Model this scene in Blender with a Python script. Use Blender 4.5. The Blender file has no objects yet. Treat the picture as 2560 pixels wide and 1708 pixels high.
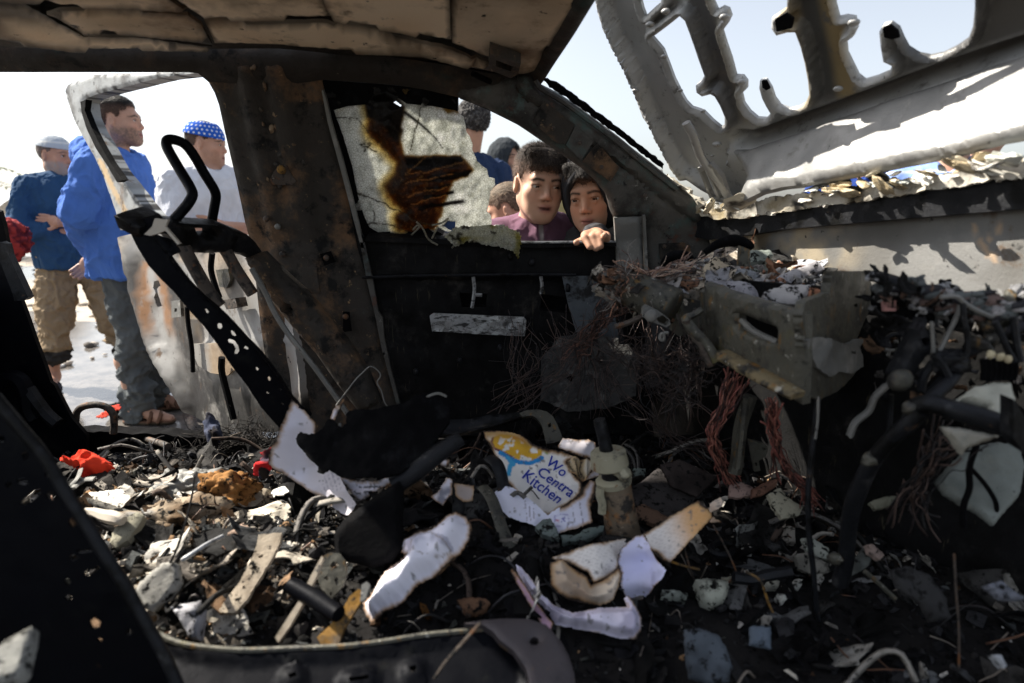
import bpy, bmesh, math, random
import numpy as np
from mathutils import Vector, Matrix
from mathutils.geometry import delaunay_2d_cdt
C = bpy.context.scene.collection
rnd = random.Random(7)
rs = np.random.RandomState(11)

# ------------------------------------------------------------------ camera
CAMZ = 1.2; PITCH = math.atan(334/1564.4); FP = 1564.4
cam = bpy.data.cameras.new('camera'); co = bpy.data.objects.new('camera', cam); C.objects.link(co)
cam.lens = 22; cam.sensor_width = 36; cam.clip_start = .02; cam.clip_end = 4000
co.location = (0, 0, CAMZ); co.rotation_euler = (math.pi/2-PITCH, 0, 0)
cam.dof.use_dof = True; cam.dof.focus_distance = 1.62; cam.dof.aperture_fstop = 3.2
bpy.context.scene.camera = co
# ------------------------------------------------------------------ sky, sun, exposure
SUN = Vector((-.66, .24, .71)).normalized()
w = bpy.data.worlds.new('World'); bpy.context.scene.world = w; w.use_nodes = True
nt = w.node_tree; nt.nodes.clear()
sky = nt.nodes.new('ShaderNodeTexSky'); sky.sky_type = 'NISHITA'; sky.sun_disc = False
sky.sun_elevation = math.asin(SUN.z); sky.sun_rotation = math.atan2(SUN.x, SUN.y)
sky.air_density = 1.0; sky.dust_density = 2.0; sky.ozone_density = 1.5
hs = nt.nodes.new('ShaderNodeHueSaturation'); hs.inputs['Saturation'].default_value = .42
bg = nt.nodes.new('ShaderNodeBackground'); bg.inputs['Strength'].default_value = .085
wo = nt.nodes.new('ShaderNodeOutputWorld')
nt.links.new(sky.outputs[0], hs.inputs['Color']); nt.links.new(hs.outputs[0], bg.inputs[0]); nt.links.new(bg.outputs[0], wo.inputs[0])
sl = bpy.data.lights.new('sun', 'SUN'); so = bpy.data.objects.new('sun', sl); C.objects.link(so)
sl.energy = 4.4; sl.angle = math.radians(.5); sl.color = (1, .93, .82)
so.rotation_euler = SUN.to_track_quat('Z', 'Y').to_euler(); so.location = (-3, 2, 6)
vs = bpy.context.scene.view_settings
vs.view_transform = 'Standard'; vs.look = 'None'; vs.gamma = 1; vs.use_curve_mapping = False; vs.exposure = 1.4
cy = bpy.context.scene.cycles
cy.max_bounces = 6; cy.diffuse_bounces = 3; cy.glossy_bounces = 3; cy.transparent_max_bounces = 8; cy.caustics_reflective = False
cy.use_denoising = True

# ------------------------------------------------------------------ noise
def _hash(i, j, k, seed):
    h = (i*np.int64(374761393) + j*np.int64(668265263) + k*np.int64(2147483647) + np.int64(seed)*np.int64(1274126177)) & 0xffffffff
    h = ((h ^ (h >> 13))*np.int64(1274126177)) & 0xffffffff
    h = (h ^ (h >> 16)) & 0xffff
    return h.astype(np.float64)/32767.5-1
def vn(P, scale=1., seed=0):
    P = np.asarray(P, float)*scale
    if P.shape[1] == 2: P = np.concatenate([P, np.zeros((len(P), 1))], 1)
    I = np.floor(P).astype(np.int64); F = P-I; F = F*F*(3-2*F)
    r = 0
    for a in (0, 1):
        for b in (0, 1):
            for c in (0, 1):
                wgt = (F[:, 0] if a else 1-F[:, 0])*(F[:, 1] if b else 1-F[:, 1])*(F[:, 2] if c else 1-F[:, 2])
                r = r + wgt*_hash(I[:, 0]+a, I[:, 1]+b, I[:, 2]+c, seed)
    return r
def fbm(P, scale=1., octv=4, seed=0):
    r = 0; a = 1.; s = scale; t = 0
    for o in range(octv):
        r = r+a*vn(P, s, seed+o*17); t += a; a *= .5; s *= 2.03
    return r/t
def sst(a, b, x): x = np.clip((x-a)/(b-a), 0, 1); return x*x*(3-2*x)
def mixc(c1, c2, m):
    c1 = np.asarray(c1, float); c2 = np.asarray(c2, float); m = np.atleast_1d(np.asarray(m, float))[:, None]
    return c1*(1-m)+c2*m

# ------------------------------------------------------------------ sight lines of the survey
_cp, _sp = math.cos(PITCH), math.sin(PITCH)
CAM = np.array([0, 0, CAMZ])
def ray(uv):
    uv = np.atleast_2d(np.asarray(uv, float))
    a = (uv[:, 0]-1280)/FP; b = (854-uv[:, 1])/FP
    return np.stack([a, _cp+b*_sp, -_sp+b*_cp], 1)
def PY(y):
    def f(uv): d = ray(uv); return CAM+d*(y/d[:, 1])[:, None]
    return f
def PZ(z):
    def f(uv): d = ray(uv); return CAM+d*((z-CAMZ)/d[:, 2])[:, None]
    return f
def PL(p, n):
    p = np.asarray(p, float); n = np.asarray(n, float)
    def f(uv): d = ray(uv); return CAM+d*(((p-CAM)@n)/(d@n))[:, None]
    return f
def P3(a, b, c):
    a, b, c = [np.asarray(q, float) for q in (a, b, c)]
    return PL(a, np.cross(b-a, c-a))
def px(u, v, y): return PY(y)([(u, v)])[0]
def TP(u, v, y, n): return PL(px(u, v, y), n)
def SIDE(off=0.):     # inner face of the body side: upright to the belt, leaning in above it
    def f(uv):
        d = ray(uv); y = np.full(len(d), 1.6)
        for _ in range(12):
            z = CAMZ+d[:, 2]/d[:, 1]*y
            y = 1.6-.3*np.maximum(0, z-1.12)-.06*np.maximum(0, .8-z)+off
        return CAM+d*(y/d[:, 1])[:, None]
    return f
ROOF = PL((0, 1.46, 1.5), (0, .1, 1))
def cr(ox, oy, s):
    def f(*p): return [(ox+p[i]/s, oy+p[i+1]/s) for i in range(0, len(p), 2)]
    return f
cA = cr(0, 150, 3.336); cB = cr(0, 600, 3.336); cC = cr(600, 150, 3.336); cD = cr(600, 600, 3.336)
cE = cr(1150, 200, 3.136); cF = cr(1450, 0, 2.117); cG = cr(1450, 500, 3.484); cH = cr(1950, 500, 3.136)
cI = cr(0, 1000, 2.214); cJ = cr(600, 950, 3.485); cK = cr(1100, 950, 3.485); cL = cr(700, 1300, 2.35)
cM = cr(1650, 950, 2.068); cN = cr(0, 0, 1.6207); cO = cr(1580, 560, 3.733); cQ = cr(2000, 640, 3.409)
cT = cr(400, 540, 3.016); cU = cr(150, 1050, 3.92); c0 = cr(0, 0, 1.)

# ------------------------------------------------------------------ objects
def thing(name, label, cat, loc=(0, 0, 0), group=None):
    o = bpy.data.objects.new(name, None); C.objects.link(o); o.location = loc; o.empty_display_size = .05
    o['label'] = label; o['category'] = cat
    if group: o['group'] = group
    return o
def wloc(o):
    v = Vector(o.location)
    if o.parent: v = (wmat(o)).translation
    return v
def wmat(o):
    m = o.matrix_basis.copy()
    if o.parent: m = wmat(o.parent) @ o.matrix_parent_inverse @ m
    return m
def link(o, parent=None):
    C.objects.link(o)
    if parent is not None:
        o.parent = parent; o.matrix_parent_inverse = wmat(parent).inverted()
def obj(name, V, F, mat, parent=None, col=None, smooth=True, label=None, cat=None, group=None, kind=None, origin=None):
    V = np.asarray(V, float)
    if parent is None and len(V):
        if origin is None: origin = ((V[:, 0].min()+V[:, 0].max())/2, (V[:, 1].min()+V[:, 1].max())/2, V[:, 2].min())
        V = V-np.asarray(origin)
    me = bpy.data.meshes.new(name)
    me.from_pydata(V.tolist(), [], F if isinstance(F, list) else F.tolist())
    if smooth: me.polygons.foreach_set('use_smooth', np.ones(len(me.polygons), bool))
    if col is not None:
        col = np.asarray(col, float)
        if col.ndim == 1 or len(col) != len(V): col = np.tile(col.reshape(-1, 3)[0], (len(V), 1))
        ca = me.color_attributes.new('Col', 'FLOAT_COLOR', 'POINT')
        a = np.ones((len(V), 4), np.float32); a[:, :3] = np.clip(col, 0, 1); ca.data.foreach_set('color', a.ravel())
    me.materials.append(mat); me.update()
    o = bpy.data.objects.new(name, me); link(o, parent)
    if parent is None and origin is not None: o.location = origin
    if label: o['label'] = label
    if cat: o['category'] = cat
    if group: o['group'] = group
    if kind: o['kind'] = kind
    return o
def sharp(o, ang=40):
    me = o.data; bm = bmesh.new(); bm.from_mesh(me)
    for e in bm.edges:
        if len(e.link_faces) == 2 and e.calc_face_angle(0) > math.radians(ang): e.smooth = False
    bm.to_mesh(me); bm.free(); return o
def in_poly(P, poly):
    x, y = P[:, 0], P[:, 1]; ins = np.zeros(len(P), bool); n = len(poly)
    for i in range(n):
        x1, y1 = poly[i]; x2, y2 = poly[(i+1) % n]
        if y1 == y2: continue
        c = ((y1 > y) != (y2 > y)) & (x < (x2-x1)*(y-y1)/(y2-y1)+x1); ins ^= c
    return ins
def pdist(P, poly, closed=True):
    d = np.full(len(P), 1e9); n = len(poly)
    for i in range(n if closed else n-1):
        a = np.array(poly[i]); b = np.array(poly[(i+1) % n]); ab = b-a; L = ab@ab
        if L < 1e-9: continue
        t = np.clip(((P-a)@ab)/L, 0, 1); d = np.minimum(d, np.hypot(*(P-a-t[:, None]*ab).T))
    return d
def resamp(poly, step, jag=0, closed=True):
    out = []; n = len(poly)
    for i in range(n if closed else n-1):
        a = np.array(poly[i], float); b = np.array(poly[(i+1) % n], float)
        k = max(1, int(math.ceil(np.hypot(*(b-a))/step)))
        for j in range(k):
            q = a+(b-a)*j/k
            if jag and j: q = q+rs.uniform(-jag, jag, 2)
            out.append(tuple(q))
    if not closed: out.append(tuple(poly[-1]))
    return out
def smoothpoly(poly, it=2):
    p = np.array(poly, float)
    for _ in range(it):
        q = np.roll(p, -1, 0); p = np.stack([p*.75+q*.25, p*.25+q*.75], 1).reshape(-1, 2)
    return [tuple(a) for a in p]
def sheet(name, out, surf, mat, parent=None, thick=.004, holes=(), step=14, relief=None, colf=None, jag=0, smooth=True, toward=True, round_=0, off=0., **kw):
    """a piece of sheet metal, paper or glass cut to an outline, with holes, relief and a real thickness"""
    if round_: out = smoothpoly(out, round_)
    out = resamp(out, step, jag); hs_ = [resamp(h, step*.7, jag*.6) for h in holes]
    pts = list(out); edges = [(i, (i+1) % len(out)) for i in range(len(out))]
    for h in hs_:
        b = len(pts); pts += h; edges += [(b+i, b+(i+1) % len(h)) for i in range(len(h))]
    A = np.array(out); lo = A.min(0); hi = A.max(0)
    gx, gy = np.meshgrid(np.arange(lo[0]+step*.5, hi[0], step), np.arange(lo[1]+step*.5, hi[1], step))
    G = np.stack([gx.ravel(), gy.ravel()], 1)
    if len(G):
        G = G+rs.uniform(-.25, .25, G.shape)*step
        k = in_poly(G, out) & (pdist(G, out) > step*.5)
        for h in hs_: k &= ~in_poly(G, h) & (pdist(G, h) > step*.5)
        pts = pts+[tuple(q) for q in G[k]]
    r = delaunay_2d_cdt([Vector(q) for q in pts], edges, [], 0, 1e-5)
    uv = np.array([(q.x, q.y) for q in r[0]]); T = np.array([f for f in r[2] if len(f) == 3])
    cen = uv[T].mean(1); k = in_poly(cen, out)
    for h in hs_: k &= ~in_poly(cen, h)
    T = T[k]
    used = np.unique(T); mp = -np.ones(len(uv), int); mp[used] = np.arange(len(used)); uv = uv[used]; T = mp[T]
    B = surf(uv); e = 2.
    du = surf(uv+[e, 0])-B; dv = surf(uv+[0, e])-B; N = np.cross(du, dv); N /= np.linalg.norm(N, axis=1)[:, None]+1e-12
    s = np.sign(np.sum(N*(CAM-B), 1)); s[s == 0] = 1; N *= s[:, None]
    dist = pdist(uv, out)
    for h in hs_: dist = np.minimum(dist, pdist(uv, h))
    Fv = B+N*off
    if relief is not None: Fv = Fv+N*np.asarray(relief(uv, dist, B)).reshape(-1, 1)
    n = len(uv); V = np.concatenate([Fv, Fv-N*thick])
    fl = np.cross(Fv[T[:, 1]]-Fv[T[:, 0]], Fv[T[:, 2]]-Fv[T[:, 0]]); bad = np.sum(fl*N[T[:, 0]], 1) < 0
    T[bad] = T[bad][:, ::-1]
    E = np.concatenate([T[:, [0, 1]], T[:, [1, 2]], T[:, [2, 0]]]); key = {(a, b) for a, b in E.tolist()}
    side = [(b, a, a+n, b+n) for a, b in key if (b, a) not in key]
    F = T.tolist()+(T[:, ::-1]+n).tolist()+side
    col = None
    if colf is not None:
        c = np.asarray(colf(uv, dist, B), float)
        if c.ndim == 1: c = np.tile(c, (n, 1))
        col = np.concatenate([c, c])
    o = obj(name, V, F, mat, parent, col, smooth, **kw)
    if smooth: sharp(o, 50)
    return o
def catmull(P, k=6):
    P = np.asarray(P, float); n = len(P)
    if n < 3: return P
    Q = np.concatenate([[2*P[0]-P[1]], P, [2*P[-1]-P[-2]]]); out = []
    for i in range(n-1):
        a, b, c, d = Q[i:i+4]
        for j in range(k):
            t = j/k; out.append(.5*((2*b)+(-a+c)*t+(2*a-5*b+4*c-d)*t*t+(-a+3*b-3*c+d)*t**3))
    out.append(P[-1]); return np.array(out)
def tube_vf(P, r, n=8, sm=5, flat=1., base=0):
    P = np.asarray(P, float); r0 = np.asarray(r, float)
    Q = catmull(P, sm) if sm > 1 else P
    R = np.full(len(Q), float(r0)) if r0.ndim == 0 else np.interp(np.linspace(0, 1, len(Q)), np.linspace(0, 1, len(r0)), r0)
    T = np.gradient(Q, axis=0); T /= np.linalg.norm(T, axis=1)[:, None]+1e-9
    up = np.array([0, 0, 1.]) if abs(T[0, 2]) < .9 else np.array([1., 0, 0])
    V = []; F = []
    for i in range(len(Q)):
        a = np.cross(T[i], up); a /= np.linalg.norm(a)+1e-9; b = np.cross(a, T[i]); up = b
        for j in range(n):
            t = 2*math.pi*j/n; V.append(Q[i]+R[i]*(a*math.cos(t)+b*math.sin(t)*flat))
    for i in range(len(Q)-1):
        for j in range(n):
            k = (j+1) % n; F.append([base+i*n+j, base+i*n+k, base+(i+1)*n+k, base+(i+1)*n+j])
    F.append([base+j for j in range(n)][::-1]); F.append([base+(len(Q)-1)*n+j for j in range(n)])
    return V, F
def tube(name, P, r, mat, parent=None, n=8, sm=5, flat=1., **kw):
    V, F = tube_vf(P, r, n, sm, flat); o = obj(name, V, F, mat, parent, **kw); return sharp(o, 50)
def tubes(name, L, mat, parent=None, n=5, sm=4, cols=None, **kw):
    V = []; F = []; cl = []
    for i, (P, r) in enumerate(L):
        v, f = tube_vf(P, r, n, sm, 1., len(V)); V += v; F += f
        if cols is not None: cl += [cols[i]]*len(v)
    return obj(name, V, F, mat, parent, np.array(cl) if cols is not None else None, **kw)
def PP(y, *p):
    if np.ndim(y) == 0: return PY(y)([(p[i], p[i+1]) for i in range(0, len(p), 2)])
    return np.array([px(a, b, q) for (a, b), q in zip(p, y)])
def bx(c, s, R=None, bev=.0):
    c = np.asarray(c, float); s = np.asarray(s, float)/2
    bm = bmesh.new(); bmesh.ops.create_cube(bm, size=2)
    for v in bm.verts: v.co = Vector((v.co.x*s[0], v.co.y*s[1], v.co.z*s[2]))
    if bev: bmesh.ops.bevel(bm, geom=list(bm.edges), offset=bev, segments=2, affect='EDGES')
    V = np.array([v.co[:] for v in bm.verts]); F = [[v.index for v in f.verts] for f in bm.faces]; bm.free()
    if R is not None: V = V@np.asarray(R).T
    return V+c, F
def rotm(ax, ang): return np.array(Matrix.Rotation(ang, 3, ax))
def eul(x, y, z): return rotm('Z', z)@rotm('Y', y)@rotm('X', x)
def join(*vf):
    V = []; F = []
    for v, f in vf:
        b = len(V); V += [tuple(q) for q in v]; F += [[i+b for i in q] for q in f]
    return V, F
_ico = {}
def ico(sub):
    if sub not in _ico:
        bm = bmesh.new(); bmesh.ops.create_icosphere(bm, subdivisions=sub, radius=1)
        _ico[sub] = (np.array([v.co[:] for v in bm.verts]), [[v.index for v in f.verts] for f in bm.faces]); bm.free()
    return _ico[sub]
def lump(c, size, seed, rough=.35, sub=3, R=None, sharpn=0):
    V, F = ico(sub); V = V.copy()
    d = 1+rough*fbm(V+seed*3.7, 1.3, 4, seed)+(rough*.55*fbm(V+seed, 5.5, 4, seed+3) if sub > 3 else 0)
    if sharpn:      # chip flat facets off
        q = np.random.RandomState(seed)
        for _ in range(sharpn):
            nn = q.normal(size=3); nn /= np.linalg.norm(nn); h = q.uniform(.5, .8); s = V@nn; d = np.where(s*d > h, h/np.maximum(s, .05), d)
    V = V*d[:, None]*np.asarray(size)/2
    if R is not None: V = V@np.asarray(R).T
    return V+np.asarray(c), F

# ------------------------------------------------------------------ materials
def nodes(name):
    m = bpy.data.materials.new(name); m.use_nodes = True; t = m.node_tree
    b = t.nodes['Principled BSDF']; return m, t, b
def nz(t, scale, detail=5, rough=.6, coord='Object', vec=None):
    n = t.nodes.new('ShaderNodeTexNoise'); n.inputs['Scale'].default_value = scale; n.inputs['Detail'].default_value = detail
    n.inputs['Roughness'].default_value = rough
    if vec is not None: t.links.new(vec, n.inputs['Vector'])
    else:
        g = t.nodes.new('ShaderNodeNewGeometry'); t.links.new(g.outputs['Position'], n.inputs['Vector'])
    return n.outputs['Fac']
def ramp(t, src, lo, hi):
    r = t.nodes.new('ShaderNodeMapRange'); r.interpolation_type = 'SMOOTHSTEP'
    r.inputs['From Min'].default_value = lo; r.inputs['From Max'].default_value = hi; t.links.new(src, r.inputs['Value']); return r.outputs[0]
def mix(t, fac, a, b, mode='MIX'):
    n = t.nodes.new('ShaderNodeMix'); n.data_type = 'RGBA'; n.blend_type = mode
    if isinstance(fac, float): n.inputs[0].default_value = fac
    else: t.links.new(fac, n.inputs[0])
    for i, q in ((6, a), (7, b)):
        if isinstance(q, tuple): n.inputs[i].default_value = (*q, 1)
        else: t.links.new(q, n.inputs[i])
    return n.outputs[2]
def stretch(t, s):
    g = t.nodes.new('ShaderNodeNewGeometry'); m = t.nodes.new('ShaderNodeMapping'); m.inputs['Scale'].default_value = s
    t.links.new(g.outputs['Position'], m.inputs['Vector']); return m.outputs[0]
def burnt(name, base=None, spots=(), rough=.75, metal=0., bump=.25, bscale=180, rvar=.2, spec=.4):
    """fire-scaled surface: base (a colour, or the mesh's own paint) broken up by rust, soot and bare patches"""
    m, t, b = nodes(name)
    if base is None:
        a = t.nodes.new('ShaderNodeAttribute'); a.attribute_name = 'Col'; col = a.outputs['Color']
    else: col = base
    if not isinstance(col, tuple) or spots:
        pass
    for sp in spots:
        c, sc, lo, hi = sp[:4]; vec = stretch(t, sp[4]) if len(sp) > 4 else None
        col = mix(t, ramp(t, nz(t, sc, 8, .68, vec=vec), lo, hi), col, c)
    if isinstance(col, tuple): b.inputs['Base Color'].default_value = (*col, 1)
    else: t.links.new(col, b.inputs['Base Color'])
    r = t.nodes.new('ShaderNodeMapRange'); r.inputs['To Min'].default_value = max(.05, rough-rvar); r.inputs['To Max'].default_value = min(1, rough+rvar)
    r.inputs['From Min'].default_value = .3; r.inputs['From Max'].default_value = .7
    t.links.new(nz(t, 22), r.inputs['Value']); t.links.new(r.outputs[0], b.inputs['Roughness'])
    b.inputs['Metallic'].default_value = metal; b.inputs['Specular IOR Level'].default_value = spec
    if bump:
        bp = t.nodes.new('ShaderNodeBump'); bp.inputs['Strength'].default_value = bump; bp.inputs['Distance'].default_value = .004
        t.links.new(nz(t, bscale, 6, .7), bp.inputs['Height']); t.links.new(bp.outputs[0], b.inputs['Normal'])
    return m
SOOT = (.006, .006, .0065)
M_soot = burnt('soot', SOOT, [((.022, .021, .02), 30, .58, .72)], .8, 0, .5, 120, spec=0.12)
M_seat = burnt('seat_steel', (.0028, .0032, .005), [((.012, .013, .012), 14, .55, .75), ((.06, .035, .02), 40, .66, .76)], .5, .3, .15, 220, .15, .08)
M_rail = burnt('rail_scale', (.030, .026, .023), [((.075, .05, .035), 9, .5, .68), ((.02, .045, .045), 7, .56, .72), ((.008, .008, .008), 16, .55, .66), ((.16, .13, .1), 70, .66, .74)], .75, .1, .4, spec=0.25)
M_bpil = burnt('pillar_scale', (.040, .035, .030), [((.17, .10, .055), 6, .47, .64), ((.008, .008, .008), 14, .52, .64), ((.30, .20, .11), 46, .62, .72), ((.05, .06, .06), 8, .6, .75)], .7, .1, .45, spec=0.25)
M_apil = burnt('pillar_oxide', (.085, .082, .075), [((.03, .028, .026), 9, .45, .62), ((.07, .105, .10), 13, .53, .66), ((.11, .05, .035), 18, .58, .7), ((.25, .25, .23), 60, .62, .72), ((.012, .012, .012), 34, .6, .68)], .65, .2, .4)
M_head = burnt('headliner_primer', None, [((.20, .13, .08), 5, .5, .75), ((.10, .075, .05), 14, .56, .75), ((.02, .018, .016), 34, .635, .68), ((.02, .018, .016), 16, .66, .70, (1, 1, 4))], .7, 0, .3, 140, spec=0.2)
M_door = burnt('door_soot', (.008, .008, .0085), [((.04, .037, .034), 12, .54, .72), ((.075, .065, .042), 25, .60, .70, (6, 1, .5)), ((.004, .004, .004), 9, .45, .6)], .78, 0, .4, spec=0.15)
M_paint = burnt('heat_bleached_paint', None, [((.12, .075, .045), 12, .58, .72), ((.025, .024, .023), 30, .62, .68), ((.30, .29, .27), 8, .55, .75)], .6, .1, .3, 160, spec=0.3)
M_hood = burnt('hood_steel', None, [((.16, .155, .145), 26, .54, .7), ((.035, .034, .034), 70, .64, .72), ((.42, .40, .36), 15, .62, .75)], .45, .25, .2, 200, .15)
M_dash = burnt('dash_steel', (.085, .082, .066), [((.035, .034, .032), 14, .50, .64), ((.02, .02, .018), 55, .56, .64), ((.17, .10, .035), 26, .57, .65, (2.5, 2.5, 1)), ((.40, .39, .35), 60, .62, .68), ((.10, .09, .035), 12, .57, .68)], .5, .3, .6, 90)
M_dashd = burnt('dash_dark_steel', (.016, .017, .020), [((.05, .05, .052), 24, .56, .68), ((.07, .045, .03), 40, .63, .70), ((.005, .005, .005), 14, .48, .6)], .5, .4, .35, spec=0.25)
M_ashcol = burnt('ash_and_char', None, [((.006, .006, .006), 70, .53, .62), ((.012, .011, .010), 24, .56, .66)], .9, 0, .6, 260, spec=0.1)
M_pale = burnt('pale_mat', None, [((.20, .21, .19), 22, .5, .7), ((.05, .05, .045), 80, .63, .72)], .85, 0, .5, 300, spec=0.15)
M_rust = burnt('rusty_rod', (.075, .06, .05), [((.15, .065, .025), 36, .53, .65), ((.015, .014, .013), 40, .5, .6), ((.22, .19, .16), 70, .62, .7)], .7, .2, .4)
M_ochre = burnt('ochre_rust', (.26, .135, .025), [((.10, .07, .04), 30, .46, .6), ((.02, .018, .016), 45, .52, .62)], .8, 0, .5)
M_copper = burnt('burnt_copper', None, [((.03, .02, .02), 60, .5, .64)], .55, .2, .3)
M_paper = burnt('scorched_paper', None, [], .85, 0, .08, 60)
M_ink = burnt('print_ink', None, [], .8, 0, 0)
M_cloth = burnt('woven_cloth', None, [], .92, 0, .25, 700, .05, .2)
M_skin = burnt('skin', None, [], .55, 0, .08, 500, .08, .35)
M_hair = burnt('hair', None, [((.004, .004, .004), 320, .5, .62)], .6, 0, .7, 420, .1, .2)
M_black = burnt('char_black', (.0035, .0035, .004), [((.010, .0105, .012), 20, .55, .7)], .8, 0, .5, spec=0.05)
M_shard = burnt('laminate_shard', None, [((.05, .045, .035), 60, .58, .68), ((.45, .38, .24), 22, .58, .72)], .35, 0, .4, 220)
M_olive = burnt('olive_scale', (.34, .32, .23), [((.06, .055, .045), 26, .52, .64), ((.20, .10, .04), 40, .58, .68), ((.50, .48, .40), 70, .62, .7)], .55, .2, .4)
M_rustl = burnt('post_rust', (.17, .13, .09), [((.30, .13, .04), 30, .52, .64), ((.03, .027, .024), 34, .5, .6), ((.36, .33, .26), 60, .6, .7)], .65, .2, .5)
M_bright = burnt('bare_metal', (.34, .35, .36), [((.03, .03, .03), 30, .5, .6, (1, 1, 3)), ((.14, .14, .14), 60, .5, .62)], .4, .5, .2)
M_grey = burnt('grey_speckle', (.17, .17, .16), [((.28, .27, .25), 15, .5, .7), ((.02, .02, .02), 55, .63, .68), ((.10, .06, .04), 20, .64, .74)], .6, .2, .3)
# ------------------------------------------------------------------ distance-field modelling for bodies and clothes
class Field:
    def __init__(s, lo, hi, h):
        s.lo = np.asarray(lo, float); s.h = h
        s.n = np.maximum(4, np.ceil((np.asarray(hi, float)-s.lo)/h).astype(int)+1)
        s.D = np.full(tuple(s.n), 1.0, np.float32)
    def sl(s, lo, hi, m):
        a = np.clip(np.floor((lo-m-s.lo)/s.h).astype(int), 0, s.n-1); b = np.clip(np.ceil((hi+m-s.lo)/s.h).astype(int)+1, 1, s.n)
        if np.any(b <= a): return None, None
        ax = [(s.lo[i]+np.arange(a[i], b[i])*s.h).astype(np.float32) for i in range(3)]
        return tuple(slice(a[i], b[i]) for i in range(3)), np.meshgrid(*ax, indexing='ij', sparse=True)
    def put(s, S, d, k, op):
        D = s.D[S]; k = max(k, 1e-4)
        if op == 'u': h = np.maximum(k-np.abs(D-d), 0)/k; s.D[S] = np.minimum(D, d)-h*h*k*.25
        elif op == 's': d = -d; h = np.maximum(k-np.abs(D-d), 0)/k; s.D[S] = np.maximum(D, d)+h*h*k*.25
        else: s.D[S] = np.maximum(D, d)
    def cone(s, a, b, ra, rb=None, k=.02, op='u'):
        rb = ra if rb is None else rb; a = np.asarray(a, float); b = np.asarray(b, float); r = max(ra, rb)
        S, G = s.sl(np.minimum(a, b)-r, np.maximum(a, b)+r, k+2*s.h)
        if S is None: return
        X = [G[i]-np.float32(a[i]) for i in range(3)]; ab = b-a; L = max(ab@ab, 1e-9)
        t = np.clip((X[0]*ab[0]+X[1]*ab[1]+X[2]*ab[2])/L, 0, 1)
        d = np.sqrt((X[0]-t*ab[0])**2+(X[1]-t*ab[1])**2+(X[2]-t*ab[2])**2)-(ra+t*(rb-ra))
        s.put(S, d.astype(np.float32), k, op)
    def ell(s, c, r, R=None, k=.02, op='u'):
        c = np.asarray(c, float); r = np.asarray(r, float); m = r.max()
        S, G = s.sl(c-m, c+m, k+2*s.h)
        if S is None: return
        X = [G[i]-np.float32(c[i]) for i in range(3)]
        if R is not None: R = np.asarray(R); X = [X[0]*R[0, j]+X[1]*R[1, j]+X[2]*R[2, j] for j in range(3)]
        k0 = np.sqrt((X[0]/r[0])**2+(X[1]/r[1])**2+(X[2]/r[2])**2); k1 = np.sqrt((X[0]/r[0]**2)**2+(X[1]/r[1]**2)**2+(X[2]/r[2]**2)**2)
        s.put(S, (k0*(k0-1)/np.maximum(k1, 1e-6)).astype(np.float32), k, op)
    def cut(s, p, n):      # keep the side n points away from
        G = [s.lo[i]+np.arange(s.n[i])*s.h for i in range(3)]; n = np.asarray(n, float)/np.linalg.norm(n)
        d = ((G[0]-p[0])*n[0])[:, None, None]+((G[1]-p[1])*n[1])[None, :, None]+((G[2]-p[2])*n[2])[None, None, :]
        s.D = np.maximum(s.D, d.astype(np.float32))
    def mesh(s):
        D = s.D.copy()
        for a in range(3):
            i = [slice(None)]*3; i[a] = 0; D[tuple(i)] = 1; i[a] = -1; D[tuple(i)] = 1
        neg = D < 0; n = np.array(D.shape)-1
        cnt = np.zeros(tuple(n), np.int8); off = [(a, b, c) for a in (0, 1) for b in (0, 1) for c in (0, 1)]
        for a, b, c in off: cnt += neg[a:a+n[0], b:b+n[1], c:c+n[2]]
        A = np.argwhere((cnt > 0) & (cnt < 8))
        cv = np.stack([D[A[:, 0]+a, A[:, 1]+b, A[:, 2]+c] for a, b, c in off], 1); O = np.array(off, float)
        acc = np.zeros((len(A), 3)); num = np.zeros(len(A))
        for i in range(8):
            for j in range(i+1, 8):
                if np.abs(O[i]-O[j]).sum() != 1: continue
                m = (cv[:, i] < 0) != (cv[:, j] < 0); t = cv[m, i]/(cv[m, i]-cv[m, j]); acc[m] += O[i]+t[:, None]*(O[j]-O[i]); num[m] += 1
        V = s.lo+(A+acc/num[:, None])*s.h
        idx = -np.ones(tuple(n), np.int64); idx[A[:, 0], A[:, 1], A[:, 2]] = np.arange(len(A)); Q = []
        for a in range(3):
            b, c = (a+1) % 3, (a+2) % 3
            i0 = [slice(None)]*3; i1 = [slice(None)]*3; i0[a] = slice(0, -1); i1[a] = slice(1, None)
            E = np.argwhere(neg[tuple(i0)] != neg[tuple(i1)]); E = E[(E[:, b] > 0) & (E[:, c] > 0)]
            inside = neg[E[:, 0], E[:, 1], E[:, 2]]
            def at(db, dc): e = E.copy(); e[:, b] += db; e[:, c] += dc; return idx[e[:, 0], e[:, 1], e[:, 2]]
            q = np.stack([at(-1, -1), at(0, -1), at(0, 0), at(-1, 0)], 1); q[~inside] = q[~inside][:, ::-1]; Q.append(q)
        Q = np.concatenate(Q); Q = Q[(Q >= 0).all(1)]
        return V, Q
    def normal(s, V):
        g = np.clip(((V-s.lo)/s.h).astype(int), 1, s.n-2); i, j, k = g.T; D = s.D
        N = np.stack([D[i+1, j, k]-D[i-1, j, k], D[i, j+1, k]-D[i, j-1, k], D[i, j, k+1]-D[i, j, k-1]], 1)
        return N/(np.linalg.norm(N, axis=1)[:, None]+1e-9)

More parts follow.
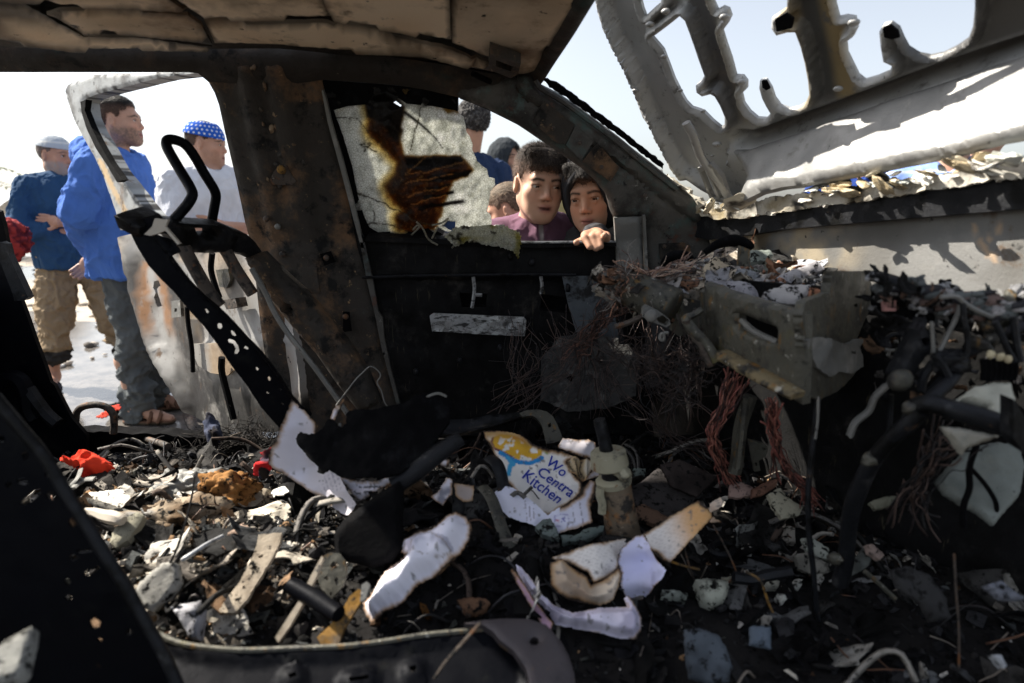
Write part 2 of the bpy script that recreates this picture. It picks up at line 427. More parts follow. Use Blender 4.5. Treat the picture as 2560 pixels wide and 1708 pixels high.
def folds(V, N, amt, scale=14, seed=0, st=(1, 1, .55)):
    q = V*np.array(st); q = q+.05*np.stack([fbm(V, 8, 2, seed+5), fbm(V, 8, 2, seed+6), fbm(V, 8, 2, seed+7)], 1)
    f = 1-np.abs(fbm(q, scale, 3, seed))*2.6; f2 = np.maximum(0, 1-np.abs(fbm(q, scale*.55, 2, seed+3))*5.)**1.5; f3 = np.maximum(0, 1-np.abs(fbm(q, scale*1.9, 2, seed+4))*6.)
    return V+N*(amt*(f-.35)+amt*1.1*f2+amt*.45*f3+amt*.5*fbm(V, 5, 2, seed+9))[:, None]

SKIN = np.array((.42, .235, .16)); LIP = np.array((.30, .10, .085)); DARKH = np.array((.012, .010, .009))
def head_field(F, T, R, sc, ear=True):
    """T: local head metres (s left, f forward, u up) to world; R its rotation; sc the head's scale"""
    def e(c, r, k, op='u', rot=None): F.ell(T(c), np.array(r)*sc, R if rot is None else R@rot, k*sc, op)
    def c(a, b, ra, rb, k, op='u'): F.cone(T(a), T(b), ra*sc, rb*sc, k*sc, op)
    e((0, -.014, .036), (.0715, .094, .082), .03)
    e((0, .020, -.03), (.0535, .068, .078), .04)
    for q in (-1, 1):
        c((q*.047, .0, -.045), (q*.017, .060, -.090), .019, .0175, .035)
        e((q*.040, .056, -.020), (.026, .022, .022), .022)
        e((q*.031, .058, -.055), (.022, .022, .028), .03)
    e((0, .068, -.092), (.022, .018, .018), .03)
    c((-.034, .074, .026), (.034, .074, .026), .014, .014, .02)
    for q in (-1, 1):
        e((q*.033, .096, .004), (.020, .016, .013), .012, 's')
        e((q*.032, .069, .004), (.0155, .0150, .0140), .004)
        c((q*.018, .0835, .0105), (q*.032, .0855, .0125), .0044, .005, .006); c((q*.032, .0855, .0125), (q*.047, .074, .0085), .005, .0044, .006)
        c((q*.019, .082, -.0045), (q*.032, .0835, -.0065), .0036, .004, .006); c((q*.032, .0835, -.0065), (q*.045, .074, -.003), .004, .0036, .006)
    c((0, .081, .014), (0, .101, -.026), .0068, .0098, .012)
    for q in (-1, 1): e((q*.0115, .092, -.032), (.0075, .0105, .0075), .008)
    for q in (-1, 1): e((q*.0065, .101, -.0405), (.0042, .007, .004), .003, 's')
    e((0, .084, -.058), (.023, .0135, .0078), .008)
    e((0, .082, -.0715), (.0195, .0150, .0088), .008)
    c((-.020, .088, -.0645), (.020, .088, -.0645), .0022, .0022, .003, 's')
    if ear:
        for q in (-1, 1):
            ro = eul(0, 0, q*-.35)
            e((q*.076, -.012, -.004), (.009, .017, .027), .008, 'u', ro)
            e((q*.086, -.006, .0), (.006, .010, .017), .005, 's', ro)
def head_col(L, sk, beard=0., beardc=(.05, .045, .04), brow=1., mouth_open=0.):
    s, f, u = L.T; a = np.abs(s); c = np.tile(sk, (len(L), 1))
    c = c*(1+.10*fbm(L, 60, 3, 3)[:, None])
    fr = f > .04
    cheek = np.exp(-(((a-.04)/.02)**2+((u+.03)/.02)**2))*fr; c = mixc(c, sk*np.array((1.08, .86, .80)), cheek*.6)
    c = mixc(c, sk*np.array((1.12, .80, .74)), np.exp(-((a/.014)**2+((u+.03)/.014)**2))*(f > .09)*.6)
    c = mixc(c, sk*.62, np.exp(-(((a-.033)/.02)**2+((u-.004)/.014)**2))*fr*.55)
    if beard:
        b = sst(-.018, -.045, u+.25*np.maximum(0, a-.03)*0)*(f > -.03)*sst(-.13, -.11, u)
        b = np.maximum(b*np.where(a < .035, sst(-.040, -.046, u), sst(.012, -.03, u-.5*(a-.055))), 0)
        b = np.maximum(b, sst(.028, .022, a)*sst(-.056, -.050, u)*sst(-.040, -.046, u)*fr*1.0)
        b *= np.clip(.72+.6*fbm(L, 190, 2, 5), 0, 1)
        c = mixc(c, np.array(beardc), b*beard)
    lash = np.exp(-(((u-.0095+18*(a-.032)**2)/.0024)**2))*sst(.016, .022, a)*sst(.050, .044, a)*fr; c = mixc(c, (.03, .02, .016), lash*.75)
    lip = np.exp(-((a/.021)**4+((u+.0645)/.0115)**4))*(f > .065); c = mixc(c, LIP*sk/SKIN, lip*.85)
    c = mixc(c, (.05, .012, .01), np.exp(-((a/.019)**4+((u+.0645)/(.0022+mouth_open))**4))*(f > .065))
    bl = .0235+.0035*sst(.012, .034, a)-.007*sst(.036, .054, a)
    bw = np.exp(-(((u-bl)/.0040)**2))*sst(.008, .014, a)*sst(.056, .046, a)*fr; c = mixc(c, DARKH, np.clip(bw*1.2, 0, 1)*brow)
    c = mixc(c, (.02, .012, .01), np.exp(-(((a-.0065)/.004)**2+((u+.0405)/.003)**2))*(f > .085)*.85)
    return c
def eyes_obj(T, R, sc, par, look=(0, 0), lid=.0):
    V = []; Fc = []; col = []
    for q in (-1, 1):
        v, f = ico(4); b = len(V); c = np.array((q*.032, .0718, .004))
        d = np.array((math.sin(look[0]), math.cos(look[0])*math.cos(look[1]), math.sin(look[1]))); d /= np.linalg.norm(d)
        cosv = v@d; cc = np.tile((.52, .47, .43), (len(v), 1)); cc[cosv > .80] = (.030, .016, .010); cc[cosv > .95] = (.004, .004, .004)
        V += [T(c+p*.0148) for p in v]; Fc += [[i+b for i in g] for g in f]; col.append(cc)
    m = burnt('eye', None, [], .15, 0, 0, 10, .05, .6) if 'eye' not in bpy.data.materials else bpy.data.materials['eye']
    return obj('eyes', V, Fc, m, par, np.concatenate(col))

def person(label, at, yaw, H, arms, head, top=None, bottom=None, hair=None, hat=None, feet=None, hood=None, collar=None, res=.006, group=None, extra=(), skin=SKIN, lean=(0, 0), scale_w=1., parts=True, legs=True, hands=True, sway=((0, 0), (0, 0)), seed=0, fbase=0.):
    k = H/1.75; fx = np.array((math.cos(yaw), math.sin(yaw), 0)); lx = np.array((-math.sin(yaw), math.cos(yaw), 0)); ux = np.array((0, 0, 1.))
    base = np.array((at[0], at[1], at[2] if len(at) > 2 else 0.))
    def B(p):
        sft = p[2]/1.75
        return base+k*(p[0]*scale_w*lx+(p[1]+lean[0]*sft*sft)*fx+p[2]*ux+lean[1]*sft*sft*lx)
    hc = np.asarray(head['at']) if 'at' in head else B(head.get('pos', (0, .03, 1.625)))
    hy = yaw+head.get('yaw', 0.); Rz = rotm('Z', hy-math.pi/2)@rotm('X', head.get('pitch', 0.))@rotm('Y', head.get('roll', 0.))
    # columns: person's left, forward, up
    Rh = Rz@np.array([[-1, 0, 0], [0, 1, 0], [0, 0, 1.]]); sc = head.get('scale', k)
    T = lambda p: hc+Rh@(np.asarray(p, float)*sc)
    def Lh(V): return ((V-hc)@Rh)/sc
    root = thing('person', label, 'person', base, group)
    pts = [B((0, 0, 0)), B((0, 0, 1.6)), hc]
    for a in arms: pts += [np.asarray(q) if len(a) > 4 and a[4] else B(q) for q in a[:3]]
    pts = np.array(pts); lo = pts.min(0)-.24*max(k, .8); hi = pts.max(0)+.2*max(k, .8); lo[2] = base[2]-.02
    if not legs: lo[2] = base[2]+.75*k
    A2 = []
    for a in arms:
        w_ = len(a) > 4 and a[4]
        A2.append([np.asarray(q, float) if w_ else B(q) for q in a[:3]]+[a[3]])
    neck = B((0, -.005, 1.47)); chin = T((0, -.030, -.06))
    # -- body: one continuous surface
    F = Field(lo, hi, res)
    F.ell(B((0, 0, 1.30)), np.array((.155*scale_w, .105, .20))*k, np.stack([lx, fx, ux], 1), .05)
    F.ell(B((0, .0, 1.03)), np.array((.145*scale_w, .105, .17))*k, np.stack([lx, fx, ux], 1), .05)
    F.cone(B((-.13, 0, 1.40)), B((.13, 0, 1.40)), .058*k, .058*k, .05)
    F.cone(neck, chin, .056*k, .052*sc, .03)
    F.cone(B((0, -.01, 1.38)), neck, .075*k, .058*k, .04)
    for sh, el, wr, hd in A2:
        F.cone(sh, el, .052*k, .042*k, .04); F.cone(el, wr, .043*k, .027*k, .02)
        if not hands: continue
        d = np.asarray(hd[0], float); d = d/np.linalg.norm(d); n = np.asarray(hd[1], float); n = n-d*(n@d); n /= np.linalg.norm(n); w_ = np.cross(d, n)
        cu = hd[2] if len(hd) > 2 else .5; q = k*.95
        F.ell(wr+d*.048*q, np.array((.050, .042, .019))*q, np.stack([d, w_, n], 1), .02)
        for i in range(4):
            ln = (.9, 1.05, 1., .8)[i]; b0 = wr+d*.088*q+w_*(i-1.5)*.0215*q
            m_ = b0+(d*math.cos(cu)+n*math.sin(cu))*.040*ln*q; t_ = m_+(d*math.cos(cu*2)+n*math.sin(cu*2))*.036*ln*q
            F.cone(b0, m_, .0105*q, .0098*q, .006); F.cone(m_, t_, .0098*q, .008*q, .006)
        th = wr+d*.03*q+w_*-.032*q; t2 = th+(d*.7-w_*.6+n*.35)*.04*q
        F.cone(th, t2, .014*q, .011*q, .01); F.cone(t2, t2+(d+n*.4)*.03*q, .011*q, .009*q, .006)
    for a, b, ra, rb in extra: F.cone(a, b, ra, rb, .006)
    ank = []
    if legs:
        for i, q in enumerate((1, -1)):
            sw = sway[i]; hip = B((q*.09, 0, .92)); kn = B((q*.10+sw[0]*.5, .02+sw[1]*.5, .50)); an = B((q*.11+sw[0], -.02+sw[1], .085)); ank.append((hip, kn, an))
            F.cone(hip, kn, .085*k, .058*k, .04); F.cone(kn, B((q*.105+sw[0]*.75, -.03+sw[1]*.75, .36)), .054*k, .058*k, .03); F.cone(B((q*.105+sw[0]*.75, -.03+sw[1]*.75, .36)), an, .056*k, .035*k, .03)
            heel = B((q*.11+sw[0], -.045+sw[1], .04)); ball = B((q*.125+sw[0], .11+sw[1], .032)); toe = B((q*.13+sw[0], .175+sw[1], .026))
            F.cone(an, heel, .036*k, .032*k, .03); F.cone(an, ball, .036*k, .032*k, .03); F.cone(ball, toe, .036*k, .022*k, .02)
    head_field(F, T, Rh, sc, head.get('ear', True))
    V, Q = F.mesh(); L = Lh(V)
    ishead = (np.linalg.norm(L, axis=1) < .17)
    col = np.tile(np.asarray(skin), (len(V), 1))*(1+.08*fbm(V, 25, 2, seed)[:, None])
    if ishead.any():
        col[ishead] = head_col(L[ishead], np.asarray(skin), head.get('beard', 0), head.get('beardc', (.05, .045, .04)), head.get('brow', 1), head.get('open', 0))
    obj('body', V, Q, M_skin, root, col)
    if parts and head.get('eyes', True): eyes_obj(T, Rh, sc, root, head.get('look', (0, 0)))
    hl, hh = hc-.19*sc, hc+.19*sc
    # -- hair
    if hair:
        hf = Field(hl, hh, min(res, .0042)); g = hair.get('grow', .010)
        hf.ell(T((0, -.016, .040)), np.array((.0735+g, .098+g, .084+g*1.3))*sc, Rh, .01)
        if hair.get('fringe'):
            for i in range(9):
                t = (i-4)/4.; hf.cone(T((t*.050, .060, .100)), T((t*.056+.004*math.sin(i*7), .090-.022*t*t, .064+.010*math.sin(i*5)-hair['fringe'])), .020*sc, .009*sc, .008*sc)
        V, Q = hf.mesh(); N = hf.normal(V); L = Lh(V); s, f, u = L.T; a = np.abs(s)
        line = np.interp(f, [-.12, -.05, -.036, -.028, 0, .010, .026, .036, .058, .075, .1], [-.055, -.035, .0, .030, .034, .012, .014, .045, .055, hair.get('front', .066), hair.get('front', .066)])
        jit = .010*fbm(L, 150, 3, 4)
        if hair.get('fringe'): line = np.where(f > .06, line-.025-hair['fringe'], line)
        keep = u+jit > line
        tex = fbm(L*np.array((1, .35, .6)) if not hair.get('curly') else L, 260 if not hair.get('curly') else 120, 3, 8+seed)
        V = V+N*((hair.get('amp', .0035)*sc)*tex)[:, None]
        fade = 1.+0*u if hair.get('curly') else sst(.0, .030, u-line)*(1-.75*sst(.045, .066, a)*sst(.095, .06, u))
        V = V-N*((1-fade)*(g*.85)*sc)[:, None]
        base_c = np.array(hair.get('col', DARKH)); c = base_c*(1+.55*tex[:, None]); c = mixc(c, np.asarray(skin)*.35, (1-fade)*.6)
        if hair.get('grey'): c = mixc(c, (.30, .29, .28), sst(-.05, .3, fbm(L, 90, 2, 6))*hair['grey'])
        kq = keep[Q].all(1); Q = Q[kq]; us = np.unique(Q); mp = -np.ones(len(V), int); mp[us] = np.arange(len(us))
        V = V[us]; c = c[us]; N = N[us]; Q = mp[Q]; Ls = L[us]
        Vl = V.tolist(); Fl = Q.tolist(); cl = c.tolist(); r_ = np.random.RandomState(seed+3)
        for i in r_.choice(len(V), min(len(V), hair.get('tufts', 900)), replace=False):     # loose strands
            if hair.get('curly'): dr = r_.normal(size=3)
            else: dr = Rh@np.array((.25*np.sign(Ls[i, 0]+.01), .55 if Ls[i, 1] > 0 else -.5, -.35 if Ls[i, 2] < .09 else .1))+r_.normal(size=3)*.25
            dr = dr-N[i]*(dr@N[i]-.35); dr /= np.linalg.norm(dr); wv = np.cross(dr, N[i])*.0008*sc; ln = r_.uniform(.008, .018)*sc*hair.get('len', 1.)
            b = len(Vl); p = V[i]; Vl += [(p-wv).tolist(), (p+wv).tolist(), (p+dr*ln+N[i]*.001).tolist()]; Fl.append([b, b+1, b+2]); cc = (np.array(cl[i])*r_.uniform(.5, 2.4)).tolist(); cl += [cc]*3
        obj('hair', Vl, Fl, M_hair, root, np.array(cl))
    if hat:
        hf = Field(hl, hh, .0035); g = hat.get('grow', .012)
        hf.ell(T((0, -.016, .036)), np.array((.077+g, .098+g, .088+g))*sc, Rh, .01)
        if hat.get('flat'): hf.cut(T((0, 0, hat['flat'])), Rh@np.array((0, 0, 1.)))
        hf.cut(T((0, 0, hat.get('u', .055))), -Rh@np.array((0, hat.get('tilt', .15), 1.)))
        if hat.get('brim'): hf.ell(T((0, .11, .05)), np.array((.065, .06, .006))*sc, Rh, .008)
        V, Q = hf.mesh(); L = Lh(V); V = V+hf.normal(V)*(.002*fbm(L, 40, 2, 3))[:, None]
        obj('cap', V, Q, M_cloth, root, hat['col'](L))
    if hood:
        hf = Field(hl-.05, hh+.05, min(res, .004)); g = hood.get('grow', .022)
        hf.ell(T((0, -.016, .026)), np.array((.080+g, .108+g, .100+g))*sc, Rh, .02)
        hf.ell(T((0, -.022, -.045)), np.array((.074+g, .092+g*.8, .085))*sc, Rh, .04)
        hf.ell(T((0, .10, -.012)), np.array((hood.get('w', .064), .13, hood.get('hgt', .098)))*sc, Rh, .012, 's')
        hf.ell(T((0, -.016, .0)), np.array((.078, .098, .125))*sc, Rh, .004, 's')
        V, Q = hf.mesh(); N = hf.normal(V); V = folds(V, N, .004, 16, seed+2); c = np.array(hood['col'])*(1+.2*fbm(V, 60, 2, 1)[:, None])
        obj('hood', V, Q, M_cloth, root, c)
    if top:
        F = Field(lo-.03, hi+.03, max(res, .006) if res > .004 else .0045); e = top.get('ease', .018)
        RB = np.stack([lx, fx, ux], 1)
        F.ell(B((0, 0, 1.29)), np.array((.165*scale_w+e, .118+e, .23))*k, RB, .05)
        F.ell(B((0, .005, 1.06)), np.array((.160*scale_w+e, .122+e, .20))*k, RB, .06)
        F.cone(B((-.13, -.005, 1.395)), B((.13, -.005, 1.395)), .068*k, .068*k, .05)
        F.cone(B((-.09, -.01, 1.44)), B((.09, -.01, 1.44)), .048*k, .048*k, .05)
        hem = top.get('hem', .90)
        F.cone(B((-.05*scale_w, 0, hem-.04)), B((-.05*scale_w, 0, 1.05)), (.145+e)*k, (.140+e)*k, .08); F.cone(B((.05*scale_w, 0, hem-.04)), B((.05*scale_w, 0, 1.05)), (.145+e)*k, (.140+e)*k, .08)
        for sh, el, wr, hd in A2:
            sv = top.get('sleeve', 1.); r0 = .066+e*.5
            F.cone(sh, el if sv >= .5 else sh+(el-sh)*sv*2, r0*k, (r0-.008)*k, .05)
            if sv > .5: m_ = el+(wr-el)*min(1, (sv-.5)*2); F.cone(el, m_, (r0-.008)*k, top.get('cuff', .042)*k, .03)
        F.cut(B((0, 0, hem)), (0, 0, -1))
        F.cone(neck+ux*.06*k+fx*.01*k, neck-ux*.035*k+fx*.045*k, .060*k, .052*k, .012, 's')
        if collar == 'hood':      # hood lying on the shoulders
            F.ell(B((0, -.115, 1.465)), np.array((.13, .085, .10))*k, RB, .03)
            F.cone(B((.085, -.06, 1.47)), B((.055, .085, 1.40)), .036*k, .026*k, .03); F.cone(B((-.085, -.06, 1.47)), B((-.055, .085, 1.40)), .036*k, .026*k, .03)
            F.cone(B((0, -.10, 1.55)), B((0, -.04, 1.49)), .045*k, .06*k, .02, 's')
        if collar == 'stand':
            for i in range(12):
                t = i/12*2*math.pi; t1 = (i+1)/12*2*math.pi
                g = lambda q: B((.076*math.sin(q), .062*math.cos(q)-.008, 1.475-.02*math.cos(q)))
                F.cone(g(t), g(t1), .018*k, .018*k, .02)
        V, Q = F.mesh(); N = F.normal(V); V = folds(V, N, top.get('fold', .007), top.get('fs', 12), seed+1)
        loc = np.stack([(V-base)@lx/k/scale_w, (V-base)@fx/k, (V-base)@ux/k], 1)
        c = top['col'](loc, Lh(V)) if callable(top['col']) else np.tile(top['col'], (len(V), 1))
        c = c*(1+.10*fbm(V, 30, 2, 2)[:, None]); obj(top.get('name', 'shirt'), V, Q, M_cloth, root, c)
    if bottom and legs:
        F = Field(lo-.02, hi+.02, max(res, .0065)); e = bottom.get('ease', .012); F.ell(B((0, -.01, .95)), np.array((.155*scale_w+e, .118+e, .13))*k, np.stack([lx, fx, ux], 1), .05)
        end = bottom.get('end', .10)
        for i, (hip, kn, an) in enumerate(ank):
            F.cone(hip, kn, (.098+e)*k, (.070+e)*k, .05); t = (B((0, 0, .5))[2]-B((0, 0, end))[2])/(B((0, 0, .5))[2]-B((0, 0, .085))[2]); m_ = kn+(an-kn)*t
            F.cone(kn, m_, (.070+e)*k, bottom.get('r', .055)*k, .03)
        V, Q = F.mesh(); N = F.normal(V); z = (V-base)[:, 2]/k
        am = bottom.get('fold', .007)*(1+1.6*sst(.5, .2, z)); V = folds(V, N, 1., 9, seed+4, (1.2, 1.2, 1.25))*am[:, None]+V*(1-am[:, None]) if False else V+(folds(V, N, 1., 9, seed+4, (1.2, 1.2, 1.25))-V)*am[:, None]
        c = np.tile(bottom['col'], (len(V), 1))*(1+.14*fbm(V, 24, 3, 2)[:, None])
        if bottom.get('cuff'): c = mixc(c, bottom['cuff'], sst(end+.02, end+.012, z))
        obj(bottom.get('name', 'trousers'), V, Q, M_cloth, root, c)
    if feet and legs:
        for i, q in enumerate((1, -1)):
            sw = sway[i]; P0 = lambda a, b, c_: B((q*a+sw[0], b+sw[1], c_))
            F = Field(B((0, 0, 0))-.32, B((0, 0, 0))+.4, .005) if False else None
            c0_ = P0(.12, .06, .03); F = Field(c0_-np.array((.2, .2, .045))*k, c0_+np.array((.2, .2, .09))*k, .005)
            F.cone(P0(.11, -.05, .012), P0(.12, .06, .012), .040*k, .046*k, .01); F.cone(P0(.12, .06, .012), P0(.13, .165, .012), .046*k, .038*k, .01)
            F.cut(P0(0, 0, .020), (0, 0, 1)); F.cut(P0(0, 0, .001), (0, 0, -1))
            for bb, rr in ((.075, .0), (.125, .0)):
                pr = [P0(.125+.047*math.cos(t), bb+.012*math.sin(t*2), .018+.050*math.sin(t)*(1.0 if bb < .1 else .85)) for t in np.linspace(0, math.pi, 7)]
                for a, b in zip(pr[:-1], pr[1:]): F.cone(a, b, .0105*k, .0105*k, .004)
            V, Q = F.mesh(); c = np.tile(feet['col'], (len(V), 1))*(1+.2*fbm(V, 90, 2, 1)[:, None])
            c = mixc(c, feet.get('sole', (.02, .02, .02)), (V[:, 2]-base[2] < .016*k)*1.)
            obj('sandal', V, Q, M_cloth, root, c)
    return root, B, T, Rh
# ------------------------------------------------------------------ ground
def ground():
    rx = np.concatenate([np.linspace(-9, 9, 150), np.array([-400, -120, -50, -25, -14, 14, 25, 50, 120, 400])]); rx.sort()
    ry = np.concatenate([np.linspace(-4, 12, 150), np.array([-400, -60, -15, 16, 24, 40, 70, 140, 500])]); ry.sort()
    X, Y = np.meshgrid(rx, ry); V = np.stack([X.ravel(), Y.ravel(), 0*X.ravel()], 1)
    near = sst(14, 8, np.hypot(V[:, 0], V[:, 1]-4)); wet = sst(-.15, .2, fbm(V, .55, 3, 2)+1.1*sst(5.6, 3.9, V[:, 1]-.25*np.abs(V[:, 0]+2.2)))
    V[:, 2] = (.018*fbm(V, 2.2, 4, 5)+.008*fbm(V, 9, 3, 6))*near*(1-.93*wet)+.10*fbm(V, .25, 2, 8)*sst(6, 12, V[:, 1])-.004
    n = len(rx); F = [[j*n+i, j*n+i+1, (j+1)*n+i+1, (j+1)*n+i] for j in range(len(ry)-1) for i in range(n-1)]
    m, t, b = nodes('sand_and_puddle'); a = t.nodes.new('ShaderNodeAttribute'); a.attribute_name = 'Col'
    sep = t.nodes.new('ShaderNodeSeparateColor'); t.links.new(a.outputs['Color'], sep.inputs[0])
    sand = mix(t, ramp(t, nz(t, 3, 8, .7), .35, .7), (.44, .385, .31), (.32, .27, .215)); sand = mix(t, ramp(t, nz(t, 26, 6, .7), .56, .7), sand, (.22, .19, .155))
    mud = mix(t, ramp(t, nz(t, 7, 7, .7), .4, .65), (.17, .155, .14), (.075, .07, .066))
    wn = t.nodes.new('ShaderNodeMath'); wn.operation = 'ADD'; t.links.new(sep.outputs[0], wn.inputs[0])
    mm = t.nodes.new('ShaderNodeMapRange'); mm.inputs['To Min'].default_value = -.45; mm.inputs['To Max'].default_value = .45; t.links.new(nz(t, 2.4, 7, .62), mm.inputs['Value']); t.links.new(mm.outputs[0], wn.inputs[1])
    wf = ramp(t, wn.outputs[0], .42, .62)
    t.links.new(mix(t, wf, sand, mud), b.inputs['Base Color'])
    r = t.nodes.new('ShaderNodeMapRange'); r.inputs['To Min'].default_value = .9; r.inputs['To Max'].default_value = .06; t.links.new(wf, r.inputs['Value']); t.links.new(r.outputs[0], b.inputs['Roughness'])
    b.inputs['IOR'].default_value = 1.5
    bp = t.nodes.new('ShaderNodeBump'); bp.inputs['Distance'].default_value = .012; t.links.new(nz(t, 55, 6, .7), bp.inputs['Height'])
    iv = t.nodes.new('ShaderNodeMapRange'); iv.inputs['To Min'].default_value = .8; iv.inputs['To Max'].default_value = .035; t.links.new(wf, iv.inputs['Value']); t.links.new(iv.outputs[0], bp.inputs['Strength'])
    t.links.new(bp.outputs[0], b.inputs['Normal'])
    obj('ground', V, F, m, None, np.stack([wet, wet, wet], 1), kind='structure', origin=(0, 0, 0))
ground()
# litter and low spoil heaps on the far sand
V = []; F = []; cl = []
for i in range(520):
    y = rs.uniform(4.6, 22); x = -rs.uniform(.5, 1.1)*y if rs.rand() < .75 else rs.uniform(-1, 1.2)*y
    s_ = rs.uniform(.02, .10)*(1+y*.06)
    v, f = lump((x, y, s_*.12), (s_, s_*rs.uniform(.5, 1), s_*rs.uniform(.2, .6)), i, .5, 1, rotm('Z', rs.uniform(0, 6)))
    c = (.45, .40, .34) if rs.rand() < .65 else [(.7, .7, .68), (.35, .10, .08), (.12, .16, .25), (.10, .09, .08)][rs.randint(4)]
    b = len(V); V += v.tolist(); F += [[q+b for q in g] for g in f]; cl += [c]*len(v)
obj('scattered_litter', V, F, M_cloth, None, np.array(cl), kind='stuff', origin=(0, 8, 0))

# ------------------------------------------------------------------ far background
t_ = thing('tent', 'low white sheeted tent on the far sand behind the man in the grey cap', 'tent', (-9.9, 11, 0))
bm = []
for i, (x0, x1, h0, y0) in enumerate([(-12.4, -9.05, 1.52, 11.0)]):
    n = 14; V = []; F = []
    for a in range(n+1):
        x = x0+(x1-x0)*a/n
        for b_ in range(7):
            q = b_/6; y = y0+q*2.6; z = 1.05+(h0-1.05)*math.sin(math.pi*min(1, q*1.0))-.05*math.sin(a*1.3)*math.sin(q*3)
            V.append((x, y, z))
    F = [[a*7+b_, (a+1)*7+b_, (a+1)*7+b_+1, a*7+b_+1] for a in range(n) for b_ in range(6)]
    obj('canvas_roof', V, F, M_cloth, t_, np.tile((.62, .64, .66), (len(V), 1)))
    V = []; 
    for a in range(n+1):
        x = x0+(x1-x0)*a/n; yy = y0+.05*math.sin(a*2.1)
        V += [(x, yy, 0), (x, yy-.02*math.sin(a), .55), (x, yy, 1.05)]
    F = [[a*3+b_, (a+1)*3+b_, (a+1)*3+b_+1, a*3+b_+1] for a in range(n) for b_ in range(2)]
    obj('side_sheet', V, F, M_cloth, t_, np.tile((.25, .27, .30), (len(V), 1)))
    for x in (x0, x1):
        tube('tent_pole', [(x, y0-.03, 0), (x, y0-.03, 1.1)], .025, M_rust, t_, 6, 1)
def palm(x, y, h, label):
    t = thing('palm_tree', label, 'palm tree', (x, y, 0))
    tube('trunk', [(x, y, 0), (x+.1, y, h*.5), (x, y, h)], (.22, .17, .15), M_rust, t, 9)
    V = []; F = []; cl = []; q = np.random.RandomState(5)
    for i in range(34):
        a = q.uniform(0, 6.28); up = q.uniform(-.5, 1.1); L = q.uniform(1.5, 2.2); d = np.array((math.cos(a), math.sin(a), 0))
        pr = [np.array((x, y, h))+d*L*s+np.array((0, 0, L*(up*s-.75*s*s))) for s in np.linspace(.05, 1, 12)]
        for j in range(11):
            for sg in (-1, 1):
                wv = np.cross(d, (0, 0, 1))*sg; ln = .42*math.sin(.35+2.5*j/11)+.06; tip = pr[j]+wv*ln*.8+d*ln*.5+np.array((0, 0, -.22*ln)); e = d*.045
                b = len(V); V += [pr[j]-e, pr[j]+e, tip]; F.append([b, b+1, b+2]); cl += [np.array((.09, .115, .06))*q.uniform(.6, 1.3)]*3
    obj('fronds', V, F, M_cloth, t, np.array(cl), smooth=False)
palm(-13.6, 15.4, 1.9, 'green palm crown rising behind the white tent at the far left')

# ------------------------------------------------------------------ the burnt car
car = thing('burnt_car', 'burnt-out car with stripped scorched cab, open rear door and raised bonnet', 'car', (0, .8, 0))
bumps = lambda amp, sc=9, seed=0: (lambda uv, d, P: amp*fbm(P, sc, 3, seed))
def flange(w, hgt, amp=.002):
    return lambda uv, d, P: hgt*sst(w, w*.35, d)+amp*fbm(P, 14, 3, 4)
# roof rail over the doors
rail_out = c0(-90, 70, -60, 78, 140, 98, 360, 104, 540, 112, 680, 116, 800, 124, 960, 140, 1100, 160, 1222, 183, 1345, 196, 1352, 232, 1340, 335, 1300, 315, 1220, 275, 1143, 243, 1060, 224, 990, 213, 900, 206, 808, 200, 700, 215, 520, 205, 495, 184, 470, 181, 300, 181, 0, 181, -90, 181)
sheet('roof_rail', rail_out, SIDE(0), M_rail, car, .05, step=16, relief=lambda uv, d, P: .012*sst(0, 26, d)+.004*fbm(P, 12, 4, 1))
# B pillar: broad pressed inner panel, with a raised channel, belt anchor, bolts and slots
bp_out = c0(430, 150, 800, 150, 806, 205, 818, 258, 838, 330, 872, 462, 908, 618, 932, 705, 958, 840, 1001, 1014, 1014, 1100, 700, 1120, 690, 1010, 664, 900, 650, 800, 638, 690, 622, 590, 612, 555, 590, 450, 562, 330, 547, 262, 536, 232, 518, 200, 490, 180, 430, 178)
slots = [c0(700, 640, 722, 636, 728, 662, 706, 668), c0(800, 636, 826, 628, 838, 655, 812, 664), cD(860, 600, 910, 600, 930, 760, 860, 770), cD(430, 700, 520, 690, 540, 800, 440, 830)]
def bp_rel(uv, d, P):
    ax = np.interp(uv[:, 1], [150, 620, 1100], [655, 745, 860]); q = np.abs(uv[:, 0]-ax)
    return .016*sst(75, 48, q)-.010*sst(20, 10, np.abs(uv[:, 0]-ax+6))*sst(560, 470, uv[:, 1])+.010*sst(4, 14, d)+.003*fbm(P, 12, 4, 3)
sheet('b_pillar', bp_out, SIDE(.012), M_bpil, car, .06, [], 12, bp_rel)
bpil = bpy.data.objects['b_pillar']
for q in slots: sheet('slot_dark_patch', q, SIDE(-.012), M_black, bpil, .004, step=7)  # flat black sheets stand in for the shade inside open slots
sheet('door_skin', c0(860, 470, 905, 600, 1540, 618, 1600, 720, 1640, 1140, 1000, 1140, 950, 840), SIDE(.10), M_soot, car, .01, step=30)
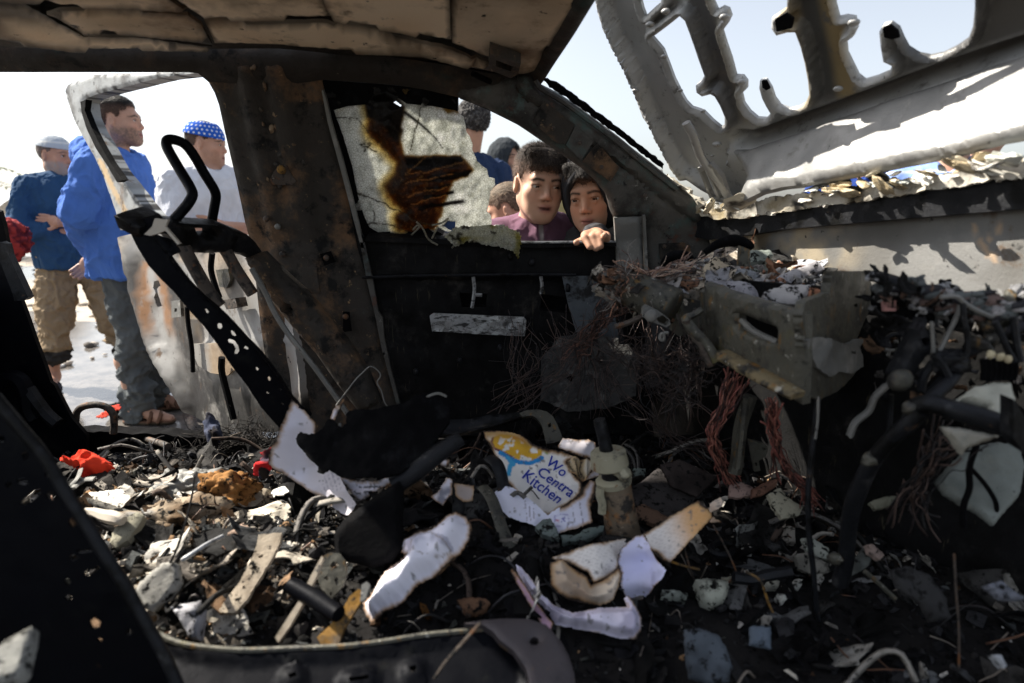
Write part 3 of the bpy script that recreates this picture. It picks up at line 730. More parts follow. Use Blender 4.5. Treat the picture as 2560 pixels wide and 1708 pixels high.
# loose flakes of scaled paint peeling along the pillar
for i in range(24):
    v = rs.uniform(150, 640); u = np.interp(v, [150, 640], [662, 745])+rs.normal()*22
    p = SIDE(-.012)([(u, v)])[0]; q = rs.uniform(.006, .018)
    obj('paint_flake', *lump(p, (q, .004, q*rs.uniform(.6, 2.2)), i, .6, 1, eul(rs.uniform(-.4, .4), rs.uniform(-.8, .8), rs.uniform(-.3, .3))), M_head, bpil, np.tile([(.23, .17, .11), (.05, .045, .04), (.12, .08, .05)][i % 3], (42, 1)))
anc = sheet('belt_anchor', cC(330, 870, 390, 880, 430, 960, 470, 1010, 430, 1045, 270, 1040, 250, 1000, 280, 930), SIDE(-.018), M_rust, bpil, .008, step=8)
obj('anchor_bolt', *lump(SIDE(-.03)(cC(345, 915))[0], (.022, .014, .022), 3, .1, 3), M_ochre, bpil)
for i, (u, v) in enumerate(cC(315, 1390, 220, 1325)+cD(355, 120, 720, 150, 770, 880, 950, 1115, 880, 640)):
    obj('bolt', *lump(SIDE(-.022)([(u, v)])[0], (.016, .012, .016), i+9, .1, 2), M_grey if i == 0 else M_rust, bpil)
sheet('access_plate', cD(480, 235, 640, 230, 665, 440, 560, 445, 500, 330), SIDE(-.016), M_bpil, bpil, .006, step=9)
sheet('weather_seal', cC(690, 250, 720, 330, 760, 520, 860, 860, 960, 1240, 1035, 1568, 1010, 1568, 930, 1270, 840, 920, 730, 520, 680, 260)+cD(1010, 0, 990, 0)[:0], SIDE(-.012), M_grey, bpil, .012, step=8)
sheet('sill_seam', cD(1000, 20, 1040, 20, 1110, 350, 1150, 590, 1190, 650, 1200, 800, 1260, 1080, 1340, 1390, 1310, 1390, 1180, 900, 1130, 650, 1060, 350), SIDE(-.012), M_apil, bpil, .01, step=8)
# A pillar
ap_out = cE(-40, 60, 300, 0, 560, -60, 600, 20, 640, 60, 780, 130, 950, 240, 1120, 370, 1280, 490, 1400, 590, 1568, 720, 1700, 830, 1880, 960)+c0(1760, 560, 1790, 620, 1800, 700, 1620, 700, 1608, 545)+cE(1430, 1085, 1205, 1085, 1196, 1060, 1170, 960, 1140, 890, 1060, 790, 950, 690, 820, 600, 680, 505, 540, 410, 400, 318, 200, 220, 0, 148)
def ap_rel(uv, d, P):
    e = np.array(cE(600, 20, 1400, 590, 1880, 960)); q = pdist(uv, [tuple(a) for a in e], False)
    return .012*sst(2, 12, d)+.010*sst(26, 12, np.abs(q-28))-.008*sst(8, 3, np.abs(q-48))+.003*fbm(P, 16, 4, 6)
ap = sheet('a_pillar', ap_out, SIDE(-.004), M_apil, car, .07, step=10, relief=ap_rel)
for i, q in enumerate([cE(655, 165, 900, 350, 830, 500, 760, 500, 570, 330), cE(905, 360, 1050, 480, 950, 630, 830, 510), cE(1075, 490, 1250, 690, 1180, 800, 960, 640)]):
    sheet('pillar_panel', q, SIDE(-.030), M_bpil if i != 1 else M_apil, ap, .006, step=9, relief=bumps(.003, 20, i))
for i, (u, v) in enumerate(cE(730, 380, 1110, 685, 940, 495, 1450, 905)+cG(930, 405, 735, 405, 935, 465)):
    obj('bolt', *lump(SIDE(-.040)([(u, v)])[0], (.010, .008, .010), i+30, .1, 2), M_rust, ap)
sheet('quarter_post', c0(1536, 546, 1606, 544, 1612, 690, 1546, 692), SIDE(-.022), M_grey, ap, .02, step=9, relief=flange(6, -.006))
sheet('post_seam', c0(1607, 540, 1614, 540, 1621, 690, 1614, 692), SIDE(-.034), M_grey, ap, .012, step=8)
sheet('lock_plate', cG(690, 380, 900, 370, 960, 400, 965, 520, 700, 520), SIDE(-.026), M_bpil, ap, .006, step=9)
tube('screen_channel', [SIDE(-.03)([q])[0] for q in cE(590, 5, 640, 70, 800, 165, 1000, 310, 1200, 460, 1400, 620, 1560, 750, 1700, 860)], .006, M_apil, ap, 6)
sheet('screen_rubber', cE(640, -20, 760, 20, 900, 120, 1100, 270, 1300, 420, 1420, 520, 1600, 660, 1590, 700, 1400, 560, 1250, 440, 1050, 300, 850, 150, 700, 60), SIDE(.01), M_black, ap, .02, step=9, jag=2)

# front door, shut: charred inner panel, crazed window, latch strip
door = sheet('front_door', c0(846, 330, 905, 590, 1000, 585, 1230, 606, 1338, 607, 1545, 605, 1560, 720, 1600, 1080, 1000, 1090, 985, 1000, 950, 840, 925, 705, 898, 618), SIDE(.02), M_door, car, .04, step=14,
    holes=[cD(1830, 440, 2060, 450, 2050, 560, 1850, 560), c0(1355, 735, 1430, 745, 1425, 785, 1350, 775)],
    relief=lambda uv, d, P: .018*sst(688, 700, uv[:, 1]+.03*(1540-uv[:, 0]))*0+.022*sst(698, 684, uv[:, 1]-.012*(uv[:, 0]-900))+.012*sst(850, 870, uv[:, 1]-.1*(uv[:, 0]-1000))+.004*fbm(P, 10, 4, 7))
sheet('inner_skin', c0(1405, 690, 1555, 690, 1560, 760, 1555, 850, 1440, 830, 1420, 760), SIDE(-.006), burnt('scorched_blue_grey', (.10, .115, .13), [((.015, .015, .016), 16, .46, .6), ((.2, .2, .2), 50, .62, .7)], .6, .2, .3), door, .006, step=10)
sheet('latch_strip', c0(1074, 790, 1084, 783, 1310, 793, 1316, 802, 1312, 841, 1200, 836, 1080, 828), SIDE(-.022), M_bright, door, .006, step=7, relief=lambda uv, d, P: .003*fbm(P, 60, 3, 2)-.004*(np.hypot(uv[:, 0]-1272, uv[:, 1]-812) < 6))
sheet('window_ledge', c0(915, 592, 1340, 605, 1540, 603, 1541, 616, 1340, 620, 915, 604), SIDE(-.02), M_door, door, .05, step=9)
tube('ledge_edge', [SIDE(-.024)([q])[0] for q in c0(1300, 606, 1390, 606, 1470, 605, 1540, 604)], .0035, M_bright, door, 6)
tube('trim_lip', [SIDE(-.022)([q])[0] for q in c0(905, 694, 1050, 690, 1300, 687, 1440, 688)], .004, M_dashd, door, 6)
for q in (c0(1183, 692, 1186, 725, 1180, 770), c0(1352, 690, 1355, 715, 1352, 735), c0(1188, 737, 1205, 738)):
    tube('lock_rod', [SIDE(-.014)([a])[0] for a in q], .005, M_bright, door, 6)
for i, (u, v) in enumerate(c0(1276, 640, 1420, 720, 1330, 655, 1150, 900, 1040, 930, 1480, 880, 1250, 870)):
    obj('door_clip', *lump(SIDE(-.01)([(u, v)])[0], (.015, .01, .022), i+70, .4, 2), M_dashd, door)
wf_ = sheet('window_frame', cC(680, 170, 1000, 190, 1300, 215, 1560, 240, 1815, 310, 1815, 430, 1790, 420, 1600, 385, 1390, 365, 1340, 330, 1230, 260, 1100, 300, 1060, 370, 900, 385, 780, 420, 800, 480, 860, 640, 930, 900, 980, 1130, 1030, 1300, 1080, 1400, 1150, 1440, 1440, 1420, 1600, 1400, 1700, 1460, 1700, 1500, 1050, 1490, 1010, 1420, 930, 1080, 850, 800, 740, 480, 690, 300), SIDE(.014), M_black, door, .03, step=9, relief=bumps(.006, 25, 3))
# crazed laminated glass, burnt brown in the middle
g_out = cC(690, 200, 900, 210, 1300, 225, 1560, 250, 1780, 300, 1812, 330, 1820, 420, 1870, 480, 1890, 580, 1930, 650, 1945, 700, 1940, 740, 1985, 840, 2060, 900, 2080, 970, 2120, 975, 2130, 1030, 2090, 1080, 2080, 1150, 2060, 1250, 2095, 1290, 2100, 1370, 2200, 1370, 2260, 1410, 2330, 1440, 2345, 1500, 2330, 1580, 2320, 1650, 2280, 1600, 2200, 1560, 2080, 1545, 1990, 1520, 1880, 1510, 1820, 1450, 1780, 1400, 1740, 1420, 1660, 1380, 1620, 1420, 1590, 1490, 1560, 1520, 1530, 1440, 1500, 1400, 1440, 1420, 1240, 1455, 1100, 1470, 1060, 1440, 1000, 1300, 950, 1140, 860, 800, 760, 520)
g_holes = [cC(1700, 1370, 1740, 1330, 1800, 1330, 1800, 1390, 1760, 1410), cC(1290, 345, 1310, 335, 1355, 370, 1350, 385)]
brown_poly = cC(1060, 360, 1100, 290, 1230, 250, 1380, 380, 1360, 480, 1345, 560, 1340, 650, 1375, 780, 1560, 800, 1830, 790, 1890, 830, 1950, 910, 1900, 960, 1780, 1000, 1770, 1050, 1720, 1140, 1690, 1200, 1680, 1280, 1640, 1400, 1450, 1440, 1330, 1400, 1300, 1300, 1360, 1240, 1250, 1130, 1220, 1040, 1300, 930, 1320, 850, 1240, 760, 1140, 680, 1070, 590, 1080, 470)
black_poly = cC(1065, 370, 1090, 290, 1240, 245, 1385, 380, 1365, 480, 1340, 640, 1330, 700, 1270, 620, 1220, 530, 1130, 480, 1070, 460)
fing = [cC(1375, 790, 1560, 805, 1840, 790, 1880, 830, 1780, 870, 1500, 900, 1420, 880), cC(1560, 930, 1880, 900, 1950, 910, 1910, 960, 1780, 985, 1560, 990), cC(1560, 1040, 1770, 1010, 1770, 1050, 1560, 1090), cC(1530, 1110, 1800, 1075, 1790, 1110, 1540, 1150), cC(1500, 1190, 1880, 1150, 1890, 1175, 1720, 1210, 1500, 1230), cC(1690, 1360, 1750, 1330, 1805, 1330, 1800, 1400)]
def sd(uv, poly): d = pdist(uv, poly); return np.where(in_poly(uv, poly), -d, d)
def g_col(uv, d, P):
    wp = uv+np.stack([fbm(P, 40, 3, 1), fbm(P, 40, 3, 2)], 1)*7
    n1 = fbm(P, 60, 4, 3); n2 = fbm(P, 180, 3, 4)
    c = mixc((.74, .75, .71), (.52, .53, .49), sst(-.1, .5, n1)); c = mixc(c, (.84, .84, .82), sst(.15, .5, fbm(P, 30, 3, 8)))
    b = sd(wp, brown_poly); side = sst(6, -4, uv[:, 0]-np.interp(uv[:, 1], [330, 380, 390, 620], [962, 985, 1034, 1034]))          # burn bleeds out to the left only
    halo = np.where(side > .5, 30., 3.)
    c = mixc(c, (.52, .43, .20), sst(1, .2, b/np.maximum(halo, 1))*.9*sst(-.9, -.1, n1+.35))
    c = mixc(c, (.30, .20, .045), sst(halo*.4, -4, b)*sst(-.8, -.3, n2)*.9)
    c = mixc(c, (.15, .062, .014), sst(7, -6, b)*sst(-.9, -.3, n1+n2*.7))
    c = mixc(c, (.055, .022, .009), sst(0, -18, b)*sst(-.6, .1, n2))
    for f in fing: c = mixc(c, (.012, .007, .005), sst(2, -3, sd(wp, f)))
    c = mixc(c, (.012, .008, .006), sst(7, -6, sd(wp, black_poly)))
    top = uv[:, 1]-np.interp(uv[:, 0], [800, 860, 930, 1010, 1150], [268, 262, 258, 252, 278])+16*fbm(P, 60, 3, 9)
    c = mixc(c, (.010, .008, .007), sst(6, -10, top)); c = mixc(c, (.32, .19, .03), sst(10, -6, top)*sst(.18, .32, fbm(P, 45, 3, 12))*sst(960, 1060, uv[:, 0]))
    lo = sst(590, 620, uv[:, 1]+8*n1)*sst(1180, 1290, uv[:, 0]); c = mixc(c, (.38, .34, .08), lo*sst(-.1, .35, fbm(P, 70, 3, 14)))
    for f in fing[:5]:    # thin pale tear lines
        pass
    dk = np.array(cC(1385, 430, 1480, 500, 1560, 570, 1640, 650, 1700, 730)); c = mixc(c, (.012, .012, .012), sst(np.interp(uv[:, 0], [1010, 1110], [9, 1.]), 0, pdist(uv, [tuple(q) for q in dk], False)))
    cr_ = np.minimum.reduce([pdist(wp, q, False) for q in (cC(1230, 1180, 1300, 1230, 1500, 1320, 1640, 1390, 1780, 1400), cC(1040, 760, 1100, 690, 1000, 680, 1140, 760), cC(1090, 620, 1180, 690, 1250, 770), cC(950, 1100, 1130, 1140, 1240, 1190), cC(1530, 380, 1490, 540, 1460, 640, 1420, 760), cC(1800, 430, 1760, 640, 1840, 770), cC(1020, 1360, 1180, 1350, 1290, 1360, 1400, 1420), cC(1130, 1250, 1110, 1340), cC(780, 480, 980, 480, 1090, 610))])
    c = mixc(c, (.08, .07, .05), sst(2.2, .6, cr_)*(uv[:, 0] < 1090)); c = mixc(c, (.78, .78, .76), sst(2.2, .6, cr_)*(uv[:, 0] >= 1090))
    ru = sst(2.4, .6, np.minimum.reduce([pdist(wp, q, False) for q in (cC(1400, 935, 1560, 900, 1880, 830), cC(1400, 1000, 1600, 960, 1780, 930), cC(1420, 1110, 1560, 1070, 1790, 1040), cC(1440, 1180, 1560, 1150, 1720, 1110), cC(1400, 925, 1560, 800))])); c = mixc(c, (.30, .17, .06), ru*.9)
    return c
def g_rel(uv, d, P):
    b = sd(uv, brown_poly)
    return .010*fbm(P, 14, 4, 5)+.006*np.abs(fbm(P, 45, 3, 6))+.014*sst(0, -30, b)+.012*sst(560, 640, uv[:, 1])*fbm(P, 30, 3, 3)
mg, t, b = nodes('crazed_glass'); a = t.nodes.new('ShaderNodeAttribute'); a.attribute_name = 'Col'
vo = t.nodes.new('ShaderNodeTexVoronoi'); vo.feature = 'DISTANCE_TO_EDGE'; vo.inputs['Scale'].default_value = 170; vo.inputs['Randomness'].default_value = 1.0; g = t.nodes.new('ShaderNodeNewGeometry'); t.links.new(g.outputs['Position'], vo.inputs['Vector'])
craze = mix(t, ramp(t, vo.outputs['Distance'], .01, .12), (.60, .59, .55), (1., 1., 1.)); cc = mix(t, 1., a.outputs['Color'], craze, 'MULTIPLY'); cc = mix(t, ramp(t, nz(t, 300, 4, .7), .60, .68), cc, (.06, .05, .035))
t.links.new(cc, b.inputs['Base Color']); b.inputs['Roughness'].default_value = .35; b.inputs['Specular IOR Level'].default_value = .5
tr = t.nodes.new('ShaderNodeBsdfTranslucent'); t.links.new(cc, tr.inputs['Color']); ms = t.nodes.new('ShaderNodeMixShader'); ms.inputs[0].default_value = .68
out = t.nodes['Material Output']; t.links.new(b.outputs[0], ms.inputs[1]); t.links.new(tr.outputs[0], ms.inputs[2]); t.links.new(ms.outputs[0], out.inputs['Surface'])
bp = t.nodes.new('ShaderNodeBump'); bp.inputs['Strength'].default_value = .5; bp.inputs['Distance'].default_value = .004; t.links.new(nz(t, 150, 6, .7), bp.inputs['Height']); t.links.new(bp.outputs[0], b.inputs['Normal'])
sheet('window_glass', g_out, SIDE(.03), mg, door, .003, g_holes, 3.0, g_rel, g_col, jag=1.2, off=.012)
strands = []
for q in (cC(1440, 1420, 1480, 1380, 1500, 1400), cC(1470, 1350, 1520, 1400, 1560, 1480, 1590, 1510, 1650, 1545), cC(1500, 1390, 1430, 1460), cC(1650, 1390, 1620, 1450, 1600, 1490), cC(1840, 1460, 1800, 1530, 1765, 1570), cC(1770, 1410, 1850, 1430, 1900, 1470), cC(2080, 1540, 2150, 1480, 2300, 1460), cC(1600, 1380, 1680, 1360, 1740, 1320)):
    strands.append(([SIDE(-.026)([a])[0] for a in q], .0024))
sheet('glass_skirt', cC(1700, 1480, 1790, 1400, 1900, 1380, 2090, 1370, 2200, 1372, 2260, 1410, 2335, 1440, 2345, 1520, 2330, 1600, 2322, 1660, 2285, 1600, 2200, 1565, 2090, 1550, 1990, 1525, 1880, 1515, 1800, 1560), SIDE(-.034), mg, door, .003, [], 4, lambda uv, d, P: .022*fbm(P, 26, 4, 3)+.012*np.abs(fbm(P, 60, 3, 6)), lambda uv, d, P: mixc(mixc((.66, .66, .58), (.40, .36, .10), sst(-.05, .4, fbm(P, 40, 3, 14))), (.08, .07, .05), sst(.28, .4, fbm(P, 70, 3, 4))), jag=2.5)
tubes('glass_strands', strands, mg, door, 5, 4, [(.5, .48, .40)]*len(strands))

# rear door swung open outside the pillar
DW = P3((-.66, 1.66, 0), (-1.44, 2.33, 0), (-.66, 1.66, 1))
def rd_col(uv, d, P):
    n = fbm(P, 9, 4, 3); c = mixc((.36, .355, .345), (.38, .285, .19), sst(.0, .45, fbm(P, 5, 3, 8))); c = mixc(c, (.13, .115, .10), sst(.0, .4, n)*.85)
    edge = np.interp(uv[:, 1], [180, 560, 760, 950, 1020], [0, 0, 0, 40, 60])
    low = uv[:, 1]+70*fbm(P, 10, 4, 2)-.20*(uv[:, 0]-500); c = mixc(c, (.018, .017, .016), sst(905, 980, low))
    le = pdist(uv, cB(1270, 260, 1300, 540, 1340, 760, 1420, 1000, 1520, 1200), False); c = mixc(c, (.022, .02, .02), sst(30, 14, np.abs(le-50)+14*n)*sst(600, 690, uv[:, 1])*.9)
    c = mixc(c, (.30, .16, .08), sst(14, 4, np.abs(le-22)+8*n)*sst(600, 650, uv[:, 1])*sst(860, 800, uv[:, 1]))
    c = mixc(c, (.03, .03, .03), sst(.30, .42, fbm(P, 28, 4, 6))*(uv[:, 1] < 640)*.9)
    return c
rd = sheet('rear_door', cB(1030, -20, 1060, 120, 1085, 280, 1110, 330, 1115, 420, 1180, 620, 1250, 860, 1330, 1020, 1420, 1170, 1550, 1385, 1560, 1440)+c0(560, 1080, 760, 1080, 720, 700, 640, 590, 560, 588, 400, 575, 330, 585), DW, M_paint, car, .05,
    [cB(1285, 345, 1320, 335, 1340, 380, 1310, 410, 1350, 560, 1310, 560, 1285, 480, 1300, 440, 1280, 400)], 10,
    lambda uv, d, P: .030*sst(0, 14, d)*0+.02*sst(26, 6, pdist(uv, cB(1030, -20, 1110, 330, 1180, 620, 1250, 860, 1330, 1020, 1550, 1385), False))+.004*fbm(P, 12, 4, 2)+.006*sst(6, 0, np.abs(uv[:, 1]-862+.06*(uv[:, 0]-500))), rd_col, jag=1.5)
sheet('window_frame', cA(545, 260, 560, 215, 600, 190, 700, 155, 790, 122, 1100, 112, 1600, 90, 1640, 70, 1640, 110, 1350, 145, 1100, 210, 800, 290, 715, 325, 700, 350, 720, 470, 780, 600, 860, 740, 960, 920, 1100, 1100, 1220, 1260, 1300, 1350, 1300, 1420, 1000, 1420, 990, 1350, 960, 1250, 900, 1080, 860, 960, 780, 790, 690, 640, 620, 500, 590, 420, 560, 330), DW, M_paint, rd, .05, [], 5,
    lambda uv, d, P: .005*sst(0, 8, d)+.002*fbm(P, 14, 3, 5),
    lambda uv, d, P: mixc(mixc(mixc((.33, .345, .35), (.14, .14, .135), sst(.0, .5, fbm(P, 16, 4, 3))), (.015, .015, .016), sst(.10, .20, fbm(P, 34, 4, 7))*sst(16, 4, d)), (.52, .38, .22), sst(.5, .9, sst(9, 5, np.abs(pdist(uv, cA(840, 830, 960, 1080, 1120, 1380), False))))*(uv[:, 1] > 395)))
sheet('channel_rubber', cA(670, 350, 715, 330, 705, 420, 760, 560, 830, 700, 920, 860, 1020, 1000, 975, 1020, 900, 890, 800, 740, 720, 570, 680, 440), PL(np.array((-.66, 1.66, 0))+np.array((-.651, -.759, 0))*.030, (-.651, -.759, 0)), M_black, rd, .020, step=8)
for q, w in ((cB(1560, 560, 1570, 700, 1600, 900, 1610, 1100), .010), (cB(1770, 110, 1760, 250, 1800, 400, 1830, 480), .012), (cB(1850, 980, 1850, 1100, 1900, 1300, 1950, 1500), .014)):
    tube('door_cable', [PL(np.array((-.66, 1.66, 0))+np.array((-.651, -.759, 0))*.03, (-.651, -.759, 0))([a])[0] for a in q], w*.7, M_black, rd, 7)
fr = lambda o_: PL(np.array((-.66, 1.66, 0))+np.array((-.651, -.759, 0))*o_, (-.651, -.759, 0))
sheet('latch_plate', cB(1430, 510, 1500, 500, 1510, 640, 1430, 650), fr(.03), M_grey, rd, .01, [cB(1455, 570, 1475, 570, 1475, 600, 1455, 600)], 6)
sheet('armrest_bracket', cB(1850, 505, 1960, 485, 1980, 560, 1890, 580), fr(.04), M_rust, rd, .03, step=7)
sheet('inner_pressing', cB(1800, 250, 1900, 240, 1920, 330, 1890, 400, 1830, 390), fr(.012), M_dash, rd, .01, step=6)
sheet('lower_trim', cB(1580, 870, 1800, 860, 1850, 950, 1940, 1090, 1900, 1130, 1760, 1110, 1650, 1050), fr(.014), M_head, rd, .006, step=8, colf=lambda uv, d, P: mixc((.42, .32, .22), (.34, .33, .31), sst(-.2, .4, fbm(P, 8, 3, 1))), relief=bumps(.004, 12, 2))

# C pillar edge at the far left, with belt bracket
cp = sheet('c_pillar', c0(-400, 500, -200, 470, 0, 530, 10, 565, 20, 630, 52, 750, 62, 775, 92, 860, 126, 955, 136, 962, 178, 1045, 215, 1090, 215, 1180, -400, 1180), SIDE(-.06), M_seat, car, .012, step=16, relief=bumps(.004, 8, 2))
sheet('belt_bracket', cB(0, 20, 45, 30, 70, 130, 235, 480, 200, 505, 120, 510, 105, 450, 0, 180), SIDE(-.11), M_dashd, cp, .02, step=8)
tube('trim_ridge', [SIDE(-.10)([q])[0] for q in cB(0, 1190, 100, 1150, 180, 1180, 230, 1290, 250, 1420, 300, 1500)], .02, M_seat, cp, 7)
tube('trim_edge', [SIDE(-.10)([q])[0] for q in cB(240, 1240, 300, 1330, 390, 1450, 480, 1530)], .016, M_dashd, cp, 7)

# roof skin and scorched headliner pieces
sheet('roof_skin', c0(-75, 150, -40, 120, 340, 118, 700, 124, 1000, 150, 1222, 190, 1340, 190, 1352, 168, 1400, 95, 1455, -8, 1560, -190, 1700, -450, 1950, -900, -700, -900), PL((0, 1.46, 1.53), (0, .1, 1)), M_rail, car, .012, step=42, relief=bumps(.006, 4, 3))
hcol = lambda seed, dark=0: (lambda uv, d, P: mixc(mixc(mixc((.84, .70, .54), (.74, .57, .40), sst(-.3, .4, fbm(P, 5, 3, seed))), (.15, .11, .075), sst(.2, .55, fbm(P, 9, 4, seed+1))*.8), (.028, .024, .02), np.clip(sst(9, 1, d+5*fbm(P, 30, 3, seed+2))*.8+dark*sst(-.4, .2, fbm(P, 7, 3, seed+3)), 0, 1)))
def roofcut(q): return [(max(a, -60-.35*(100-b)), b) for a, b in q]
def hp(q, off, seed, dark=0, tilt=0, st=14):
    return sheet('headliner_panel', roofcut(q), PL((0, 1.46, 1.5-off), (tilt, .1, 1)), M_head, car, .006, step=st, relief=lambda uv, d, P: .006*fbm(P, 7, 3, seed)-.008*sst(12, 2, d)*(fbm(P, 12, 2, seed+7) > .1), colf=hcol(seed, dark), jag=1.2)
hp(cN(-200, 10, 100, 15, 200, 70, 340, 148, 600, 160, 860, 190, 840, 215, 600, 210, 300, 215, 100, 190, -200, 160), .000, 21, .85)
hp(cN(190, 62, 250, 45, 450, 45, 760, 62, 815, 100, 860, 182, 700, 165, 480, 145, 340, 142, 290, 110, 230, 75), .012, 23, .25)
hp(cN(-200, -60, 690, -60, 690, 5, 740, 45, 780, 62, 450, 40, 250, 40, 180, 20, -200, 15), .016, 25, .75)
hp(cN(828, 100, 1000, 95, 1330, 88, 1370, 105, 1560, 140, 1830, 205, 1990, 275, 1960, 300, 1700, 230, 1380, 212, 1150, 192, 870, 190), .010, 27, .05)
hp(cN(660, -60, 690, 5, 830, 97, 960, 88, 1190, 86, 1345, 86, 1310, 15, 1295, -60), .020, 29, .0)
hp(cN(1290, -60, 1312, 12, 1352, 90, 1440, 112, 1600, 140, 1828, 180, 1822, 30, 1815, -60), .026, 31, .0)
hp(cN(1822, -60, 1828, 60, 1832, 192, 1980, 245, 1990, 290, 2120, 300, 2165, 285, 2200, 220, 2300, 70, 2380, -60), .014, 33, .35)
hp(cN(1180, -420, 1822, -300, 1820, -66, 660, -66, 640, -420), .022, 37, .1, 0, 30)
hp(cN(1826, -330, 2480, -330, 2375, -66, 1826, -66), .016, 39, .3, 0, 30)
sheet('lamp_mount', cN(1985, 215, 2110, 258, 2100, 300, 2070, 318, 2000, 290, 1980, 270), PL((0, 1.46, 1.46), (0, .1, 1)), M_bpil, car, .02, [cN(2010, 245, 2080, 270, 2070, 290, 2010, 270)], 7)
tube('visor_stub', [ROOF([q])[0]-np.array((0, 0, .03)) for q in cN(1915, 238, 1950, 255, 1985, 272)], .006, M_black, car, 6)
tube('header_rail', [PL((0, 1.46, 1.50), (0, .1, 1))([q])[0] for q in c0(1338, 192, 1362, 150, 1405, 80, 1452, -4, 1560, -190, 1700, -450, 1900, -800)], .022, M_rail, car, 9)

# scuttle, bulkhead
FW0 = np.array((.50, 1.55, 1.2)); FW1 = np.array((.90, .55, 1.2)); FD = (FW1-FW0)/np.linalg.norm(FW1-FW0); FN = np.array((-FD[1], FD[0], 0)); FN = FN*(-1 if FN[0] > 0 else 1)
BULK = lambda o_: PL(FW0+FN*o_, FN)
sheet('bulkhead', c0(1560, 560, 1700, 560, 2640, 500, 3000, 480, 3000, 1900, 2300, 1750, 1700, 1250, 1560, 1150), BULK(-.04), M_door, car, .02, step=34, relief=bumps(.012, 7, 3))
sheet('bulkhead_panel', c0(1770, 592, 1870, 584, 1950, 574, 2200, 550, 2560, 520, 2800, 500, 2800, 800, 2560, 770, 2300, 740, 2160, 712, 2040, 700, 1900, 690, 1790, 660), BULK(0), M_paint, car, .012, step=12,
      relief=bumps(.003, 9, 6), colf=lambda uv, d, P: mixc(mixc(mixc((.22, .22, .215), (.15, .145, .135), sst(-.2, .5, fbm(P, 8, 4, 2))), (.34, .29, .21), sst(2180, 2060, uv[:, 0]+30*fbm(P, 14, 3, 4))*sst(-.3, .3, fbm(P, 26, 4, 5))), (.50, .36, .24), sst(7, 4, np.minimum(pdist(uv, cH(1530, 200, 1540, 310, 1590, 360, 1640, 330, 1650, 270, 1720, 250, 1710, 190), False), pdist(uv, cH(1600, 360, 1650, 430, 1690, 490), False))+2*fbm(P, 60, 2, 3))*.85))
lipP = BULK(.030)
sheet('scuttle_lip', c0(1640, 480, 1730, 530, 1790, 543, 1900, 532, 2100, 504, 2330, 470, 2560, 436, 2800, 400, 2800, 500, 2560, 522, 2200, 552, 1950, 574, 1870, 588, 1770, 600, 1680, 580, 1600, 540), lipP, M_dashd, car, .05, step=13, relief=bumps(.003, 9, 8))
# hanging beads and jagged laminated glass left along the base of the windscreen
we = sheet('windscreen_remnant', c0(1600, 410, 1640, 425, 1690, 455, 1740, 492, 1790, 512, 1900, 500, 2100, 470, 2330, 440, 2560, 400, 2800, 360, 2800, 410, 2560, 440, 2330, 475, 2100, 510, 1900, 538, 1790, 550, 1730, 530, 1660, 490), BULK(.045), M_shard, car, .01, step=8, relief=lambda uv, d, P: .02*fbm(P, 18, 4, 3), jag=5,
      colf=lambda uv, d, P: mixc(mixc((.62, .59, .52), (.32, .26, .16), sst(-.1, .4, fbm(P, 20, 3, 4))), (.02, .018, .016), sst(.05, .3, fbm(P, 34, 3, 9))))
wedge = c0(1600, 405, 1640, 430, 1680, 452, 1710, 478, 1740, 500, 1780, 515, 1840, 505, 1900, 495, 1960, 488, 2020, 478, 2080, 466, 2140, 455, 2200, 445, 2260, 440, 2320, 428, 2380, 420, 2440, 412, 2500, 395, 2550, 380)
for i in range(70):
    t = rs.uniform(0, 1)*(len(wedge)-1); k = int(t); u = wedge[k][0]+(wedge[min(k+1, len(wedge)-1)][0]-wedge[k][0])*(t-k); v = wedge[k][1]+(wedge[min(k+1, len(wedge)-1)][1]-wedge[k][1])*(t-k)
    big = rs.rand() < .45; q = rs.uniform(.03, .075) if big else rs.uniform(.01, .028)
    if u > 2400: q *= 1.25
    p = BULK(rs.uniform(.035, .09))([(u+rs.normal()*8, v+rs.normal()*9+8)])[0]; V, F = lump(p, (q*1.15, q*.6, q*rs.uniform(.14, .3)), i+100, 1.0, 3, eul(rs.uniform(-.7, .7), rs.uniform(-.5, .5), math.atan2(FD[1], FD[0])+rs.uniform(-.6, .6)), 7)
    c = mixc([(.74, .72, .66), (.62, .56, .43), (.68, .70, .65), (.46, .37, .23)][i % 4], (.05, .04, .03), sst(.1, .45, fbm(V, 40, 3, i)))
    obj('glass_shard', V, F, M_shard, we, c, smooth=False)

# raised bonnet: inner frame with stiffening ribs, lugs and big openings
HP = P3(px(1790, 500, 1.62), px(2560, 330, 1.02), px(1500, 0, 1.45))
h_out = cF(75, -140, 100, 40, 130, 140, 165, 220, 200, 290, 250, 390, 275, 455, 300, 540, 330, 625, 375, 690, 420, 775, 470, 870, 520, 935, 570, 960, 640, 1010, 720, 1050, 800, 1075, 870, 1050, 960, 1010, 1060, 985, 1240, 955, 1430, 920, 1620, 880, 1960, 805, 2350, 720, 2700, 640, 2700, -140)
H1 = cF(380, 195, 400, 185, 460, 140, 528, 86, 556, 110, 580, 170, 605, 240, 632, 320, 660, 400, 640, 430, 614, 452, 616, 490, 645, 512, 690, 500, 712, 512, 740, 560, 766, 620, 765, 660, 745, 676, 700, 640, 650, 590, 590, 572, 560, 540, 540, 505, 500, 420, 468, 335, 440, 265)
H1b = cF(300, -60, 330, 50, 345, 88, 385, 50, 425, 15, 440, -60)
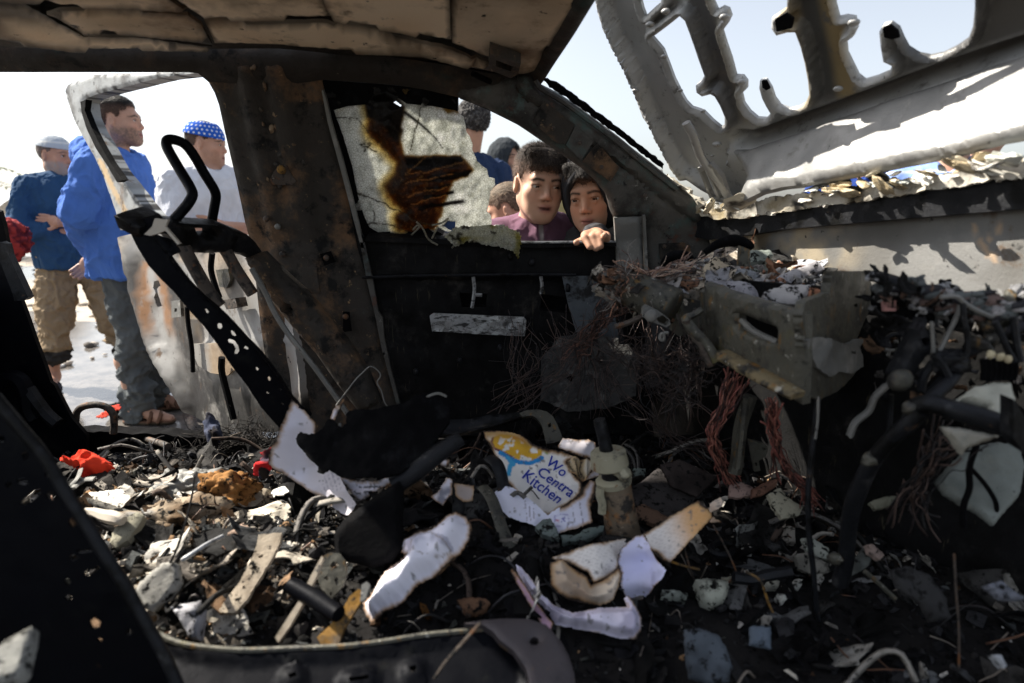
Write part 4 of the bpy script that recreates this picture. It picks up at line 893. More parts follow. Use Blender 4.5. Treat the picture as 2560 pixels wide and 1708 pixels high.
H2 = cF(690, -60, 700, 0, 725, 55, 755, 38, 785, 50, 798, 90, 780, 128, 752, 165, 775, 240, 800, 310, 825, 400, 862, 402, 884, 430, 884, 468, 856, 495, 868, 545, 900, 590, 940, 625, 985, 628, 1008, 600, 985, 560, 965, 520, 950, 465, 955, 425, 985, 420, 1012, 465, 1030, 520, 1060, 560, 1110, 578, 1160, 566, 1195, 545, 1214, 500, 1208, 430, 1190, 330, 1170, 250, 1140, 170, 1095, 172, 1040, 188, 1012, 150, 1015, 95, 1060, 65, 1095, 40, 1100, -60)
H3 = cF(1340, -60, 1350, 20, 1370, 92, 1410, 84, 1455, 92, 1468, 150, 1445, 195, 1408, 222, 1412, 280, 1440, 340, 1470, 400, 1505, 426, 1570, 408, 1640, 378, 1650, 350, 1605, 330, 1590, 250, 1583, 170, 1605, 130, 1645, 122, 1685, 150, 1710, 210, 1735, 255, 1790, 288, 1850, 300, 1920, 285, 1990, 250, 2055, 205, 2080, 140, 2090, 40, 2090, -60)
hb = cF(770, 725, 900, 735, 1060, 680, 1300, 600, 1600, 490, 1900, 380, 2350, 235, 2700, 120)
def h_rel(uv, d, P):
    q = uv[:, 1]-np.interp(uv[:, 0], [a[0] for a in hb], [a[1] for a in hb]); rr = (uv[:, 0] > hb[0][0])
    r = (.007*sst(0, 9, d)-.024*sst(13, 26, d))*sst(60, 10, q*rr)+.003*fbm(P, 8, 3, 2)
    r = r-.030*sst(26, 6, np.abs(q-14))*rr*sst(hb[0][0]-10, hb[0][0]+40, uv[:, 0])
    return r+.010*sst(10, 4, pdist(uv, cF(90, -60, 150, 130, 290, 420, 420, 720, 540, 940), False))*(uv[:, 0] < 1740)
def h_col(uv, d, P):
    u = (uv[:, 0]-1450)*2.117; v = uv[:, 1]*2.117; n = fbm(P, 7, 4, 3)
    c = mixc((.46, .47, .47), (.34, .34, .33), sst(-.2, .5, n)); 
    q = uv[:, 1]-np.interp(uv[:, 0], [a[0] for a in hb], [a[1] for a in hb])
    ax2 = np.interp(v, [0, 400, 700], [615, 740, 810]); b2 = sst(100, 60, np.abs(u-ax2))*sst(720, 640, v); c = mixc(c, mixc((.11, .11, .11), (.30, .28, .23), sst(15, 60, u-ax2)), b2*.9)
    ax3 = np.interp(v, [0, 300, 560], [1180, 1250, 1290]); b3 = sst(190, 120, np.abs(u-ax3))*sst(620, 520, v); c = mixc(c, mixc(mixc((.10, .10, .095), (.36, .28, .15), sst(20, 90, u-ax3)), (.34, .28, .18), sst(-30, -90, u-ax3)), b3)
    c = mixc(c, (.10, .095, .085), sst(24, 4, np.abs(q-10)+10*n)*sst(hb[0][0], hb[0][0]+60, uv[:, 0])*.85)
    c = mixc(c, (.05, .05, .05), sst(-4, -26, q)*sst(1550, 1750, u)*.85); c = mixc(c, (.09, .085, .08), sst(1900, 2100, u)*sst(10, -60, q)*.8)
    return c
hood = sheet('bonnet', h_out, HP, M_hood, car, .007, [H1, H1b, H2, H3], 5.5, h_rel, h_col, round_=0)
def hoff(o_): 
    a = px(1790, 500, 1.62); n = np.cross(px(2560, 330, 1.02)-a, px(1500, 0, 1.45)-a); n /= np.linalg.norm(n); n = n*(1 if n@(CAM-a) > 0 else -1); return PL(a+n*o_, n)
hin = cF(622, 890, 690, 870, 720, 900, 750, 940, 785, 1040, 812, 1080, 795, 1085, 690, 1060)
sheet('hinge_grille', hin, hoff(.05), M_hood, hood, .012, [cF(640, 910, 665, 900, 725, 1050, 700, 1050), cF(675, 895, 700, 890, 765, 1050, 740, 1052)], 6, colf=lambda uv, d, P: np.tile((.33, .33, .32), (len(uv), 1)))
qy = HP(cF(1160, 910))[0]
CM = P3(HP(cF(880, 790))[0], HP(cF(2350, 290))[0], px(*cF(1160, 910)[0], qy[1]-.13))
sheet('bonnet_crossmember', cF(800, 790, 900, 790, 1060, 738, 1300, 655, 1600, 545, 1900, 432, 2350, 285, 2700, 170, 2700, 640, 2350, 722, 1960, 806, 1620, 882, 1430, 922, 1240, 957, 1060, 987, 960, 1012, 870, 1052, 830, 1060, 850, 1000, 880, 930, 850, 860), CM, M_hood, hood, .012, [], 8.5,
    lambda uv, d, P: .010*sst(0, 14, d)+.012*fbm(P, 5, 3, 8)+.004*fbm(P, 16, 3, 9), lambda uv, d, P: mixc((.25, .25, .245), (.19, .185, .175), sst(-.2, .5, fbm(P, 7, 4, 3))))
tube('hinge_arm', [hoff(.045)([q])[0] for q in cF(560, 650, 600, 720, 640, 830, 690, 900, 760, 1000, 800, 1075)], .012, M_hood, hood, 8, 4, .7, col=np.tile((.40, .40, .39), (21*8, 1)))
for i, (a, b_, q) in enumerate([(295, 480, .026), (445, 300, .024), (530, 480, .02), (725, 765, .034), (700, 825, .016), (1365, 470, .026), (370, 130, .03), (455, 60, .03), (650, 590, .02), (1450, 120, .03), (855, 435, .03), (765, 90, .03)]):
    q *= .62; obj('rivet', *lump(hoff(.018)(cF(a, b_))[0], (q, q, q*.6), i+11, .12, 3), M_hood, hood, np.tile((.36, .36, .35), (642, 1)))
for i, q in enumerate([cF(1600, 150, 1640, 132, 1680, 165, 1690, 200, 1650, 210, 1610, 200), cF(960, 430, 985, 430, 1005, 470, 985, 480, 965, 465), cF(1030, 105, 1090, 70, 1130, 100, 1120, 150, 1040, 170)]):
    sheet('lug_black_patch', q, hoff(.026), M_black, hood, .004, step=6)  # flat black sheets laid on the lugs, not sunk into them
sheet('hood_sticker', cF(1145, 850, 1170, 838, 1182, 850, 1168, 890, 1178, 915, 1150, 930, 1138, 900), hoff(.048), M_paint, hood, .002, step=6, colf=lambda uv, d, P: np.tile((.8, .8, .78), (len(uv), 1)))

# unseen near side of the cab: pillars, rail and rear wall, added to block skylight
for nm, c_, q_ in (('near_pillar', (-.52, -.14, 1.24), (.16, .06, .56)), ('near_roof_rail', (-.3, -.14, 1.54), (1.9, .10, .08)), ('cab_rear_wall', (-1.33, .72, .72), (.04, 1.8, .60)), ('rear_pillar', (-1.28, -.12, 1.25), (.14, .08, .6)), ('near_screen_pillar', (.55, -.12, 1.25), (.10, .08, .6))):
    V, F = bx(c_, q_, None, .012); sharp(obj(nm, V, F, M_soot, car))
# ------------------------------------------------------------------ cab floor and the burnt litter on it
def fl(x, y):
    P = np.stack([np.atleast_1d(x), np.atleast_1d(y), np.zeros(np.size(x))], 1).astype(float); x = P[:, 0]; y = P[:, 1]
    z = .575+.035*fbm(P, 3.2, 4, 3)+.016*fbm(P, 12, 3, 4)
    z = z+.09*np.exp(-(((x+.82)/.22)**2+((y-1.16)/.16)**2))+.08*np.exp(-(((x+.02)/.38)**2+((y-1.02)/.3)**2))+.07*np.exp(-(((x+.55)/.25)**2+((y-.9)/.2)**2))
    return z-.05*sst(1.45, 1.62, y)*sst(-.6, -.75, x)
def onfl(u, v, dz=0.):
    d = ray([(u, v)])[0]; t = 1.
    z = .6
    for _ in range(10): p = CAM+d*((z-CAMZ)/d[2]); z = float(fl(p[0], p[1])[0])+dz
    return CAM+d*((z-CAMZ)/d[2])
nx, ny = 230, 150; X, Y = np.meshgrid(np.linspace(-1.32, 1.2, nx), np.linspace(-.25, 1.66, ny)); P = np.stack([X.ravel(), Y.ravel(), 0*X.ravel()], 1)
P[:, 2] = fl(P[:, 0], P[:, 1])
def ashness(x, y):     # where the load burned to pale ash rather than char
    P = np.stack([x, y, 0*x], 1)
    return np.clip(1.1*np.exp(-(((x+.75)/.33)**2+((y-1.08)/.24)**2))+.7*np.exp(-(((x+.52)/.25)**2+((y-.88)/.14)**2))+.55*np.exp(-(((x-.62)/.2)**2+((y-1.1)/.1)**2))+.35*fbm(P, 6, 3, 8), 0, 1)
ash = ashness(P[:, 0], P[:, 1]); c = mixc((.016, .015, .015), (.30, .26, .21), sst(.25, .9, ash+.35*fbm(P, 25, 3, 5))*.8); c = mixc(c, (.14, .075, .035), sst(.3, .5, fbm(P, 7, 3, 11))*sst(.2, .6, ash)*.7)
F = [[j*nx+i, j*nx+i+1, (j+1)*nx+i+1, (j+1)*nx+i] for j in range(ny-1) for i in range(nx-1)]
obj('floor_pan', P, F, M_ashcol, car, c)
sheet('door_sill', c0(-300, 1075, 180, 1080, 420, 1085, 640, 1110, 1000, 1120, 1000, 1240, 400, 1190, -300, 1190), SIDE(.05), M_black, car, .06, step=18, relief=bumps(.012, 12, 2), jag=3)

def litter(N, smin, smax, seed, region, flat=(.12, .5), name='ash_and_char', lift=.4):
    q = np.random.RandomState(seed); k = 6; V = []; F = []; cl = []
    x, y = region(q, N); z = fl(x, y); ash = ashness(x, y)
    S = smin*(smax/smin)**(q.rand(N)**2.2)
    for i in range(N):
        a = np.sort(q.rand(k)*6.283); r = q.uniform(.45, 1, k); el = q.uniform(.3, 1)
        T = np.stack([np.cos(a)*r, np.sin(a)*r*el, np.zeros(k)], 1)*S[i]; h = S[i]*q.uniform(*flat)
        top = T*q.uniform(.6, 1)+[0, 0, h]; top[:, 2] += q.uniform(-.3, .3, k)*h
        R = eul(q.normal()*.45, q.normal()*.45, q.uniform(0, 6.28)); W = np.concatenate([T, top])@R.T+[x[i], y[i], z[i]+S[i]*lift*q.rand()]
        b = i*2*k; V.append(W); F.append(list(range(b+k, b+2*k))); F += [[b+j, b+(j+1) % k, b+k+(j+1) % k, b+k+j] for j in range(k)]
        t = q.rand(); A = ash[i]
        if t < .04+.50*A: c = np.array([(.66, .60, .50), (.48, .44, .38), (.24, .22, .19), (.34, .21, .11), (.74, .71, .65)][q.randint(5)])*q.uniform(.6, 1.15)
        elif t < .13+.7*A: c = np.array([(.06, .062, .055), (.06, .035, .02), (.075, .08, .08)][q.randint(3)])
        else: c = np.array((.014, .014, .015))*q.uniform(.4, 2.6)
        cl.append(np.tile(c, (2*k, 1)))
    obj(name, np.concatenate(V), F, M_ashcol, car, np.concatenate(cl), smooth=False, kind='stuff')
litter(9000, .004, .018, 1, lambda q, n: (q.uniform(-1.5, 1.15, n), q.uniform(.45, 1.62, n)))
litter(3000, .006, .026, 2, lambda q, n: (q.normal(-.68, .28, n), np.clip(q.normal(1.05, .22, n), .5, 1.58)), name='pale_ash')
litter(500, .015, .040, 3, lambda q, n: (q.uniform(-1.3, 1.1, n), q.uniform(.5, 1.55, n)), (.08, .3), 'charred_flakes')
litter(2600, .004, .012, 4, lambda q, n: (q.normal(-.55, .25, n), q.normal(.88, .13, n)), name='pale_ash')
# fine burnt wire ends and springs lying everywhere
L = []; cl = []
for i in range(230):
    x, y = rs.uniform(-1.2, 1.1), rs.uniform(.55, 1.55); z = float(fl(x, y)[0])+.012; a = rs.uniform(0, 6.28); ln = rs.uniform(.04, .16); p = np.array((x, y, z)); pr = []
    for j in range(5): pr.append(p+np.array((math.cos(a)*ln*j/4, math.sin(a)*ln*j/4, .018*math.sin(j*1.3+i)+rs.uniform(-.006, .01))))
    L.append((pr, rs.uniform(.0008, .0022))); cl.append([(.02, .02, .02), (.12, .06, .035), (.20, .17, .14), (.05, .05, .055)][i % 4])
tubes('burnt_wire_ends', L, M_copper, car, 4, 3, cl, kind='stuff')
# ------------------------------------------------------------------ driver's seat frame, stripped to steel
def seat_y(u, v): pass
ds = thing('car_seat', 'stripped steel seat frame with a bare headrest hoop in front of the open rear door', 'seat frame', (-.45, 1.2, .6))
SN = P3(px(340, 565, 1.04), px(770, 1030, 1.05), px(500, 780, 1.035)) if False else PY(1.05)
SF_ = PY(1.40)
near_o = cT(-240, 90, -200, 40, -60, 10, -20, 130, 100, 190, 150, 270, 108, 300, 180, 400, 260, 500, 350, 590, 460, 680, 560, 780, 660, 890, 780, 1010, 900, 1170, 1000, 1330, 1086, 1430, 1140, 1500, 1080, 1600, 900, 1600, 760, 1440, 640, 1260, 540, 1130, 440, 980, 330, 830, 200, 690, 100, 570, 0, 470, -90, 370, -180, 220)
holes = [cT(332, 705, 348, 700, 366, 722, 358, 738, 340, 730), cT(424, 822, 440, 808, 462, 814, 468, 838, 452, 856, 430, 850), cT(526, 872, 540, 862, 560, 880, 572, 900, 560, 910, 536, 900), cT(505, 940, 520, 926, 560, 940, 590, 980, 597, 1015, 580, 1045, 556, 1040, 562, 1000, 545, 968, 510, 956), cT(625, 1000, 640, 978, 665, 996, 658, 1012), cT(716, 1150, 730, 1140, 742, 1152, 738, 1168, 722, 1168), cT(806, 1225, 820, 1210, 838, 1222, 832, 1244, 812, 1244), cT(890, 1305, 905, 1296, 920, 1310, 905, 1320), cT(795, 1335, 808, 1325, 824, 1338, 808, 1346), cT(905, 1416, 920, 1406, 936, 1418, 920, 1428), cT(1000, 1535, 1014, 1526, 1028, 1540, 1012, 1550)]
sheet('side_plate', near_o, PY(1.05), M_seat, ds, .004, holes, 7, lambda uv, d, P: .010*sst(14, 4, pdist(uv, cT(-20, 130, 180, 400, 460, 680, 780, 1010, 1086, 1430), False))+.002*fbm(P, 20, 3, 1))
SX = P3(px(330, 560, 1.05), px(640, 600, 1.40), px(500, 520, 1.22))
top_o = cT(-200, 30, -110, 0, 0, -20, 60, 45, 200, 55, 330, 65, 480, 70, 560, 105, 660, 140, 710, 180, 770, 250, 760, 310, 700, 330, 600, 300, 480, 270, 330, 285, 200, 275, 120, 210, 60, 130, -40, 150)
XB = P3(px(345, 575, 1.05), px(640, 615, 1.40), px(345, 640, 1.07))
sheet('cross_rail', cT(-230, 60, -150, 25, 0, -15, 62, 50, 200, 60, 340, 66, 480, 70, 570, 108, 660, 142, 715, 190, 765, 260, 745, 330, 680, 330, 600, 290, 480, 272, 330, 280, 200, 272, 130, 215, 70, 150, -20, 135, -120, 190, -200, 150), XB, M_dashd, ds, .03, [cT(262, 90, 400, 95, 410, 160, 290, 165), cT(278, 150, 292, 145, 304, 160, 290, 170)][:1], 8, lambda uv, d, P: .010*sst(0, 7, d)+.004*fbm(P, 16, 3, 2))
sheet('torn_lip', cT(-40, 20, 60, 30, 40, 80, 150, 210, 130, 215, 40, 110, -10, 130, -70, 150, -120, 140, -60, 80), PY(1.035), M_paint, ds, .006, step=6, colf=lambda uv, d, P: np.tile((.46, .42, .36), (len(uv), 1)))
sheet('side_plate', cT(640, 320, 700, 300, 770, 270, 900, 400, 1086, 570, 1240, 740, 1400, 940, 1560, 1180, 1660, 1420, 1500, 1480, 1330, 1260, 1180, 1040, 1000, 840, 840, 640, 700, 420), PY(1.38), M_bpil, ds, .03, [cT(970, 700, 985, 690, 1000, 702, 990, 716)], 11, lambda uv, d, P: .014*sst(0, 7, d)+.012*sst(12, 5, np.abs(pdist(uv, cT(700, 300, 1086, 700, 1560, 1400), False)-8)))
tube('frame_edge', PP(1.34, *sum([list(q) for q in cT(690, 395, 800, 590, 860, 720, 960, 880, 1070, 1020, 1180, 1160, 1330, 1370, 1440, 1530)], [])), .006, M_grey, ds, 6)
hoop = [px(u, v, y) for (u, v), y in zip(cA(1440, 1345, 1500, 1280, 1570, 1195, 1605, 1120, 1580, 1050, 1520, 950, 1455, 840, 1395, 730, 1390, 680, 1425, 662, 1490, 675, 1545, 705, 1600, 770, 1650, 850, 1700, 940, 1750, 1020, 1790, 1090, 1800, 1150, 1785, 1240, 1765, 1350), np.linspace(1.16, 1.30, 20))]
hr = tube('headrest_hoop', hoop, .0095, M_seat, ds, 9, 4)
for q, ys in ((cT(170, 220, 260, 390, 360, 560, 450, 680), 1.17), (cT(430, 170, 500, 270, 580, 410, 700, 590), 1.30)):
    tube('headrest_guide', [px(u, v, ys) for u, v in q], .013, M_rust, ds, 8)
tube('belt_wire', [px(u, v, 1.3) for u, v in cD(800, 1380, 900, 1250, 960, 1170, 1020, 1110, 1090, 1055, 1160, 1100, 1170, 1140, 1145, 1190, 1180, 1260, 1215, 1370, 1280, 1410)], .0016, M_grey, ds, 5)
# the nearer passenger seat, out of focus at the camera
ps = thing('car_seat', 'black perforated seat frame curving along the bottom left foreground', 'seat frame', (-.3, .6, .55))
np_out = c0(-260, 700, -120, 860, -20, 985, 0, 1010, 60, 1080, 110, 1140, 170, 1240, 215, 1310, 265, 1390, 310, 1460, 355, 1540, 390, 1600, 420, 1660, 450, 1760, 300, 1900, -300, 1900, -300, 1300)
c1 = cI
nh = [cI(-10, 205, 15, 195, 32, 215, 15, 235, -5, 232), cI(118, 300, 140, 285, 165, 300, 160, 328, 135, 335), cI(245, 405, 265, 392, 285, 410, 270, 430, 250, 428), cI(25, 462, 60, 450, 70, 470, 40, 490), cI(90, 440, 130, 430, 160, 455, 140, 470, 100, 460), cI(108, 575, 160, 520, 215, 492, 228, 510, 190, 550, 125, 588), cI(246, 520, 290, 510, 312, 540, 290, 560, 260, 545), cI(376, 665, 400, 655, 425, 685, 400, 710, 380, 690), cI(378, 880, 400, 855, 440, 870, 400, 890), cI(418, 832, 505, 826, 512, 838, 430, 848), cI(452, 965, 480, 945, 540, 920, 548, 935, 500, 965, 470, 982), cI(352, 1005, 375, 990, 392, 1010, 372, 1030), cI(352, 1095, 375, 1080, 400, 1095, 378, 1116), cI(490, 1235, 520, 1208, 555, 1230, 545, 1262, 510, 1270), cI(694, 1280, 715, 1262, 740, 1280, 722, 1302, 700, 1298), cI(530, 1325, 550, 1312, 568, 1328, 550, 1342)]
PN = P3(px(0, 1010, .64), px(410, 1640, .60), px(-100, 1600, .60))
sheet('side_plate', np_out, PN, M_seat, ps, .003, nh, 13, lambda uv, d, P: .002*fbm(P, 16, 3, 2))
tube('rolled_edge', [PN([q])[0] for q in c0(-140, 840, -20, 985, 60, 1080, 110, 1140, 170, 1240, 215, 1310, 265, 1390, 310, 1460, 355, 1540, 395, 1610, 430, 1680, 470, 1780)], .0065, M_dashd, ps, 8)
PB = P3(px(400, 1600, .66), px(1300, 1580, .70), px(700, 1760, .60))
bar_o = c0(400, 1590, 460, 1612, 520, 1622, 620, 1628, 720, 1624, 860, 1618, 960, 1606, 1060, 1590, 1170, 1578, 1260, 1570, 1330, 1572, 1330, 1900, 300, 1900, 330, 1640)
sheet('pan_side', bar_o, PB, M_seat, ps, .010, [cL(400, 925, 520, 905, 520, 930, 410, 948), cL(48, 905, 90, 890, 100, 915, 55, 930), cL(760, 860, 800, 850, 800, 890, 770, 895)], 14, lambda uv, d, P: -.008*sst(12, 30, d)+.002*fbm(P, 14, 3, 3))
tube('rolled_edge', [PB([q])[0] for q in c0(385, 1580, 430, 1602, 470, 1613, 540, 1622, 620, 1626, 720, 1622, 860, 1616, 960, 1604, 1060, 1588, 1170, 1577, 1260, 1566)], .0038, M_dash, ps, 7)
ring_o = cL(1080, 640, 1200, 620, 1330, 612, 1460, 615, 1560, 650, 1640, 740, 1690, 830, 1720, 930, 1735, 1060, 1735, 1300, 1490, 1300, 1480, 1060, 1440, 900, 1370, 800, 1290, 740, 1250, 690, 1190, 650)
sheet('pivot_plate', ring_o, PB, burnt('purple_scale', (.075, .065, .07), [((.16, .10, .045), 50, .62, .7), ((.03, .03, .035), 12, .5, .66)], .5, .4, .2), ps, .012, [cL(1460, 745, 1472, 725, 1492, 718, 1512, 728, 1520, 748, 1508, 766, 1488, 770, 1468, 764)], 10, lambda uv, d, P: .012+.003*sst(0, 12, d))
tube('adjuster_rod', PP(.62, *sum([list(q) for q in cL(905, 930, 960, 850, 1010, 790, 1100, 690, 1180, 600)], [])), .0022, M_rust, ps, 5)

# ------------------------------------------------------------------ dashboard remains
sc_ = thing('steering_column', 'stub of scorched steering column pointing out of the ruined dashboard below the boys', 'steering column', (.25, 1.15, .95))
a0 = px(1490, 681, 1.20); a1 = px(1688, 772, 1.10)
def along(t, o=(0, 0, 0)): return a0+(a1-a0)*t+np.array(o)
tube('shaft', [along(0), along(.10), along(.3)], (.016, .017, .018), M_rust, sc_, 12, 1)
tube('tube', [along(.30), along(.34), along(.97), along(1.0)], (.030, .034, .036, .03), M_dash, sc_, 16, 1)
tube('collar', [along(.40), along(.44)], .041, M_rust, sc_, 16, 1)
obj('switch_block', *lump(along(.2, (0, 0, -.012)), (.06, .05, .045), 4, .6, 4), M_grey, sc_)
sheet('clamp', cO(105, 790, 140, 760, 260, 820, 300, 850, 350, 890, 360, 940, 320, 965, 200, 920, 100, 870), PY(1.06), M_grey, sc_, .016, [cO(225, 880, 285, 850, 350, 900, 320, 950, 250, 920)], 6)
obj('clamp_bolt', *lump(px(*cO(180, 860)[0], 1.045), (.022, .016, .022), 6, .1, 3), M_grey, sc_)
tube('stalk', PP(1.07, *sum([list(q) for q in cO(-160, 960, -60, 930, 40, 890, 120, 850)], [])), .005, M_rust, sc_, 6)
tube('ring', PP(1.06, *sum([list(q) for q in cO(300, 1020, 270, 1030, 262, 1070, 290, 1085, 300, 1060, 300, 1020, 340, 1015)], [])), .003, M_grey, sc_, 6)
sheet('mount_plate', cO(400, 745, 480, 690, 640, 720, 690, 640, 760, 620, 770, 1150, 700, 1120, 560, 1010, 440, 1050, 370, 1000), PY(1.12), M_dash, sc_, .02, [], 10, bumps(.006, 20, 3))
tube('bent_bracket', PP([1.0, 1.0, 1.0, .99, .98, .97], *cO(650, 800, 575, 850, 500, 880, 560, 980, 700, 1130, 790, 1290)), .009, M_dash, sc_, 8, 3, .6)
tube('bent_bracket', PP([1.0, 1.0, .99, .98], *cO(500, 890, 560, 1000, 650, 1150, 740, 1330)), .013, M_rust, sc_, 8, 3, .6)

db = thing('dashboard_frame', 'scorched steel dashboard frame heaped with ash, with an open radio box at its middle', 'dashboard frame', (.45, 1., .6))
A_, B_, C_, D_ = px(1762, 712, 1.02), px(2012, 786, .80), px(2006, 1010, .80), px(1770, 884, 1.02)
BF = P3(A_, B_, D_)
sheet('radio_box', c0(1762, 706, 1800, 722, 1880, 748, 2010, 786, 2012, 900, 2006, 1012, 1950, 978, 1860, 930, 1768, 886), BF, M_dash, db, .012, [cO(1000, 830, 1060, 850, 1200, 910, 1350, 960, 1365, 1010, 1362, 1110, 1280, 1085, 1150, 1040, 1010, 970)], 9, lambda uv, d, P: .006*sst(0, 6, d)+.003*fbm(P, 14, 3, 2)-.004*sst(14, 6, np.abs(uv[:, 0]-1790)))
BR = P3(B_, px(2140, 690, .96), C_)
sheet('box_side', cO(1590, 850, 1640, 720, 1850, 640, 1870, 440, 2200, 440, 2240, 560, 2220, 800, 2110, 1080, 2150, 1300, 2050, 1440, 1900, 1568, 1750, 1640, 1620, 1600), BR, M_dash, db, .012, [cO(2080, 750, 2110, 740, 2120, 775, 2090, 780), cO(2060, 1190, 2095, 1185, 2095, 1215, 2065, 1215)], 9, bumps(.005, 10, 5), jag=1.5)
sheet('torn_trim', cO(1640, 1090, 1700, 1060, 1860, 1070, 2000, 1120, 2155, 1075, 2140, 1200, 2150, 1330, 2050, 1400, 1950, 1380, 1850, 1430, 1740, 1350, 1690, 1200), PL(px(1950+50, 870, .77), np.cross(px(2140, 690, .96)-B_, C_-B_)), M_grey, db, .005, [cO(2060, 1190, 2095, 1185, 2095, 1215, 2065, 1215)], 7, bumps(.012, 18, 4), jag=2)
sheet('box_floor_edge', cO(790, 1185, 830, 1200, 1100, 1350, 1400, 1520, 1500, 1590, 1480, 1640, 1250, 1530, 1000, 1390, 780, 1260), PL(px(1880, 940, .87), np.cross(B_-A_, D_-A_)), burnt('singed_edge', (.21, .165, .09), [((.03, .028, .025), 26, .46, .6), ((.24, .12, .03), 40, .55, .65), ((.42, .40, .34), 60, .6, .68)], .6, .2, .4), db, .02, [], 8, lambda uv, d, P: .006*sst(0, 5, d))
sheet('box_back', c0(1700, 690, 2080, 720, 2080, 1000, 1740, 900), PL(A_+np.array((.12, .15, 0)), np.cross(B_-A_, D_-A_)), M_soot, db, .01, step=20)
sheet('box_stay', cO(660, 640, 740, 600, 765, 640, 800, 1180, 730, 1170, 690, 1000), PY(1.045), M_dash, db, .02, [], 9)
for q, w in ((cO(1020, 900, 1150, 1010, 1360, 1110), .005), (cO(1060, 960, 1220, 1060, 1350, 1130), .004)):
    tube('slot_lip', [PL(A_+np.array((.0, .01, 0)), np.cross(B_-A_, D_-A_))([a])[0] for a in q], w, M_grey, db, 6)
# ash and slag heaped on top
TOPZ = lambda uv: PZ(1.06)(uv)
top_heap_o = c0(1640, 690, 1700, 672, 1740, 655, 1790, 630, 1850, 620, 1920, 632, 2000, 655, 2080, 672, 2075, 700, 2010, 780, 1960, 770, 1860, 735, 1770, 712, 1700, 745, 1660, 730)
def q_top(x, y): return 1.055
sheet('ash_heap', top_heap_o, PL((.5, 1.2, 1.05), (-.05, -.12, 1)), M_ashcol, db, .03, [], 7, lambda uv, d, P: .016*sst(0, 20, d)+.022*fbm(P, 16, 4, 3)*sst(0, 12, d), lambda uv, d, P: mixc(mixc((.66, .58, .47), (.44, .44, .46), sst(1760, 1860, uv[:, 0]+60*fbm(P, 10, 3, 2))), (.03, .03, .03), sst(.05, .4, fbm(P, 26, 4, 7))), kind='stuff')  # left end coloured paler in place of sunlight that doesn't reach it
slabs = [(cO(690, 540, 850, 515, 1100, 560, 1240, 650, 1200, 690, 1050, 660, 900, 600), (.40, .39, .42), 1.0), (cO(1230, 640, 1420, 560, 1670, 575, 1640, 660, 1520, 750, 1380, 730, 1230, 690), (.50, .48, .47), .92), (cO(1140, 710, 1250, 700, 1420, 760, 1380, 805, 1300, 790), (.36, .36, .38), .9), (cO(1350, 500, 1560, 400, 1720, 340, 1800, 420, 1650, 470, 1480, 545), (.40, .39, .41), 1.02), (cO(1640, 600, 1830, 580, 1840, 640, 1650, 690), (.42, .20, .12), .92), (cO(1100, 250, 1290, 240, 1320, 290, 1260, 340, 1110, 350), (.30, .34, .31), 1.1), (cO(1110, 370, 1280, 380, 1310, 430, 1200, 440, 1110, 410), (.38, .42, .38), 1.1), (cO(680, 380, 780, 310, 900, 390, 860, 470, 640, 490), (.56, .48, .36), 1.12), (cO(970, 410, 1100, 420, 1200, 460, 1160, 500, 960, 470), (.33, .35, .38), 1.06), (cO(220, 480, 420, 450, 570, 470, 600, 520, 400, 560, 240, 520), (.45, .38, .30), 1.13), (cO(1260, 480, 1380, 400, 1395, 420, 1270, 510), (.48, .45, .42), 1.03), (cO(220, 400, 270, 380, 600, 375, 610, 400, 420, 430, 250, 440), (.26, .19, .17), 1.16), (cO(370, 590, 450, 560, 620, 600, 660, 660, 540, 660), (.48, .42, .36), 1.08)]
for i, (q, c, y) in enumerate(slabs):
    ctr = np.mean(q, 0); n = np.array((rs.uniform(-.25, .1), -.75, .75))
    sheet('slag_piece', q, TP(ctr[0], ctr[1], y+(.15 if y > .95 else .07), n), M_ashcol, db, .014, [], 6, lambda uv, d, P: .004*sst(0, 8, d)+.006*fbm(P, 30, 3, 4), lambda uv, d, P, c=c: mixc(np.array(c), np.array(c)*.5, sst(.0, .5, fbm(P, 40, 4, 2))), jag=1.5)
for i in range(90):
    u = rs.uniform(1640, 2070); v = rs.uniform(0, 1)*60+np.interp(u, [1640, 1800, 1900, 2070], [680, 640, 640, 690]); q = rs.uniform(.006, .022)
    p = PL((.5, 1.2, 1.072), (-.05, -.12, 1))([(u, v)])[0]; V, F = lump(p, (q, q*.8, q*.6), i+300, .6, 2, eul(i, i*2., i*.7), 3)
    obj('slag_crumb', V, F, M_ashcol, db, np.tile([(.5, .45, .38), (.33, .34, .36), (.06, .06, .06), (.35, .2, .14)][i % 4], (len(V), 1)))
sheet('upright_tab', cO(1010, 205, 1100, 240, 1100, 400, 1000, 395), PY(1.08), M_dash, db, .012, step=6)
for q in (cO(680, 270, 800, 190, 950, 155, 1080, 190, 1120, 230), cO(280, 380, 360, 310, 500, 300, 560, 330)):
    tube('charred_duct', [px(u, v, 1.2) for u, v in q], (.006, .012, .006), M_black, db, 8)
# arch of the passenger side and what hangs in it
sheet('cross_beam', cQ(570, 120, 700, 130, 850, 175, 1000, 215, 1150, 265, 1300, 300, 1500, 320, 1910, 360, 2500, 420, 2500, 640, 1910, 520, 1600, 480, 1450, 500, 1300, 460, 1200, 520, 1130, 420, 1050, 370, 960, 380, 900, 440, 850, 430, 820, 400, 700, 390, 690, 230, 600, 210), PL(px(2300, 760, .84), (-.35, -.9, .1)), M_dashd, db, .03, [cQ(860, 350, 890, 335, 905, 350, 890, 370)], 10, lambda uv, d, P: .012*sst(0, 14, d)+.006*fbm(P, 14, 3, 6))
sheet('label_plate', cQ(690, 375, 820, 380, 820, 470, 700, 470), PL(px(2300, 760, .81), (-.35, -.9, .1)), M_copper, db, .004, step=7, colf=lambda uv, d, P: mixc((.45, .22, .20), (.05, .04, .04), sst(-.2, .4, fbm(P, 60, 3, 3))))
